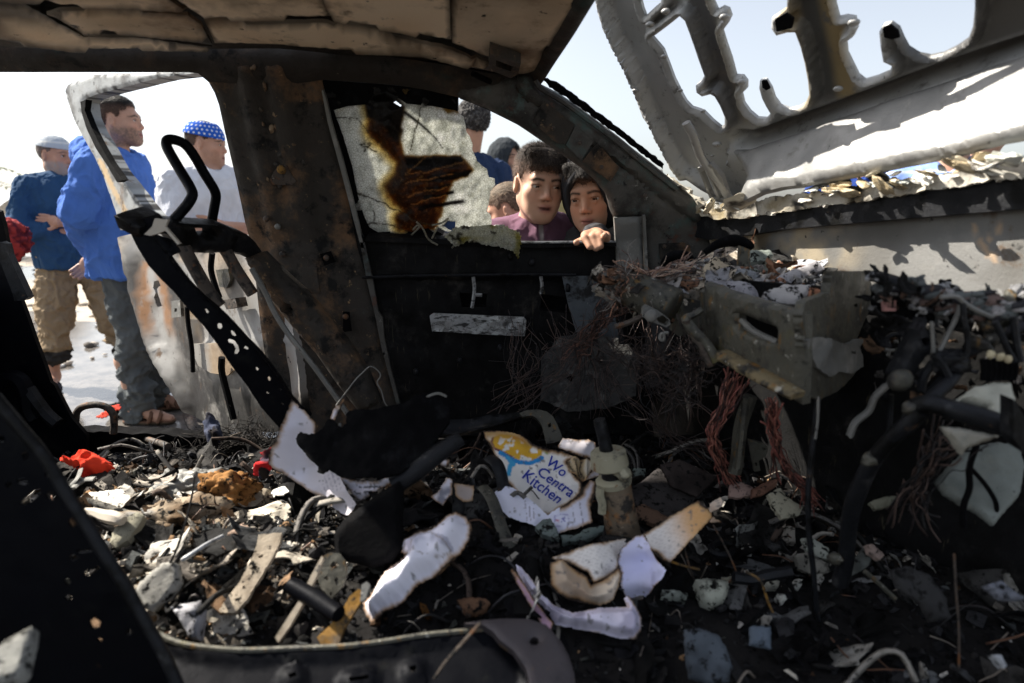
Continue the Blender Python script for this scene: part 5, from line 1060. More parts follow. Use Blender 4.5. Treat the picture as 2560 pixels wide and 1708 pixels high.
for i in range(60):
    u = rs.uniform(2280, 2600); v = np.interp(u, [2280, 2600], [742, 790])+rs.normal()*16; q = rs.uniform(.008, .026); p = PL(px(2300, 760, .80), (-.35, -.9, .1))([(u, v)])[0]
    V, F = lump(p, (q*1.6, q*.8, q*.7), i+500, .6, 2, eul(0, rs.uniform(-.5, .5), 0), 3); obj('slag_crumb', V, F, M_ashcol, db, np.tile([(.10, .11, .11), (.035, .035, .04), (.28, .27, .27), (.14, .10, .09)][i % 4], (len(V), 1)))
m_blade = sheet('blade_bracket', cQ(1000, 630, 1060, 530, 1085, 545, 1070, 620, 1150, 660, 1130, 780, 1020, 930, 950, 1060, 900, 1110, 820, 1090, 800, 1020, 880, 860), PY(.80), M_dashd, db, .02, [cQ(1030, 715, 1050, 705, 1065, 720, 1048, 738)], 8, lambda uv, d, P: .008*sst(0, 8, d)+.004*fbm(P, 20, 3, 2))
obj('pivot_boss', *lump(px(*cQ(855, 1060)[0], .77), (.030, .024, .030), 5, .2, 3), M_dash, db)
rr = [px(*cQ(820+115*math.cos(t), 780+112*math.sin(t))[0], .98) for t in np.linspace(0, 2*math.pi, 25)]
vent = tube('round_vent', rr, .004, M_dashd, db, 6, 1)
for q in (cQ(745, 730, 760, 780, 745, 850), cQ(720, 800, 800, 800), cQ(815, 720, 830, 800, 815, 870), cQ(880, 690, 870, 760, 850, 850), cQ(900, 690, 930, 720, 935, 780)):
    tube('vent_vane', [px(u, v, .975) for u, v in q], .0035, M_grey, vent, 5)
wr = [(cQ(1370, 350, 1340, 500, 1270, 650, 1190, 810), .005, .78), (cQ(1390, 400, 1400, 560, 1430, 700, 1420, 830), .006, .76), (cQ(1200, 350, 1330, 345, 1400, 400, 1500, 460, 1640, 520), .005, .76), (cQ(1660, 560, 1720, 680, 1770, 800, 1830, 900), .006, .74), (cQ(1130, 850, 1190, 900, 1250, 1000, 1280, 1080, 1245, 1150), .008, .76), (cQ(1140, 830, 1250, 820, 1400, 830, 1560, 760, 1700, 700), .012, .8), (cQ(1140, 900, 1060, 1020, 1030, 1150), .009, .79), (cQ(1280, 960, 1150, 1090, 1060, 1180), .012, .8), (cQ(1820, 520, 1840, 700, 1880, 900), .007, .74), (cQ(430, 1550, 460, 1440, 560, 1340, 640, 1200, 780, 1050), .0045, .9), (cQ(130, 1560, 150, 1400, 155, 1200), .003, .84), (cQ(780, 1180, 770, 1350, 760, 1500), .006, .85), (cQ(1120, 560, 1130, 700, 1140, 850), .004, .78)]
for q, r, y in wr: tube('hanging_wire', [px(u, v, y) for u, v in q], r*.6, M_dashd if r > .0055 else M_grey, db, 6)
obj('wire_lump', *lump(px(*cQ(1290, 900)[0], .77), (.045, .03, .03), 8, .7, 4), M_dashd, db)
for i, (u, v) in enumerate(cQ(1625, 840, 1705, 860, 1770, 880)): obj('terminal', *lump(px(u, v, .74), (.011, .008, .011), i+4, .5, 2), M_head, db, np.tile((.5, .45, .3), (162, 1)))
for i in range(7): tube('vane', PP(.76, *sum([list(q) for q in cQ(1560+45*i, 880, 1570+44*i, 980, 1560+42*i, 1060)], [])), .004, M_black, db, 5)
for i, (u, v) in enumerate(cQ(1560, 470, 1620, 500, 1700, 570, 1580, 580, 1790, 420, 1530, 740, 1640, 700)):
    obj('slag_lump', *lump(px(u, v, .78), (.035, .02, .018), i+44, .9, 3, eul(i, i*2, i), 6), M_dash, db)
# hair-fine burnt wiring: bundles under the dash, over the column and on the door side
def bundle(pts, ys, n, spread, r, cols, seed, name, mat=None):
    q = np.random.RandomState(seed); L = []; cl = []; base = [px(u, v, y) for (u, v), y in zip(pts, ys)]
    for i in range(n):
        o1 = q.normal(size=3)*spread; o2 = q.normal(size=3)*spread; m = len(base)
        bb = catmull(np.array(base), 3) if len(base) > 2 else np.array(base); m = len(bb); L.append(([b+(o1*(1-j/(m-1))+o2*j/(m-1))*(1-.5*math.sin(math.pi*j/(m-1)))+q.normal(size=3)*spread*.24 for j, b in enumerate(bb)], r*q.uniform(.5, 1.2))); cl.append(np.array(cols[q.randint(len(cols))])*q.uniform(.6, 1.3))
    tubes(name, L, M_copper, db, 4, 3, cl, kind='stuff')
RED = [(.30, .10, .08), (.22, .075, .06), (.05, .03, .03), (.36, .15, .11)]; DK = [(.02, .02, .022), (.05, .04, .04), (.09, .06, .05)]
bundle(cM(385, -10, 340, 130, 280, 230, 270, 320, 310, 430, 360, 520), [1.02, 1.02, 1.03, 1.04, 1.06, 1.08], 42, .011, .0013, RED, 1, 'wire_bundle')
bundle(cM(580, 130, 590, 260, 620, 380, 680, 490, 760, 570, 790, 640), [.95, .96, .97, .98, .99, 1.0], 36, .009, .0013, RED, 2, 'wire_bundle')
bundle(cM(600, 300, 585, 400, 600, 510), [.97, .98, 1.], 8, .006, .001, RED, 3, 'wire_bundle')
bundle(cG(420, 800, 300, 920, 150, 1080, 40, 1230, -60, 1350), [1.2, 1.24, 1.28, 1.32, 1.36], 46, .022, .0009, [(.06, .035, .03), (.16, .08, .06), (.03, .025, .025)], 4, 'wire_tangle')
bundle(cG(330, 620, 500, 660, 620, 690, 800, 640, 960, 600), [1.16, 1.14, 1.14, 1.14, 1.15], 34, .016, .0010, [(.40, .25, .18), (.50, .38, .30), (.20, .12, .10), (.10, .08, .07)], 5, 'wire_tangle')
bundle(cG(420, 640, 360, 740, 330, 840, 300, 900), [1.14, 1.13, 1.14, 1.16], 24, .018, .0011, [(.45, .24, .16), (.15, .09, .07), (.3, .28, .26)], 6, 'wire_tangle')
bundle(cO(0, 1100, 120, 1250, 300, 1400, 520, 1330), [1.3, 1.25, 1.2, 1.1], 40, .05, .0008, DK, 7, 'wire_tangle')
bundle(cO(560, 1150, 560, 1300, 500, 1450, 460, 1600), [1.05, 1.06, 1.08, 1.1], 36, .03, .0009, DK, 8, 'wire_tangle')
for i in range(9):
    u = [1290, 1370, 1480, 1560, 1640, 1330, 1440, 1600, 1700][i]
    bundle([(u, 820+20*i % 60), (u+rs.uniform(-60, 60), 920), (u+rs.uniform(-90, 60), 1010)], [1.4, 1.38, 1.36], 14, .03, .0008, DK+[(.12, .08, .07)], 20+i, 'wire_tangle')
bundle(cM(1500, 300, 1400, 420, 1320, 560, 1280, 680), [.78, .8, .82, .84], 24, .018, .0016, DK, 31, 'wire_tangle')
bundle(cM(-60, 120, 60, 300, 250, 420), [1.2, 1.2, 1.2], 18, .03, .0009, DK, 33, 'wire_tangle')
sheet('footwell_panel', c0(1352, 900, 1400, 840, 1470, 830, 1560, 850, 1600, 900, 1590, 990, 1520, 1020, 1420, 1030, 1350, 1000), TP(1470, 930, 1.5, (-.5, -.8, .3)), burnt('flaked_soot', (.035, .035, .035), [((.12, .12, .115), 22, .52, .66), ((.01, .01, .01), 40, .5, .6)], .8, 0, .5), car, .01, [c0(1415, 945, 1425, 935, 1434, 945, 1424, 955)], 10, bumps(.012, 12, 3), jag=2)
for q, y, r in ((cG(600, 1080, 625, 1250, 635, 1400, 640, 1568), 1.45, .004), (cG(330, 950, 370, 1100, 380, 1250), 1.46, .012), (cM(470, 80, 420, 230, 400, 400, 385, 480), 1.05, .012), (cM(440, 90, 430, 240, 405, 460), 1.03, .007)):
    tube('stay_rod', [px(u, v, y) for u, v in q], r, M_dash if y < 1.1 else M_dashd, db, 7)
sheet('pedal_bracket', cM(460, 310, 540, 330, 560, 350, 548, 395, 510, 420, 520, 470, 490, 475, 480, 420), PY(1.08), M_dash, db, .008, [cM(528, 350, 540, 345, 545, 360, 535, 368), cM(490, 430, 500, 425, 503, 445, 494, 448)], 5)
def rubble(N, smin, smax, seed, region, name):
    q = np.random.RandomState(seed); x, y = region(q, N); z = fl(x, y); ash = ashness(x, y)*sst(-.35, .15, fbm(np.stack([x, y, 0*x], 1), 11, 3, 4)); V = []; F = []; cl = []
    prot = [lump((0, 0, 0), (1, 1, 1), seed*50+i, 1.3, 2, None, 3) for i in range(14)]
    S = smin*(smax/smin)**(q.rand(N)**2.); b = 0
    for i in range(N):
        v, f = prot[q.randint(14)]; R = eul(*q.uniform(0, 6.28, 3)); v = (v*[1, q.uniform(.4, 1), q.uniform(.25, .8)])@R.T*S[i]+[x[i], y[i], z[i]+S[i]*.25]
        V.append(v); F += [[j+b for j in g] for g in f]; b += len(v); A = ash[i]; t = q.rand()
        if t < .04+.55*A: c = np.array([(.68, .61, .51), (.50, .45, .38), (.24, .22, .19), (.36, .22, .12), (.76, .72, .66)][q.randint(5)])*q.uniform(.6, 1.15)
        else: c = np.array([(.013, .013, .014), (.03, .028, .027), (.009, .009, .009)][q.randint(3)])*q.uniform(.5, 1.8)
        cl.append(np.tile(c, (len(v), 1)))
    obj(name, np.concatenate(V), F, M_ashcol, car, np.concatenate(cl), smooth=False, kind='stuff')
rubble(5600, .003, .024, 5, lambda q, n: (q.uniform(-1.4, 1.1, n), q.uniform(.45, 1.6, n)), 'charred_rubble')
rubble(3600, .003, .026, 6, lambda q, n: (q.normal(-.66, .26, n), np.clip(q.normal(1.02, .2, n), .5, 1.55)), 'ash_rubble')

def scraps(N, smin, smax, seed, spot, pal, name, parent, curlk=.35, tilt=.5, up=.4):
    """crumpled, torn scraps of burnt sheet: thin skins that curl"""
    q = np.random.RandomState(seed); n = 6; g = np.linspace(-1, 1, n); gx, gy = np.meshgrid(g, g); U = np.stack([gx.ravel(), gy.ravel()], 1); V = []; F = []; cl = []; b = 0
    ring = np.maximum(np.abs(U[:, 0]), np.abs(U[:, 1]))
    W = spot(q, N)
    for i in range(N):
        s = smin*(smax/smin)**(q.rand()**1.8); asp = q.uniform(.3, 1); o = q.uniform(-50, 50, 3)
        a = np.arctan2(U[:, 1], U[:, 0]); rad = 1+.5*vn(np.stack([np.cos(a)*1.6, np.sin(a)*1.6, 0*a], 1)+o, 1., seed)*ring
        T = np.stack([U[:, 0]*rad, U[:, 1]*rad*asp, 0*a], 1); T[:, 2] = curlk*(fbm(T*1.3+o, 1., 3, seed)+.6*(T[:, 0]**2-.4)*q.uniform(-1, 1.4)+.25*np.abs(fbm(T+o, 3., 2, seed)))
        R = eul(q.normal()*tilt, q.normal()*tilt, q.uniform(0, 6.28)); P = T@R.T*s*.5+W[i]+[0, 0, s*.5*up*q.rand()]
        lo = np.concatenate([P, P-[0, 0, .0025]]); V.append(lo); m = n*n
        for j in range(n-1):
            for k_ in range(n-1): c4 = [j*n+k_, j*n+k_+1, (j+1)*n+k_+1, (j+1)*n+k_]; F.append([x+b for x in c4]); F.append([x+b+m for x in c4[::-1]])
        rim = list(range(n))+[n*j+n-1 for j in range(1, n)]+[n*(n-1)+k_ for k_ in range(n-2, -1, -1)]+[n*j for j in range(n-2, 0, -1)]
        F += [[rim[j]+b, rim[j]+b+m, rim[(j+1) % len(rim)]+b+m, rim[(j+1) % len(rim)]+b] for j in range(len(rim))]
        c = np.array(pal[q.randint(len(pal))])*q.uniform(.6, 1.3); cc = mixc(c, c*.25, sst(-.1, .4, fbm(T+o, 2.2, 3, seed+1))); cl.append(np.concatenate([cc, cc])); b += 2*m
    obj(name, np.concatenate(V), F, M_ashcol, parent, np.concatenate(cl), smooth=False, kind='stuff')
def on(fx_, fy_):
    def f(q, n): x = fx_(q, n); y = fy_(q, n); return np.stack([x, y, fl(x, y)+.008], 1)
    return f
CH = [(.010, .010, .010), (.018, .017, .017), (.03, .029, .03), (.012, .012, .014), (.05, .048, .046), (.008, .008, .008), (.09, .092, .095)]
ASHP = [(.66, .60, .50), (.38, .34, .29), (.14, .125, .11), (.02, .02, .02), (.22, .14, .085), (.72, .69, .63), (.03, .028, .026), (.015, .015, .015), (.06, .055, .05)]
scraps(520, .02, .11, 1, on(lambda q, n: q.uniform(-1.25, 1.0, n), lambda q, n: q.uniform(.55, 1.58, n)), CH, 'charred_scraps', car)
scraps(300, .015, .09, 2, on(lambda q, n: q.normal(-.64, .26, n), lambda q, n: np.clip(q.normal(1.02, .2, n), .55, 1.5)), ASHP, 'ash_scraps', car)
scraps(120, .015, .07, 3, on(lambda q, n: q.normal(.62, .22, n), lambda q, n: q.normal(1.05, .14, n)), [(.30, .30, .28), (.03, .03, .03), (.13, .13, .13), (.42, .40, .36), (.02, .02, .02)], 'ash_scraps', car)
def heap(q, n): u = q.uniform(1640, 2060, n); v = np.interp(u, [1640, 1800, 1900, 2060], [676, 640, 640, 672])+q.uniform(0, 1, n)*70; return PL((.5, 1.2, 1.068), (-.05, -.12, 1))(np.stack([u, v], 1))
scraps(110, .012, .07, 4, heap, [(.66, .58, .47), (.42, .42, .45), (.30, .29, .28), (.05, .05, .05), (.55, .52, .50), (.30, .16, .10)], 'slag_scraps', db, .5, .5, .8)
def band(q, n): u = q.uniform(2180, 2640, n); v = np.interp(u, [2180, 2300, 2640], [735, 748, 800])+q.normal(size=n)*26; d = ray(np.stack([u, v], 1)); return CAM+d*(q.uniform(.76, .88, n)/d[:, 1])[:, None]
scraps(120, .008, .034, 5, band, [(.10, .11, .115), (.03, .03, .035), (.22, .22, .22), (.012, .012, .012), (.14, .09, .07), (.32, .32, .33)], 'slag_scraps', db, .5, .8, .8)
def under(q, n): u = q.uniform(2150, 2600, n); v = q.uniform(800, 1060, n); d = ray(np.stack([u, v], 1)); return CAM+d*(q.uniform(.85, 1.0, n)/d[:, 1])[:, None]
scraps(80, .010, .04, 6, under, [(.02, .02, .022), (.05, .05, .055), (.10, .095, .09), (.012, .012, .012), (.13, .08, .05)], 'slag_scraps', db, .5, 1.2, .2)
def col_(q, n): u = q.uniform(1480, 1720, n); v = 690+.42*(u-1480)+q.normal(size=n)*22; d = ray(np.stack([u, v], 1)); return CAM+d*(q.uniform(1.08, 1.2, n)/d[:, 1])[:, None]
scraps(60, .01, .04, 7, col_, [(.40, .36, .30), (.20, .18, .16), (.06, .055, .05), (.30, .17, .11)], 'slag_scraps', db, .5, 1.0, .5)
# twisted ribbons of thin metal
L = []; cl = []
for i in range(70):
    x, y = rs.uniform(-1.1, 1.0), rs.uniform(.6, 1.5); p = np.array((x, y, float(fl(x, y)[0])+.015)); a = rs.uniform(0, 6.28); pr = []; ln = rs.uniform(.05, .2)
    for j in range(5): pr.append(p+np.array((math.cos(a+.3*j)*ln*j/4, math.sin(a+.3*j)*ln*j/4, .03*math.sin(j*1.1+i)+.012)))
    L.append((pr, rs.uniform(.003, .007))); cl.append([(.02, .02, .02), (.16, .15, .14), (.08, .06, .05), (.30, .28, .25)][i % 4])
tubes('twisted_strips', L, M_ashcol, car, 3, 3, cl, kind='stuff')
# ------------------------------------------------------------------ things lying in the cab
def lift(q, ctr, p, n, need=.95):
    """bring a piece forward until it lies on top of the rubble instead of in it"""
    for _ in range(40):
        W = PL(p, n)(np.array(resamp(q, 20)))
        if np.mean(W[:, 2] > fl(W[:, 0], W[:, 1])+.012) >= need: break
        p = px(ctr[0], ctr[1], p[1]-.012)
    return p
def shard(name, label, cat, q, col, y=None, n=(0, -.55, .85), th=.014, mat=None, holes=(), jag=1.5, rel=.006, group=None, seed=0, step=6, mott=.5, parent=None):
    ctr = np.mean(q, 0); p = onfl(ctr[0], ctr[1], .02) if y is None else px(ctr[0], ctr[1], y)
    p = lift(q, ctr, p, n)
    return sheet(name, q, PL(p, n), mat or M_ashcol, parent, th, holes, step, lambda uv, d, P: rel*.7*sst(0, 9, d)+rel*fbm(P, 22, 4, seed), lambda uv, d, P: mixc(np.array(col), np.array(col)*mott, sst(-.05, .5, fbm(P, 26, 4, seed+2))), jag=jag, label=label, cat=cat, group=group)
shard('ash_slab', 'bright white ash slab lying flat behind the black seat frame', 'slab', cU(260, 740, 330, 720, 520, 700, 600, 690, 690, 760, 790, 880, 700, 920, 560, 880, 400, 820, 330, 800), (.80, .75, .67), n=(0, -.3, 1), seed=1, mott=.8)
shard('ash_slab', 'charred edge slab tucked under the bright white ash slab', 'slab', cU(250, 760, 330, 780, 540, 850, 680, 890, 640, 950, 520, 930, 380, 870, 280, 820), (.17, .16, .14), n=(0, -.8, .5), seed=2)
shard('mat_shard', 'olive grey pointed shard lying beside the rim of the black seat frame', 'shard', cU(480, 1200, 520, 1080, 640, 950, 760, 900, 820, 930, 780, 1010, 720, 1100, 660, 1180, 540, 1250), (.30, .285, .22), seed=3, mott=.75)
shard('mat_shard', 'broad pale grey shard standing up next to the black seat frame', 'shard', cI(740, 1065, 770, 1015, 900, 905, 960, 895, 985, 915, 995, 1020, 940, 1100, 845, 1175, 800, 1150), (.36, .35, .32), y=.86, n=(.1, -.8, .6), seed=4, mott=.8)
shard('mat_shard', 'speckled grey shard in the bottom left corner below the seat plate', 'shard', cI(-60, 1400, 60, 1310, 172, 1250, 165, 1330, 130, 1480, 90, 1540, -60, 1580), (.28, .28, .26), y=.52, seed=5)
shard('folded_sheet', 'crumpled whitish sheet stuck behind the bottom rim of the seat frame', 'sheet', cI(940, 1150, 1010, 1140, 1100, 1120, 1140, 1180, 1120, 1330, 1060, 1320, 1000, 1230), (.42, .42, .45), y=.78, n=(.2, -.85, .4), rel=.014, seed=6)
pq = cI(1205, 1175, 1430, 745, 1560, 733, 1300, 1180); pn = (.15, -.62, .75); br = sheet('perforated_bracket', cI(1205, 1175, 1260, 1090, 1330, 1000, 1390, 880, 1420, 800, 1430, 745, 1560, 733, 1545, 800, 1490, 900, 1430, 1000, 1370, 1100, 1300, 1180), PL(lift(pq, (620, 1430), px(620, 1430, .93), pn)+np.array((0, 0, .02)), pn), M_ashcol, None, .012, [cI(1428, 865, 1450, 852, 1458, 864, 1434, 878), cI(1378, 932, 1412, 918, 1430, 924, 1396, 942), cI(1395, 790, 1420, 780, 1422, 805, 1400, 815), cI(1340, 1035, 1352, 1025, 1358, 1040, 1345, 1048)], 6, bumps(.004, 22, 3), lambda uv, d, P: mixc((.52, .44, .34), (.24, .19, .14), sst(-.05, .5, fbm(P, 24, 4, 3))), jag=1, label='beige perforated metal bracket tilted up left of the rusty seat adjuster', cat='bracket')
Vr, Fr = lump(onfl(576, 1235, .03), (.115, .08, .085), 12, .75, 5); obj('foam_lump', Vr, Fr, M_ashcol, None, mixc((.34, .17, .06), (.12, .055, .02), sst(-.1, .4, fbm(Vr, 45, 3, 2))), label='crumbly orange-brown lump of burnt foam', cat='foam lump')
Vr, Fr = lump(onfl(620, 1268, .01), (.115, .09, .06), 14, .4, 5, sharpn=4); obj('rock_lump', Vr, Fr, M_ashcol, None, mixc((.40, .34, .26), (.25, .21, .16), sst(-.1, .4, fbm(Vr, 40, 3, 2))), label='pitted tan lump just below the orange-brown foam', cat='lump')
Vr, Fr = lump(onfl(445, 1310, .0), (.19, .12, .055), 17, 1.15, 5); obj('ash_mound', Vr, Fr, M_ashcol, None, mixc(mixc((.34, .28, .21), (.11, .07, .04), sst(-.2, .4, fbm(Vr, 14, 4, 2))), (.34, .34, .33), sst(.1, .4, fbm(Vr, 20, 3, 6))), label='caved-in mound of brown and beige ash behind the black seat frame', cat='ash mound')
Vr, Fr = lump(onfl(470, 1225, .0), (.17, .12, .08), 19, .7, 5); obj('foil_lump', Vr, Fr, M_grey, None, label='crumpled grey foil on top of the ash behind the seat frame', cat='foil')
# red cloth and other colour
def rag(label, q, y, cols, seed, n=(0, -.6, .8), rel=.03, name='burnt_rag', cat='rag'):
    ctr = np.mean(q, 0); p = onfl(ctr[0], ctr[1], .03) if y is None else px(ctr[0], ctr[1], y)
    if y is None: p = lift(q, ctr, p, n)
    sheet(name, q, PL(p, n), M_cloth, None, .006, [], 3.5, lambda uv, d, P: rel*(1-np.abs(fbm(P*np.array((1, 1.6, 1)), 16, 3, seed))*2.2)*sst(-3, 8, d), lambda uv, d, P: mixc(mixc(np.array(cols[0]), np.array(cols[1]), sst(.0, .4, fbm(P, 24, 3, seed+1))), (.015, .012, .012), sst(.22, .42, fbm(P, 30, 3, seed+2))), jag=2, label=label, cat=cat)
rag('bright red scrap of burnt cloth by the rear door sill', cU(0, 365, 90, 375, 150, 420, 190, 370, 240, 330, 330, 330, 420, 380, 500, 420, 540, 475, 470, 500, 420, 530, 320, 535, 240, 580, 215, 560, 240, 500, 160, 480, 90, 440, 0, 400), None, [(.72, .05, .02), (.45, .02, .012)], 2)
rag('crumpled red and black rag beside the paper under the seat frame', cJ(120, 830, 140, 750, 200, 660, 170, 630, 320, 575, 330, 610, 300, 660, 310, 700, 280, 760, 240, 800, 170, 840), 1.12, [(.50, .02, .02), (.06, .04, .06)], 5)
rag('small blue scrap under the red and black rag', cJ(165, 830, 230, 790, 260, 800, 250, 850, 190, 865), 1.10, [(.03, .14, .45), (.02, .05, .2)], 8)
rag('dark blue rag hanging over the sill below the open rear door', cU(1400, 20, 1480, -60, 1560, 30, 1600, 160, 1540, 260, 1450, 230, 1420, 140), 1.55, [(.05, .06, .10), (.02, .02, .03)], 11)
rag('red scrap lying on the wet ground outside the car', cB(800, 1480, 860, 1440, 920, 1395, 990, 1370, 1010, 1400, 930, 1440, 880, 1480), 2.95, [(.60, .06, .03), (.35, .03, .02)], 14, (0, -.2, 1), .02)
Vr, Fr = lump(PZ(.03)(cB(1000, 1420))[0], (.16, .12, .09), 23, .4, 4); obj('charred_lump', Vr, Fr, M_black, None, label='charred lump beside the red scrap on the wet ground', cat='lump')
# fibrous black fluff in front of the pillar foot
L = []; cl = []
ctr = onfl(600, 1120, .02)
for i in range(420):
    p = ctr+np.array((rs.normal()*.075, rs.normal()*.05, abs(rs.normal())*.02)); d = rs.normal(size=3); d[2] = abs(d[2])*.6; d /= np.linalg.norm(d); ln = rs.uniform(.02, .06)
    L.append(([p, p+d*ln*.5+rs.normal(size=3)*.008, p+d*ln+rs.normal(size=3)*.012], .0009)); cl.append(np.array((.035, .032, .03))*rs.uniform(.4, 2.2))
tubes('burnt_fibre_tuft', L, M_ashcol, None, 4, 2, cl, label='fluffy black tuft of burnt fibre in front of the pillar foot', cat='fibre tuft', kind='stuff')
# rods and hoops
tube('bent_rod', [onfl(u, v, .03) for u, v in cU(60, 150, 130, 130, 250, 145, 380, 175, 520, 185, 680, 188, 830, 185, 900, 205, 1000, 235, 1060, 260)], .009, M_rust, None, 8, label='long pinkish scorched rod lying along the rear door sill', cat='rod')
tube('arched_hoop', [px(u, v, 1.62) for u, v in cI(418, 120, 425, 70, 455, 40, 510, 28, 560, 30, 605, 50, 628, 85, 632, 130, 628, 185)], .0095, M_rust, None, 8, label='arched rusty hoop standing on the rear door sill', cat='hoop')
tube('thin_rod', [onfl(u, v, .05) for u, v in cU(1190, 1380, 1300, 1310, 1440, 1220, 1600, 1140)], .0035, M_bright, None, 6, label='thin straight rod running up to the small striped block', cat='rod')
shard('striped_block', 'small reddish striped block at the end of the thin rod', 'block', cU(1605, 1140, 1800, 1010, 1850, 1050, 1830, 1090, 1660, 1170, 1625, 1170), (.50, .36, .28), seed=9, th=.02)
tube('thin_wire', [onfl(u, v, .06) for u, v in cU(1320, 560, 1290, 760, 1230, 1000, 1150, 1250, 1080, 1400)], .0018, M_black, None, 5, label='thin black wire standing out of the ash mound', cat='wire')
tube('bent_strip', [onfl(u, v, .05) for u, v in cU(100, 650, 170, 570, 200, 490, 240, 360, 280, 340)], .006, M_grey, None, 6, flat=.4, label='bent grey strip passing under the bright red cloth', cat='strip')
tube('bent_strip', [onfl(u, v, .05) for u, v in cU(130, 670, 190, 600, 260, 580, 340, 575)], .006, M_grey, None, 6, flat=.4, label='short curved grey strip below the bright red cloth', cat='strip')
tube('burnt_stick', [onfl(u, v, .05) for u, v in cU(250, 895, 350, 910, 440, 940, 560, 965, 620, 990)], (.006, .009, .012, .008), M_head, None, 7, label='pale stick below the bright white ash slab', cat='stick', col=np.tile((.5, .45, .38), (21*7, 1)) if True else None, sm=5)
# papers ------------------------------------------------------------
def edge_burn(c, uv, d, P, w=10, seed=0, amt=1., skip=None):
    e = d+9*fbm(P, 22, 3, seed)+4*fbm(P, 70, 2, seed+1)
    if skip is not None: e = e+skip(uv)
    c = mixc(c, (.46, .30, .15), sst(w*1.5, w*.55, e)*.75*amt); c = mixc(c, (.24, .12, .045), sst(w*.75, w*.25, e)*.9*amt); return mixc(c, (.03, .02, .015), sst(w*.30, w*.02, e)*amt)
PAP = (.80, .79, .90)  # paper white with the lilac cast of the sky light mixed in
def pmark(uv, lines, c, col, w=1.1, a=.8):
    for q in lines: c = mixc(c, col, sst(w, w*.4, pdist(uv, q, False))*a)
    return c
def paper(label, q, y, n, rel, colf=None, seed=0, w=9, step=4.5, skip=None, name='scorched_paper', cat='paper', jag=1.2, th=.0012, base=PAP, parent=None, holes=(), tone=True):
    ctr = np.mean(q, 0); sf = PL(lift(q, ctr, px(ctr[0], ctr[1], y), n), n)
    def cf(uv, d, P):
        c = np.tile(np.array(base), (len(uv), 1))*(1+.04*fbm(P, 20, 3, seed)[:, None]); c = mixc(c, np.array(base)*(.82, .76, .66), sst(.05, .5, fbm(P, 7, 3, seed+3))*.6)
        if colf: c = colf(c, uv, d, P)
        c = mixc(c, (.16, .15, .15), sst(.42, .52, fbm(P, 150, 3, seed+8))*.8)
        return edge_burn(c, uv, d, P, w, seed, 1., skip)
    kw = dict(label=label, cat=cat) if parent is None else {}
    o = sheet(name, q, sf, M_paper, parent, th, holes, step, lambda uv, d, P: rel(uv, d, P)+.003*fbm(P, 18, 3, seed+4)+.002*fbm(P, 50, 2, seed+5)+.005*np.maximum(0, 1-np.abs(fbm(P, 9, 2, seed+6))*5), cf, jag=jag, **kw); return o, sf
def curl(axis_pts, r, k=.0010):     # bend towards the eye away from a fold line
    return lambda uv, d, P: k*pdist(uv, axis_pts, False)
# notebook behind the black shard
def nb_col(c, uv, d, P):
    ln = np.abs(((uv[:, 0]*.62-uv[:, 1]*.26)/7.) % 1-.5); m = sst(.18, .06, ln)*sst(800, 830, uv[:, 0]+.4*(uv[:, 1]-1190))*sst(-.2, .2, fbm(P, 30, 2, 3)); c = mixc(c, (.30, .28, .36), m*.8)
    return mixc(c, (.25, .22, .24), (np.hypot(uv[:, 0]-cJ(790, 1040)[0][0], uv[:, 1]-cJ(790, 1040)[0][1]) < 5)*.7)
nb = thing('notebook', 'large bent white paper block leaning on the seat frame behind the black shard', 'notebook', px(790, 1270, 1.0))
paper('', cJ(600, 212, 640, 255, 700, 330, 745, 395, 740, 440, 720, 520, 760, 640, 820, 760, 880, 850, 960, 970, 1035, 1085, 1000, 1140, 960, 1178, 900, 1165, 780, 1090, 620, 980, 460, 870, 340, 790, 305, 745, 320, 680, 360, 610, 410, 560, 450, 470, 520, 350), 1.04, (-.25, -.85, .45), lambda uv, d, P: .0011*np.maximum(0, 1190-uv[:, 1]-.3*(uv[:, 0]-700))*.35+.006*np.sin(uv[:, 0]*.03), nb_col, 3, 7, parent=nb, name='cover_page', skip=lambda uv: np.where(uv[:, 0] > 830, 20, 0))
paper('', cJ(870, 845, 950, 870, 1200, 890, 1390, 830, 1395, 860, 1240, 940, 1150, 1000, 1030, 1092, 990, 1010, 930, 930), 1.02, (-.05, -.8, .6), lambda uv, d, P: .004*np.sin(uv[:, 1]*.2), lambda c, uv, d, P: pmark(uv, [cJ(1010, 900, 1040, 940, 1220, 930), cJ(1000, 970, 1020, 1000, 1170, 970)], c, (.03, .03, .04), 2.2, .95), 5, 4, parent=nb, name='inner_page')
paper('', cJ(790, 340, 830, 260, 880, 190, 935, 130, 925, 170, 880, 260, 850, 340, 820, 370), 1.06, (-.4, -.85, .2), lambda uv, d, P: 0*d, None, 6, 5, parent=nb, name='torn_page')
bs_out = cJ(482, 512, 500, 470, 522, 452, 560, 470, 620, 490, 690, 480, 740, 450, 770, 390, 800, 370, 840, 372, 862, 400, 880, 440, 930, 450, 965, 420, 950, 345, 985, 300, 1030, 290, 1130, 305, 1240, 300, 1320, 270, 1400, 250, 1500, 222, 1600, 160, 1720, 112, 1790, 135, 1845, 185, 1835, 290, 1812, 385, 1760, 480, 1700, 570, 1600, 690, 1510, 770, 1410, 840, 1300, 875, 1200, 885, 1060, 882, 950, 878, 860, 840, 800, 800, 740, 830, 690, 815, 700, 770, 640, 720, 570, 640, 510, 570)
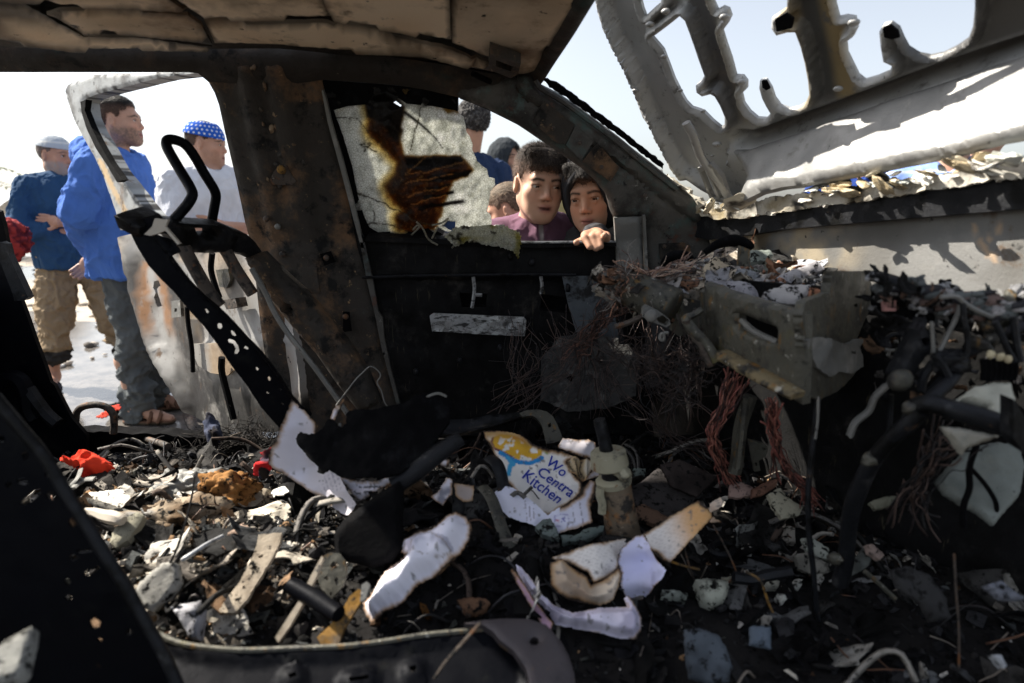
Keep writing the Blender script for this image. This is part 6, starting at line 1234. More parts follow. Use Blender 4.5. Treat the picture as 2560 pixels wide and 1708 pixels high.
sheet('charred_shard', bs_out, TP(920, 1110, .96, (-.05, -.8, .6)), M_black, None, .008, [], 7, lambda uv, d, P: -.10*sst(0, 130, np.abs(uv[:, 1]-np.interp(uv[:, 0], [740, 920, 1130], [1150, 1120, 1010])))*0+.028*np.sin((uv[:, 0]-740)/390*3.1)+.010*fbm(P, 12, 3, 3)+.006*fbm(P, 50, 2, 4), jag=2, label='curved jagged black charred shard lying over the white notebook', cat='shard')
bs = bpy.data.objects['charred_shard']
tube('pale_rim', [TP(920, 1110, .945, (-.05, -.8, .6))([q])[0] for q in cJ(870, 380, 880, 430, 930, 455, 970, 430, 955, 350, 985, 302, 1030, 292, 1130, 303, 1240, 300, 1320, 270, 1400, 250, 1500, 225, 1600, 160, 1720, 118, 1800, 145)], .0022, M_grey, bs, 5)
tube('black_bar', PP([.95, .94, .93, .92], *cJ(1930, 505, 1750, 620, 1540, 780, 1340, 920)), (.012, .015, .017, .016), M_dashd, None, 10, 3, label='charred black bar slanting past the end of the black shard', cat='bar')
sheet('charred_slab', cJ(1050, 1105, 1200, 1000, 1390, 880, 1420, 960, 1410, 1200, 1412, 1480, 1310, 1600, 1150, 1640, 1000, 1600, 830, 1570, 820, 1340, 900, 1220), TP(915, 1320, .86, (.05, -.85, .5)), M_black, None, .02, [], 10, lambda uv, d, P: .012*sst(0, 14, d)+.008*fbm(P, 12, 3, 6), label='dark charred panel standing between the notebook and the rolled paper', cat='panel')
for i, q in enumerate([cJ(1720, 690, 1780, 675, 1830, 700, 1820, 760, 1745, 745), cJ(1540, 850, 1600, 800, 1670, 765, 1640, 830, 1590, 850), cJ(1660, 1020, 1740, 960, 1800, 850, 1850, 870, 1855, 1000, 1800, 1050, 1770, 1105, 1700, 1060), cJ(1860, 900, 2040, 930, 2030, 1060, 1940, 1070, 1880, 1020)]):
    paper(['torn scrap of white paper just right of the charred bar', 'narrow white paper corner under the charred bar', 'torn white page with blue writing above the rolled paper', 'brownish paper scrap under the metal strap'][i], q, [1.02, .98, .98, 1.0][i], (.1, -.7, .7), lambda uv, d, P: 0*d, (lambda c, uv, d, P: mixc(c, (.06, .07, .12), sst(.15, .4, fbm(P, 60, 2, 4))*.7)) if i == 2 else None, 10+i, 4 if i < 3 else 8, base=PAP if i < 3 else (.45, .38, .36))
# printed notice ------------------------------------------------------
LG = np.array(cK(655, 605)[0])
def lg(x, y): return cK(x, y)[0]
def wk_col(c, uv, d, P):
    w = uv+np.stack([fbm(P, 60, 2, 1), fbm(P, 60, 2, 2)], 1)*1.5
    dish = cK(440, 560, 470, 520, 540, 490, 640, 500, 740, 540, 830, 590, 900, 620, 880, 680, 830, 710, 740, 715, 640, 690, 540, 650, 480, 620)
    s_ = sd(w, dish); spots = fbm(P, 95, 2, 6)
    c = mixc(c, (.70, .40, .03), sst(2, -2, s_)); c = mixc(c, (.80, .79, .76), sst(2, -2, s_)*sst(.08, .2, spots)); c = mixc(c, (.10, .04, .05), sst(-6, -1, -np.abs(s_))*sst(800, 780, w[:, 0])*0)
    c = mixc(c, (.55, .08, .03), sst(5, 2, pdist(w, cK(650, 520, 700, 530, 740, 555), False))); c = mixc(c, (.55, .08, .03), sst(4, 2, pdist(w, cK(800, 580, 850, 595), False)))
    c = mixc(c, (.10, .38, .06), sst(5, 2, pdist(w, cK(860, 590, 900, 605, 930, 640), False))); c = mixc(c, (.12, .03, .07), sst(4, 1.5, pdist(w, cK(465, 530, 455, 570, 480, 615, 560, 655, 640, 690), False)))
    c = mixc(c, (.02, .25, .62), sst(5.5, 4, pdist(w, cK(525, 650, 620, 700, 700, 722, 780, 722, 850, 705, 890, 680), False)))
    c = mixc(c, (.05, .36, .66), sst(6, 4.5, pdist(w, cK(590, 690, 640, 740), False))); c = mixc(c, (.05, .36, .66), sst(7, 5.5, pdist(w, cK(615, 750, 600, 815), False)))
    c = mixc(c, (.40, .22, .03), sst(30, 4, pdist(uv, cK(380, 470, 650, 480, 760, 530), False)+6*fbm(P, 40, 3, 8))*.9)
    return c
wk_out = cK(380, 468, 450, 462, 530, 465, 620, 478, 700, 500, 770, 540, 800, 565, 870, 598, 950, 615, 1050, 620, 1110, 640, 1160, 662, 1110, 710, 1130, 780, 1180, 830, 1230, 880, 1240, 940, 1225, 990, 1160, 1050, 1090, 1085, 1020, 1130, 950, 1178, 890, 1155, 830, 1120, 760, 1060, 680, 985, 600, 905, 555, 865, 520, 760, 490, 680, 440, 600, 400, 540)
wn = thing('printed_notice', 'scorched white paper with blue lettering and a pan emblem among the debris', 'notice', px(1330, 1180, 1.1))
wk, wsf = paper('', wk_out, 1.10, (-.08, -.62, .78), lambda uv, d, P: .006*np.sin((uv[:, 0]+uv[:, 1])*.014)+.004*np.sin(uv[:, 1]*.03), wk_col, 21, 6, 2.6, parent=wn, name='sheet', base=(.82, .80, .78))
_kd = None
def flat_text(txt, start, dirv, size, parent, mat, surf, off, col):
    cu = bpy.data.curves.new('lettering', 'FONT'); cu.body = txt; cu.size = 1.; cu.resolution_u = 3; cu.offset = .012; cu.shear = .12
    tmp = bpy.data.objects.new('t', cu); C.objects.link(tmp); dg = bpy.context.evaluated_depsgraph_get(); me = bpy.data.meshes.new_from_object(tmp.evaluated_get(dg))
    bpy.data.objects.remove(tmp); d = np.array(dirv, float); d /= np.linalg.norm(d); pr = np.array((d[1], -d[0]))
    T = np.array([v.co[:2] for v in me.vertices]); uv = np.array(start)+T[:, :1]*size*d+T[:, 1:]*size*pr
    B = surf(uv); e = 2.; N = np.cross(surf(uv+[e, 0])-B, surf(uv+[0, e])-B); N /= np.linalg.norm(N, axis=1)[:, None]; N *= np.sign(np.sum(N*(CAM-B), 1))[:, None]
    rel = .006*np.sin((uv[:, 0]+uv[:, 1])*.014)+.004*np.sin(uv[:, 1]*.03)+.003*fbm(B, 18, 3, 25)+.002*fbm(B, 50, 2, 26)
    rel = rel+.005*np.maximum(0, 1-np.abs(fbm(B, 9, 2, 27))*5); V = B+N*(rel+off)[:, None]; ok = in_poly(uv, wk_out) & (pdist(uv, wk_out) > 1.5); F = [list(p.vertices) for p in me.polygons if ok[list(p.vertices)].all()]; return obj('lettering', V, F, mat, parent, np.tile(col, (len(V), 1)), smooth=False)
BLU = (.015, .04, .36)
flat_text('Wo', cK(915, 722)[0], (150, 112), 35, wn, M_ink, wsf, .0022, BLU)
flat_text('Centra', cK(835, 808)[0], (300, 215), 37, wn, M_ink, wsf, .0022, BLU)
flat_text('Kitchen', cK(705, 838)[0], (300, 225), 37, wn, M_ink, wsf, .0022, BLU)
def fold_col(c, uv, d, P):
    st = np.minimum.reduce([pdist(uv, q, False) for q in (cK(1110, 710, 1180, 820, 1240, 880), cK(1170, 690, 1200, 800, 1250, 890), cK(1240, 690, 1220, 780, 1255, 870))]); c = mixc(c, (.40, .27, .10), sst(12, 4, st)*.7); return mixc(c, (.035, .025, .02), sst(3, 1.2, st))
paper('', cK(1110, 712, 1160, 665, 1240, 690, 1320, 688, 1345, 715, 1340, 750, 1310, 800, 1270, 870, 1248, 895, 1190, 840, 1135, 790), 1.085, (.1, -.75, .6), lambda uv, d, P: .006*np.sin(uv[:, 0]*.25), fold_col, 24, 4, 3, parent=wn, name='burnt_flap', base=(.66, .60, .50))
def lines_col(dx, dy, sp, lo=None, col=(.20, .16, .22)):
    def f(c, uv, d, P):
        ln = np.abs(((uv[:, 0]*dx+uv[:, 1]*dy)/sp) % 1-.5); return mixc(c, col, sst(.2, .08, ln)*sst(-.3, .1, fbm(P, 18, 2, 3))*.65)
    return f
paper('lined page with burnt edge standing behind the printed notice', cK(1020, 590, 1070, 505, 1180, 520, 1290, 518, 1350, 545, 1365, 640, 1390, 830, 1330, 855, 1270, 870, 1330, 780, 1345, 710, 1160, 650, 1090, 615), 1.16, (.1, -.8, .55), lambda uv, d, P: 0*d, lines_col(1, .08, 4.2), 31, 5, 4)
def stamp(c, uv, d, P):
    c = lines_col(.9, -.25, 8)(c, uv, d, P) if False else c
    bxs = [cK(1000, 1190, 1115, 1180, 1122, 1270, 1005, 1282, 1000, 1190), cK(1040, 1210, 1085, 1207, 1088, 1250, 1045, 1253, 1040, 1210)]
    c = pmark(uv, bxs[:1], c, (.30, .28, .55), 1.6, .8); c = pmark(uv, [cK(1060, 1215, 1085, 1240), cK(1085, 1212, 1060, 1245)], c, (.12, .12, .40), 2.4, .9); c = pmark(uv, [cK(1010, 1225, 1035, 1235)], c, (.5, .08, .15), 2.6, .9)
    return pmark(uv, [cK(740, 1060, 760, 1240), cK(775, 1075, 790, 1250), cK(810, 1090, 822, 1230), cK(1150, 1100, 1180, 1290), cK(1210, 1040, 1250, 1280)], c, (.14, .12, .18), 1.4, .7)
paper('bluish form with a small printed stamp box beneath the printed notice', cK(470, 985, 560, 940, 640, 950, 800, 1060, 940, 1182, 1090, 1090, 1230, 990, 1300, 885, 1360, 890, 1350, 1000, 1310, 1120, 1330, 1255, 1180, 1300, 1010, 1338, 900, 1310, 740, 1250, 600, 1200, 500, 1100), 1.09, (-.05, -.55, .85), lambda uv, d, P: 0*d, stamp, 34, 8, 3.5, base=(.74, .75, .90), skip=lambda uv: np.where(uv[:, 0] < 1400, 14, -2))
# rolled and crumpled papers in front
def roll_col(c, uv, d, P): return pmark(uv, [cL(790, 190, 850, 110, 900, 110, 990, 170, 1010, 200), cL(740, 205, 860, 240, 960, 240, 1010, 200)], mixc(c, (.12, .12, .22), sst(.12, .38, fbm(P, 34, 3, 6))*.5*(pdist(uv, cL(820, 160, 960, 200), False) < 28)), (.25, .20, .16), 2.2, .7)
ro = thing('rolled_papers', 'rolled burnt papers lying left of the black hose, scorched at both ends', 'papers', px(1080, 1420, .95))
paper('', cL(690, 160, 720, 110, 830, 60, 960, -5, 1030, -50, 1090, -30, 1120, 40, 1115, 100, 1060, 185, 1000, 250, 930, 310, 860, 350, 800, 400, 730, 480, 640, 540, 535, 605, 500, 560, 480, 490, 560, 390, 640, 300, 740, 205, 700, 185), .93, (-.1, -.62, .78), lambda uv, d, P: .030*sst(0, 36, d)+.004*np.sin(uv[:, 0]*.08), roll_col, 41, 7, 4, parent=ro, name='outer_roll', th=.003, jag=2, base=(.80, .79, .90))
paper('', cL(995, 200, 1010, 170, 1060, 60, 1085, -20, 1120, 20, 1128, 60, 1110, 120, 1070, 190, 1000, 265, 940, 320, 900, 345, 950, 270), .912, (-.1, -.62, .78), lambda uv, d, P: .02*sst(0, 14, d), lambda c, uv, d, P: mixc(c, (.34, .20, .09), .55*sst(-.3, .3, fbm(P, 20, 3, 4))), 43, 9, 3.5, parent=ro, name='burnt_edge', base=(.62, .50, .38))
paper('', cL(735, 205, 800, 140, 860, 105, 905, 100, 990, 165, 1010, 195, 970, 240, 880, 240, 800, 200), .915, (.1, -.7, .7), lambda uv, d, P: .018*np.sin(uv[:, 0]*.12), lambda c, uv, d, P: mixc(c, (.10, .10, .20), sst(.0, .35, fbm(P, 45, 3, 6))*.55), 44, 4, 3.5, parent=ro, name='torn_leaf')
cp_ = thing('crumpled_papers', 'folded white papers with orange scorched tail beside the rusty lever', 'papers', px(1520, 1420, .95))
def sheafc(c, uv, d, P):
    c = mixc(c, (.30, .27, .25), sst(.22, .08, np.abs(((uv[:, 0]*.26+uv[:, 1]*.95)/6.5) % 1-.5))*.28)
    t = uv[:, 0]+.3*(1330-uv[:, 1]); c = mixc(c, (.62, .30, .06), sst(1640, 1740, t+18*fbm(P, 20, 3, 3))*.85); c = mixc(c, (.10, .045, .015), sst(1745, 1800, t+22*fbm(P, 24, 3, 5))*.85); return c
paper('', cL(1600, 215, 1700, 190, 1800, 165, 1950, 125, 2090, 88, 2180, 50, 2290, -20)+cM(100, 690, 165, 655, 220, 705, 240, 742, 180, 800, 120, 870, 45, 950)+cL(2280, 250, 2200, 180, 2120, 115, 2060, 160, 2000, 220, 1980, 300, 1900, 360, 1830, 380, 1800, 330, 1700, 270), .95, (.05, -.72, .7), lambda uv, d, P: .018*np.sin((uv[:, 0]-1400)*.022)+.012*sst(1600, 1720, uv[:, 0]), sheafc, 51, 6, 4, parent=cp_, name='sheaf', th=.006, base=(.80, .76, .73))
paper('', cL(2075, 92, 2110, 88, 2180, 150, 2230, 240, 2285, 290, 2272, 340, 2180, 420, 2090, 482, 2030, 460, 2020, 330, 1990, 250, 2020, 170), .915, (-.55, -.75, .35), lambda uv, d, P: .014*np.sin(uv[:, 0]*.05)+.008*np.sin(uv[:, 1]*.07), lambda c, uv, d, P: mixc(c, (.16, .15, .30), sst(.08, .4, fbm(P, 26, 3, 7))*.55), 52, 2.5, 3.5, parent=cp_, name='folded_leaf', base=(.68, .69, .92))
paper('', cL(1590, 250, 1650, 225, 1700, 270, 1800, 330, 1830, 385, 1900, 355, 1990, 270, 2015, 330, 1990, 400, 1950, 470, 1880, 505, 1790, 490, 1700, 470, 1630, 430, 1590, 380), .925, (.1, -.85, .5), lambda uv, d, P: .026*sst(0, 40, d)+.006*np.sin(uv[:, 0]*.1), lambda c, uv, d, P: mixc(c, (.24, .12, .05), .55*sst(-.2, .3, fbm(P, 14, 3, 8))*sst(.2, .9, sst(1530, 1430, uv[:, 0]))), 53, 9, 3.5, parent=cp_, name='browned_pages', base=(.74, .64, .52), th=.004)
paper('', cM(185, 700, 235, 670, 300, 610, 318, 645, 270, 690, 305, 740, 270, 735, 225, 715), .93, (.1, -.8, .5), lambda uv, d, P: .01*np.sin(uv[:, 0]*.2), lambda c, uv, d, P: mixc(c, (.66, .36, .10), .6*sst(-.3, .3, fbm(P, 30, 2, 4))), 54, 2.5, 3, parent=cp_, name='curled_tip', base=(.72, .60, .50))
pc = thing('paper_curl', 'curled lilac-white paper strip bent like an elbow in the foreground', 'paper', px(1430, 1520, .8))
paper('', cL(1350, 300, 1365, 285, 1400, 330, 1420, 360, 1500, 480, 1560, 560, 1610, 600, 1600, 660, 1560, 650, 1500, 560, 1430, 440, 1390, 380), .83, (-.5, -.8, .2), lambda uv, d, P: .0*d, lambda c, uv, d, P: mixc(c, (.40, .20, .30), .5), 61, 3, 3.5, parent=pc, name='inner_strip', base=(.60, .45, .60))
paper('', cL(1385, 265, 1420, 280, 1480, 350, 1540, 440, 1610, 505, 1720, 545, 1830, 530, 1950, 512, 2040, 510, 2020, 460, 2050, 445, 2090, 510, 2125, 580, 2120, 650, 2095, 705, 1980, 690, 1800, 650, 1620, 620, 1590, 570, 1500, 480, 1420, 380, 1400, 320), .81, (-.08, -.7, .7), lambda uv, d, P: .024*sst(0, 22, d)+.003*np.sin(uv[:, 0]*.06), lambda c, uv, d, P: mixc(c, (.14, .13, .24), sst(.14, .4, fbm(P, 30, 3, 7))*.5), 62, 3.5, 3.5, parent=pc, name='outer_strip', base=(.76, .72, .88), th=.002, skip=lambda uv: np.where(uv[:, 0] > 1570, 0, 5))
# rusty lever ---------------------------------------------------------
lv = thing('gear_lever', 'rusty steel lever post with a ring collar standing in the middle of the debris', 'lever', px(1550, 1330, 1.06))
LY = .97; lp = lambda x, y, o=0: px(*cK(x, y)[0], LY+o)
tube('rod', [lp(1388, 345), lp(1400, 400), lp(1430, 520), lp(1455, 640), lp(1470, 760)], (.0098, .0106, .0106, .0115, .0115), M_dashd, lv, 14, 2)
tube('ring_collar', [lp(1462, 610), lp(1463, 625), lp(1480, 745), lp(1484, 765)], (.020, .029, .0315, .0255), M_olive, lv, 22, 1)
tube('sleeve', [lp(1482, 745), lp(1505, 850)], (.0153, .0187), M_dashd, lv, 16, 1)
tube('lower_collar', [lp(1508, 840), lp(1512, 862), lp(1520, 905)], (.0255, .0305, .029), M_olive, lv, 20, 1)
tube('post', [lp(1518, 880), lp(1550, 1080), lp(1580, 1250), lp(1612, 1400)], (.026, .0275, .0285, .029), M_rustl, lv, 20, 3)
obj('clip', *lump(lp(1590, 820, -.02), (.03, .025, .022), 6, .6, 3), M_olive, lv)
tube('cable_end', [lp(1400, 940, -.02), lp(1395, 1010, -.02), lp(1415, 1080, -.02), lp(1412, 1160, -.02)], .007, M_olive, lv, 7)
# straps, hoses, brackets
st = thing('strap_frame', 'bent steel strap frame arching behind the printed notice', 'strap', px(1280, 1040, 1.25))
sheet('rail', cK(-20, 370, 60, 352, 250, 345, 450, 310, 700, 285, 720, 330, 480, 410, 250, 460, 60, 480, -20, 470), TP(1190, 1050, 1.28, (0, -.8, .6)), M_dashd, st, .02, [], 8, lambda uv, d, P: .006*sst(4, 1, d)+.004*fbm(P, 20, 3, 3))
sheet('hook', cK(690, 290, 760, 262, 850, 255, 930, 275, 985, 320, 1015, 380, 1045, 450, 1075, 520, 1000, 545, 930, 560, 910, 480, 890, 400, 850, 340, 800, 310, 720, 320), TP(1350, 1060, 1.26, (0, -.75, .65)), M_dash, st, .012, [cK(940, 390, 965, 375, 970, 410, 945, 420)], 6, bumps(.004, 20, 3))
tube('flat_strip', PP([1.02, 1., .98, .95, .93, .92], *cK(370, 935, 430, 1000, 480, 1110, 540, 1290, 600, 1430, 660, 1580)), .011, M_dash, None, 7, 4, .45, label='long bent metal strip running down left of the form with the stamp', cat='strip')
tube('flat_strip', PP([1.06, 1.04, 1.03, 1.03], *cK(430, 680, 500, 740, 545, 900, 560, 1180)), .013, M_dashd, None, 7, 4, .45, label='dark metal strip crossing the corner of the printed notice', cat='strip')
tube('black_hose', PP(1.0, *sum([list(q) for q in cK(560, 1155, 640, 1140, 700, 1160, 740, 1220, 765, 1275)], [])), .0045, M_black, None, 8, label='short black hose loop on the bluish form', cat='hose')
tube('black_hose', PP(.98, *sum([list(q) for q in cK(690, 1275, 820, 1300, 950, 1360, 1040, 1420, 1090, 1490, 1110, 1570)], [])), .009, M_black, None, 9, label='long black hose curving below the stamped form', cat='hose')
shard('glass_flake', 'dull green-grey flake lying right of the lever collar', 'flake', cK(1640, 890, 1690, 770, 1790, 775, 1785, 830, 1720, 890), (.20, .24, .22), seed=31)
shard('glass_flake', 'green-grey triangular flake below the stamped form', 'flake', cK(830, 1270, 900, 1210, 960, 1200, 1020, 1300, 1040, 1390, 960, 1360, 880, 1330), (.16, .19, .18), y=1.0, seed=32)
shard('glass_flake', 'long dull green flake beneath the stamped form', 'flake', cK(1050, 1350, 1180, 1350, 1300, 1290, 1430, 1270, 1420, 1320, 1280, 1390, 1070, 1410), (.13, .16, .15), y=1.02, seed=33)
shard('charred_board', 'flat charred board lying right of the lever post', 'board', cK(1620, 970, 1760, 880, 1900, 760, 2100, 900, 2230, 1010, 2100, 1200, 1960, 1250, 1800, 1190), (.055, .05, .05), n=(.1, -.45, .9), th=.012, seed=34)
shard('brown_board', 'brown scorched board poking out from behind the orange paper tail', 'board', cK(1670, 1130, 1780, 1080, 1960, 1180, 2090, 1260, 2040, 1290, 1900, 1260, 1700, 1200), (.16, .10, .07), n=(.1, -.4, .9), seed=35, th=.01)
bk = thing('seat_adjuster', 'scorched adjuster bracket with a black rod and ochre rusted arm in the foreground', 'adjuster', px(790, 1480, .8))
sheet('bracket_plate', cL(230, 230, 290, 190, 350, 195, 385, 240, 390, 310, 370, 390, 320, 440, 300, 470, 270, 430, 240, 400, 215, 330), TP(830, 1440, .78, (.1, -.8, .6)), M_dash, bk, .012, [cL(295, 265, 310, 245, 335, 245, 345, 262, 330, 285, 305, 285), cL(258, 340, 275, 328, 288, 342, 275, 358), cL(318, 350, 335, 335, 345, 380, 330, 385), cL(292, 430, 305, 425, 308, 442, 296, 446)], 5, bumps(.004, 25, 2))
tube('black_rod', PP([.74, .72, .69], *cL(60, 382, 200, 460, 345, 555)), (.011, .012, .010), M_seat, bk, 12, 2)
sheet('ochre_arm', cL(215, 690, 290, 620, 360, 540, 410, 450, 460, 405, 495, 420, 470, 490, 420, 570, 370, 650, 340, 745, 250, 745), TP(850, 1550, .70, (.1, -.75, .65)), M_ochre, bk, .014, [], 6, bumps(.006, 20, 5))
sheet('arm_tip', cL(480, 380, 510, 362, 530, 380, 500, 470, 470, 480), TP(910, 1480, .715, (.1, -.75, .65)), M_grey, bk, .01, [], 6)
sheet('slot_rail', cL(-30, 690, 40, 580, 120, 460, 180, 330, 245, 210, 255, 225, 210, 340, 130, 500, 60, 620, -10, 720), TP(750, 1500, .72, (.1, -.75, .65)), M_head, bk, .012, [], 6, colf=lambda uv, d, P: np.tile((.42, .36, .28), (len(uv), 1)))
shard('leaf_scrap', 'brown leathery scrap between the rolled papers and the paper curl', 'scrap', cL(1040, 470, 1120, 450, 1210, 460, 1235, 490, 1180, 540, 1090, 550), (.16, .09, .055), y=.80, seed=37)
shard('leaf_scrap', 'small rust-brown scrap below the scorched end of the rolled papers', 'scrap', cL(820, 480, 860, 500, 890, 570, 860, 570, 830, 530), (.17, .075, .02), y=.82, seed=38)
# right-hand side: bent pipe, matting, stones
bpz = thing('bent_pipe', 'dark bent pipe rising out of the debris at the right, forking at its top', 'pipe', px(2120, 1440, .8))
tube('stem', [px(u, v, y) for (u, v), y in zip(cM(930, 1050, 955, 960, 970, 840, 985, 700, 1030, 560, 1100, 420, 1190, 310, 1280, 230, 1350, 160), (.86, .85, .84, .82, .80, .78, .76, .74, .73))], (.012, .0115, .011, .0115, .0115, .0105, .010, .0105, .011), M_dashd, bpz, 14, 4)
tube('branch', [px(u, v, y) for (u, v), y in zip(cM(1290, 150, 1380, 120, 1500, 150, 1650, 190, 1800, 240, 1950, 250), (.74, .73, .72, .71, .70, .70))], (.010, .011, .0115, .012, .013, .013), M_dashd, bpz, 14, 4)
tube('fork', [px(u, v, y) for (u, v), y in zip(cM(1360, 150, 1420, 80, 1490, 10, 1540, -60), (.74, .75, .76, .78))], .0085, M_dashd, bpz, 10, 4)
for u, v, y in ((1300, 150, .735), (1085, 410, .775), (905, 920, .845)): obj('weld_lump', *lump(px(*cM(u, v)[0], y), (.022, .018, .018), int(u), .5, 3), M_dash, bpz)
def mat_shard(label, q, y, n, col, seed): shard('fibre_mat', label, 'matting', q, col, y=y, n=n, seed=seed, mat=M_pale, th=.008, rel=.010, mott=.7)
mat_shard('stiff pale grey matting with a black crack, propped up at the right edge', cM(1420, 530, 1500, 440, 1620, 340, 1760, 320, 1860, 340, 1890, 440, 1860, 580, 1780, 680, 1715, 755, 1640, 690, 1560, 650, 1460, 590), .80, (-.2, -.85, .5), (.20, .22, .205), 41)
for q, r in ((cM(1640, 330, 1600, 450, 1600, 560, 1570, 650, 1570, 760), .004), (cM(1610, 460, 1680, 540, 1730, 620, 1740, 680, 1720, 730), .003)):
    tube('charred_lead', [px(u, v, .775) for u, v in q], r, M_black, None, 6, label='black burnt cord hanging over the propped pale matting' if r > .0035 else 'thinner black cord branching across the propped pale matting', cat='cord')
mat_shard('pale cream and green matting above the pipe branch at the right edge', cM(1520, 110, 1620, 40, 1740, 10, 1820, 15, 1840, 100, 1830, 220, 1760, 235, 1700, 190, 1700, 140, 1600, 120), .72, (-.2, -.8, .6), (.42, .42, .36), 43)
mat_shard('small pointed matting scrap hanging below the pipe branch', cM(1455, 245, 1560, 250, 1750, 290, 1690, 320, 1600, 350, 1575, 390, 1540, 350), .70, (-.2, -.9, .3), (.30, .29, .25), 44)
sheet('grey_upright', cM(1830, 100, 1882, 180, 1960, 250, 1960, 420, 1870, 360, 1830, 300), PY(.66), M_dashd, None, .02, [], 10, bumps(.004, 9, 2), label='blue-grey metal edge at the right border of the view', cat='panel')
stones = [('rounded pale green-grey stone below the paper tail', cM(180, 1040, 240, 1030, 350, 1045, 355, 1090, 330, 1140, 270, 1168, 220, 1140), (.42, .43, .36)), ('small pale stone tip behind the rounded green-grey stone', cM(320, 1020, 370, 1015, 375, 1045, 350, 1060, 325, 1045), (.36, .35, .27)), ('oval cream pebble right of the green-grey stone', cM(550, 1045, 590, 1025, 620, 1040, 615, 1065, 570, 1065), (.48, .47, .40)), ('squarish cream pebble beside the hanging wire', cM(680, 1060, 700, 1025, 738, 1030, 735, 1060, 700, 1085), (.50, .50, .46)), ('small white pebble below the cream pebbles', cM(608, 1105, 640, 1110, 658, 1130, 635, 1140), (.55, .55, .50)), ('long pale stick-like stone at the left of the green-grey stone', cM(10, 1090, 60, 1090, 140, 1110, 135, 1140, 60, 1130, 5, 1125), (.34, .37, .33))]
for i, (l, q, c) in enumerate(stones): shard('stone', l, 'stone', q, c, seed=50+i, th=.025, rel=.012, step=5)
flk = [('big blue-grey slate leaning in the bottom foreground', cM(130, 1290, 200, 1285, 300, 1320, 345, 1390, 375, 1480, 360, 1560, 250, 1568, 160, 1540, 140, 1420), (.085, .10, .12), .70), ('small square blue-grey flake near the big slate', cM(470, 1275, 570, 1270, 575, 1390, 470, 1370), (.10, .125, .16), .72), ('grey-green flake standing behind the hanging wire', cM(735, 815, 780, 810, 870, 870, 870, 930, 800, 910, 760, 880), (.32, .34, .30), .96), ('pale flake lying beneath the grey-green flake', cM(700, 900, 760, 890, 870, 950, 880, 990, 780, 1000, 720, 970), (.26, .25, .22), .93), ('tan and grey folded scrap below the red wires', cM(560, 590, 620, 560, 660, 610, 740, 660, 720, 700, 630, 718, 590, 660), (.36, .34, .26), 1.04), ('pinkish block below the red wires', cM(360, 545, 420, 525, 480, 560, 470, 600, 400, 610, 355, 600), (.33, .23, .20), 1.08), ('rust-pink strip between the pinkish block and the folded scrap', cM(480, 560, 560, 520, 605, 515, 600, 550, 540, 590, 480, 605), (.32, .17, .12), 1.07), ('dark brown tile leaning by the lever', cM(0, 440, 100, 410, 300, 500, 190, 605, 60, 550), (.045, .036, .034), 1.12), ('grey-brown dome-shaped scrap at lower right', cM(1200, 980, 1280, 960, 1400, 1010, 1480, 1120, 1500, 1230, 1400, 1250, 1350, 1150, 1240, 1080), (.035, .035, .036), .74), ('pale curled scrap in the dark at the right border', cM(1690, 1060, 1760, 1040, 1840, 1100, 1880, 1120, 1870, 1140, 1780, 1130), (.15, .16, .19), .66), ('small white chip in the bottom right corner', cM(1720, 1420, 1760, 1420, 1795, 1480, 1780, 1490), (.40, .42, .45), .62), ('olive flake beside the bent pipe', cM(1085, 630, 1180, 595, 1225, 600, 1220, 640, 1120, 665), (.17, .17, .13), .9), ('pinkish scrap right of the pipe foot', cM(1070, 850, 1100, 850, 1160, 905, 1140, 930, 1080, 890), (.30, .23, .20), .88), ('grey scrap at the foot of the bent pipe', cM(980, 1020, 1080, 960, 1120, 880, 1060, 860, 1000, 930), (.13, .14, .13), .88)]
for i, (l, q, c, y) in enumerate(flk): shard('debris_flake', l, 'flake', q, c, y=y, n=(rs.uniform(-.2, .2), -.7, .75), seed=70+i, th=.010)
tube('coil_ring', [onfl(*cM(320+58*math.cos(t), 872+34*math.sin(t))[0], .02) for t in np.linspace(0, 6.28, 17)], .006, M_dashd, None, 6, 1, label='small dark ring lying beside the thin wire at right', cat='ring')
wires = [('rust-brown wire dangling past the orange paper tip', cM(275, 750, 330, 850, 390, 980, 430, 1140, 440, 1240), .0016, .90, M_rust), ('thin rusty wire crossing the edge of the orange paper', cM(60, 940, 120, 960, 205, 980), .0022, .92, M_ochre), ('thin rust wire left of the dangling brown wire', cM(125, 860, 150, 960, 180, 1040), .0018, .92, M_rust), ('ochre bent wire in the lower right dark', cM(445, 990, 520, 1040, 560, 1150, 610, 1250, 660, 1300, 675, 1330, 630, 1370), .002, .84, M_ochre), ('long dark cable hanging from the radio box', cM(820, 80, 800, 250, 780, 420, 765, 600, 770, 800, 790, 960, 800, 1080, 810, 1200, 850, 1340), .0042, .86, M_dashd), ('fine wire at the right hanging into the dark', cM(1520, 900, 1530, 1080, 1545, 1300, 1545, 1500), .0014, .7, M_rust), ('straight thin rod with a knob right of the pipe foot', cM(1060, 990, 1140, 1060, 1215, 1130), .0035, .8, M_dash), ('ribbed dark cable beneath the coil ring', cM(380, 1020, 470, 1030, 560, 1010, 680, 990), .009, .88, M_dashd), ('thin grey wire near the pedal bracket', cM(980, 290, 1010, 220, 1080, 160, 1110, 90, 1170, 30), .005, .86, M_grey)]
for l, q, r, y, m in wires: tube('loose_wire', [px(u, v, y) for u, v in q], r, m, None, 6, label=l, cat='wire')
# ------------------------------------------------------------------ people
blue = lambda loc, L: np.tile((.07, .165, .50), (len(loc), 1))
def HN(u, v, y): return px(u, v, y)
fw = lambda ya: np.array((math.cos(ya), math.sin(ya), 0.))
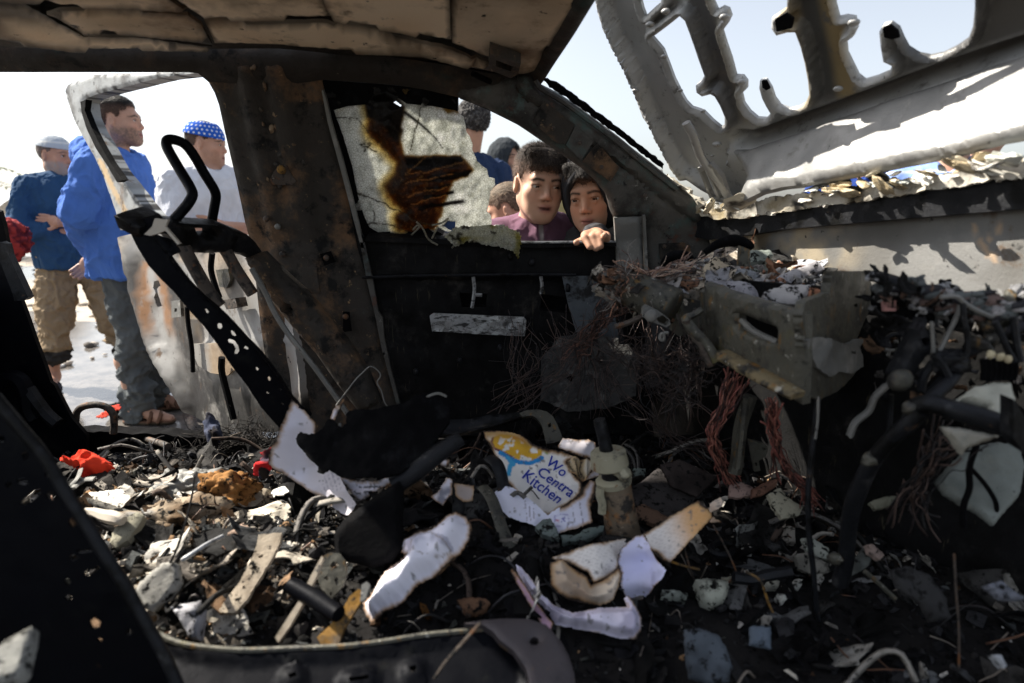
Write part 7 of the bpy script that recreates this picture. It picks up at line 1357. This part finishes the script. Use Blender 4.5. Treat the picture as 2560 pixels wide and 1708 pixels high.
# man in the blue hooded top, in profile, hands behind his back
h = HN(300, 306, 3.52); gb = px(372, 1020, 3.52)
person('man in bright blue hooded top and grey trousers, hands behind his back, in profile', (h[0]-.04, 3.52), .10, 1.76,
    [((.19, -.01, 1.41), (.255, -.09, 1.17), (.075, -.19, .945), ((-.55, -.12, -.8), (.1, -1., .05), .45)), ((-.19, -.01, 1.41), (-.255, -.09, 1.17), (-.02, -.18, .93), ((-.6, -.2, -.75), (.1, -1., .05), .5))],
    dict(at=h, scale=1.06, yaw=.06, pitch=.03, beard=.78, look=(0, 0), brow=1.), dict(col=blue, sleeve=1., hem=.83, ease=.035, fold=.010, cuff=.048, name='hooded_top'), dict(col=(.085, .095, .10), end=.07, r=.062, fold=.011), dict(col=(.007, .006, .006), grow=.008, amp=.0022, front=.074, tufts=3000, len=.7), None, dict(col=(.13, .07, .045), sole=(.06, .045, .03)), collar='hood', res=.0055, seed=1, scale_w=1.06, skin=np.array((.44, .255, .18)))
# older man in the grey cap, arms folded
h = HN(141, 392, 4.2)
def capc(L):
    c = np.tile((.42, .46, .50), (len(L), 1)); return mixc(c, (.62, .63, .62), sst(.007, .004, np.abs(L[:, 2]-.082)))
crossed = lambda s=1.: [((.19, 0, 1.40), (.26, .07, 1.13), (-.06, .23, 1.17), ((-.9, .25, .15), (0, -1, 0), .3)), ((-.19, 0, 1.40), (-.26, .07, 1.12), (.08, .20, 1.11), ((.9, .1, .25), (0, -1, .2), .3))]
person('older man in a grey striped cap, navy jumper and rolled khaki trousers, arms folded', (h[0]+.03, 4.2), -.95, 1.66, crossed(), dict(at=h, scale=1.04, yaw=.77, pitch=-.04, beard=.9, beardc=(.26, .25, .24), brow=.7),
    dict(col=(.022, .062, .135), sleeve=.74, hem=.86, ease=.03, fold=.010, cuff=.055, name='jumper'), dict(col=(.27, .20, .125), end=.27, r=.075, fold=.015, ease=.028, cuff=(.03, .028, .026)), dict(col=(.16, .15, .15), grow=.003, amp=.002, tufts=300, len=.4), dict(col=capc, u=.052, tilt=.12, flat=.122, grow=.010), dict(col=(.05, .05, .06)), res=.0055, seed=2, scale_w=1.1, sway=((.12, .02), (-.10, -.03)), skin=np.array((.44, .235, .16)))
# young man with the spotted blue headscarf
h = HN(517, 362, 3.45)
def dots(L):
    a = np.arctan2(L[:, 0], L[:, 1]); r = np.floor((L[:, 2])/.021); p = np.stack([((a*.085/.026+.5*(r % 2)) % 1-.5)*.026, ((L[:, 2]/.021) % 1-.5)*.021], 1)
    return mixc((.015, .10, .52), (.72, .74, .80), sst(.0062, .0042, np.hypot(p[:, 0], p[:, 1])))
person('young man in a white T-shirt and blue headscarf with white spots, arms folded', (h[0]-.0, 3.45), -.75, 1.66, crossed(), dict(at=h, scale=.94, yaw=.86, pitch=-.10, beard=.22, look=(0, -.2)),
    dict(col=(.66, .68, .74), sleeve=.36, hem=.80, ease=.026, fold=.008, name='t_shirt'), dict(col=(.08, .085, .10)), dict(col=(.05, .035, .025), grow=.003, amp=.002, tufts=300, len=.4), dict(col=dots, u=.040, tilt=.10, flat=.118, grow=.013), dict(col=(.03, .03, .03)), res=.0055, seed=3, skin=np.array((.48, .27, .19)))
# child seen from behind
h = HN(418, 496, 4.5)
person('dark-haired child half hidden behind the young man with the blue headscarf', (h[0], 4.5), .9, 1.36, [((.19, 0, 1.40), (.24, 0, 1.12), (.22, .04, .88), ((0, .1, -1), (-1, 0, 0), .3)), ((-.19, 0, 1.40), (-.24, 0, 1.12), (-.22, .04, .88), ((0, .1, -1), (1, 0, 0), .3))], dict(at=h, scale=.92, eyes=False), dict(col=(.10, .22, .45), sleeve=.4, hem=.8), dict(col=(.05, .05, .06)), dict(col=(.02, .017, .015), grow=.010, amp=.004, tufts=300), res=.008, seed=4, parts=False)
# figures seen past the front window
h = HN(1180, 312, 4.0)
person('curly-haired man in a navy jacket with his back turned, behind the broken glass', (h[0]-.02, 4.0), 2.1, 1.76, [((.19, 0, 1.40), (.25, -.02, 1.12), (.20, .1, .9), ((0, .2, -1), (-1, 0, 0), .3)), ((-.19, 0, 1.40), (-.25, -.02, 1.12), (-.2, .1, .9), ((0, .2, -1), (1, 0, 0), .3))], dict(at=h, scale=1.02, eyes=False), dict(col=(.018, .035, .085), sleeve=1., hem=.82, ease=.035, fold=.010), dict(col=(.05, .05, .06)), dict(col=(.035, .032, .032), grow=.022, amp=.012, curly=True, tufts=1600, len=1.1, grey=.25), collar='stand', res=.0065, seed=5, scale_w=1.05)
h = HN(1264, 398, 4.6)
person('bearded man in a dark raised hood standing behind the first boy', (h[0], 4.6), -1.0, 1.66, [((.19, 0, 1.40), (.25, 0, 1.12), (.20, .1, .9), ((0, .2, -1), (-1, 0, 0), .3)), ((-.19, 0, 1.40), (-.25, 0, 1.12), (-.2, .1, .9), ((0, .2, -1), (1, 0, 0), .3))], dict(at=h, scale=1.0, beard=.7, eyes=False, yaw=.35), dict(col=(.035, .045, .05), sleeve=1., hem=.8, ease=.03), dict(col=(.05, .05, .05)), dict(col=(.012, .011, .01), tufts=100), hood=dict(col=(.03, .036, .042), grow=.022), res=.0065, seed=6, parts=False)
h = HN(1270, 530, 2.6)
person('small fair-haired child looking down behind the first boy', (h[0], 2.6), 2.9, 1.22, [((.19, 0, 1.40), (.24, 0, 1.12), (.22, .04, .88), ((0, .1, -1), (-1, 0, 0), .3)), ((-.19, 0, 1.40), (-.24, 0, 1.12), (-.22, .04, .88), ((0, .1, -1), (1, 0, 0), .3))], dict(at=h, scale=.88, eyes=False, pitch=-.4), dict(col=(.40, .33, .26), sleeve=1., hem=.8), dict(col=(.1, .1, .1)), dict(col=(.17, .125, .085), grow=.006, amp=.003, tufts=600), res=.006, seed=7, parts=False, skin=np.array((.46, .24, .16)))
h = HN(1412, 462, 3.1)
person('man in a blue cap and pale shirt standing behind the hooded boy', (h[0], 3.1), -1.3, 1.53, [((.19, 0, 1.40), (.25, 0, 1.12), (.20, .1, .9), ((0, .2, -1), (-1, 0, 0), .3)), ((-.19, 0, 1.40), (-.25, 0, 1.12), (-.2, .1, .9), ((0, .2, -1), (1, 0, 0), .3))], dict(at=h, scale=1.0, eyes=False), dict(col=lambda loc, L: mixc(mixc((.55, .62, .68), (.40, .34, .16), sst(.05, -.05, loc[:, 0])), (.10, .18, .30), sst(.16, .2, loc[:, 0])), sleeve=.5, hem=.8), dict(col=(.1, .1, .12)), dict(col=(.02, .017, .015), tufts=100), dict(col=lambda L: np.tile((.02, .07, .22), (len(L), 1)), u=.045, tilt=.1, brim=True), res=.0065, seed=8, parts=False)
# the two boys at the window
h1 = HN(1347, 463, 1.86)
T1 = person('boy with cropped dark hair and open mouth, in plum zip top at the car window', (h1[0]+.0, 1.93), -math.pi/2+.10, 1.37, [((.19, 0, 1.40), (.25, .06, 1.12), (.20, .16, .95), ((-.2, .6, -.6), (-1, 0, 0), .3)), ((-.19, 0, 1.40), (-.25, .04, 1.12), (-.2, .12, .9), ((.2, .2, -1), (1, 0, 0), .3))],
    dict(at=h1, scale=.875, yaw=.16, pitch=-.14, roll=-.05, look=(.30, -.30), brow=.95, open=.0035), dict(col=lambda loc, L: mixc((.165, .085, .125), (.32, .30, .30), sst(.010, .006, np.abs(loc[:, 0]))*sst(.05, .09, loc[:, 1])), sleeve=1., hem=.8, ease=.024, fold=.006, name='zip_top'), dict(col=(.08, .08, .1)), dict(col=(.036, .026, .020), grow=.008, amp=.0012, front=.074, fringe=.002, tufts=6000, len=1.2), collar='stand', res=.0034, seed=11, legs=False, skin=np.array((.60, .365, .26)), lean=(-.0, 0))
h2 = HN(1480, 488, 1.80)
fing = []
for i, (a, b_) in enumerate([((1462, 592), (1474, 624)), ((1482, 589), (1490, 628)), ((1497, 588), (1502, 622)), ((1516, 592), (1512, 594))]):
    k0 = px(a[0]+2, a[1]-2, 1.63); k1 = px(a[0], a[1]+4, 1.575); k2 = px(b_[0], b_[1]-6, 1.555)
    fing += [(k0, k1, .0095, .0092), (k1, k2, .0092, .0078)]
fing += [(px(1450, 603, 1.60), px(1440, 607, 1.575), .009, .008)]
wrist = px(1490, 588, 1.70); fing += [(wrist, px(1465, 590, 1.63), .020, .014), (wrist, px(1495, 587, 1.63), .022, .014), (wrist, px(1512, 590, 1.63), .018, .012)]
ln = []
PB2 = person('boy in dark hood peering in beside the windscreen pillar, fingers over the door edge', (h2[0]+.04, 1.90), -math.pi/2-.12, 1.33, [((.19, 0, 1.40), (.25, .06, 1.12), (.20, .16, .95), ((-.2, .6, -.6), (-1, 0, 0), .3)), (px(1590, 560, 1.88), px(1560, 700, 1.80), wrist, ((-.2, -.9, -.1), (0, 0, -1), .9), True)],
    dict(at=h2, scale=.86, yaw=-.26, pitch=-.22, roll=.10, look=(-.10, -.25), brow=.95), dict(col=lambda loc, L: mixc((.10, .10, .105), (.035, .035, .04), sst(-.1, .3, fbm(loc, 30, 3, 3))), sleeve=1., hem=.8, ease=.026, fold=.006, name='fleece'), dict(col=(.06, .06, .07)), dict(col=(.022, .018, .016), grow=.007, amp=.0012, front=.068, fringe=-.006, tufts=3000), hood=dict(col=(.022, .023, .027), grow=.014, w=.056, hgt=.088), res=.0034, seed=12, legs=False, skin=np.array((.50, .28, .185)), extra=fing, hands=False)
sheet('scarf', cE(1010, 1165, 1080, 1150, 1200, 1140, 1230, 1240, 1200, 1290, 1080, 1270, 1030, 1230), PY(1.80), M_cloth, PB2[0], .02, [], 5, lambda uv, d, P: .02*sst(0, 10, d)+.006*fbm(P, 30, 3, 2), lambda uv, d, P: np.tile((.20, .19, .165), (len(uv), 1)))
# people glimpsed under the raised bonnet
for i, (u, v, y, c, hh, l) in enumerate([(2395, 300, 2.6, (.20, .30, .62), 1.62, 'person in a blue checked shirt glimpsed through the gap below the bonnet'), (2475, 300, 2.9, (.03, .16, .15), 1.64, 'person in dark green standing at the right beyond the bonnet gap'), (2165, 345, 3.2, (.02, .05, .22), 1.62, 'person in navy blue glimpsed low through the bonnet gap')]):
    p = HN(u, v, y)
    person(l, (p[0], y), -2.2, hh, [((.19, 0, 1.40), (.25, 0, 1.12), (.20, .1, .9), ((0, .2, -1), (-1, 0, 0), .3)), ((-.19, 0, 1.40), (-.25, 0, 1.12), (-.2, .1, .9), ((0, .2, -1), (1, 0, 0), .3))], dict(eyes=False), dict(col=(lambda loc, L, c=c, i=i: mixc(np.array(c), (.62, .64, .7), (sst(.3, .5, np.abs((loc[:, 2]/.05) % 1-.5))*.6 if i == 0 else 0*loc[:, 2]))), sleeve=.6, hem=.82), dict(col=(.1, .1, .12)), dict(col=(.02, .017, .015), tufts=60), res=.009, seed=20+i, parts=False)
# red bundle at the left edge
V, F = lump(px(18, 598, 3.1), (.20, .16, .19), 33, .3, 5); n_ = V-V.mean(0); n_ /= np.linalg.norm(n_, axis=1)[:, None]
V = folds(V, n_, .008, 22, 2); obj('red_bundle', V, F, M_cloth, None, mixc((.30, .035, .035), (.10, .012, .02), sst(-.1, .3, fbm(V, 50, 2, 3))), label='red cloth bundle at the left border beside the rear pillar', cat='bundle')
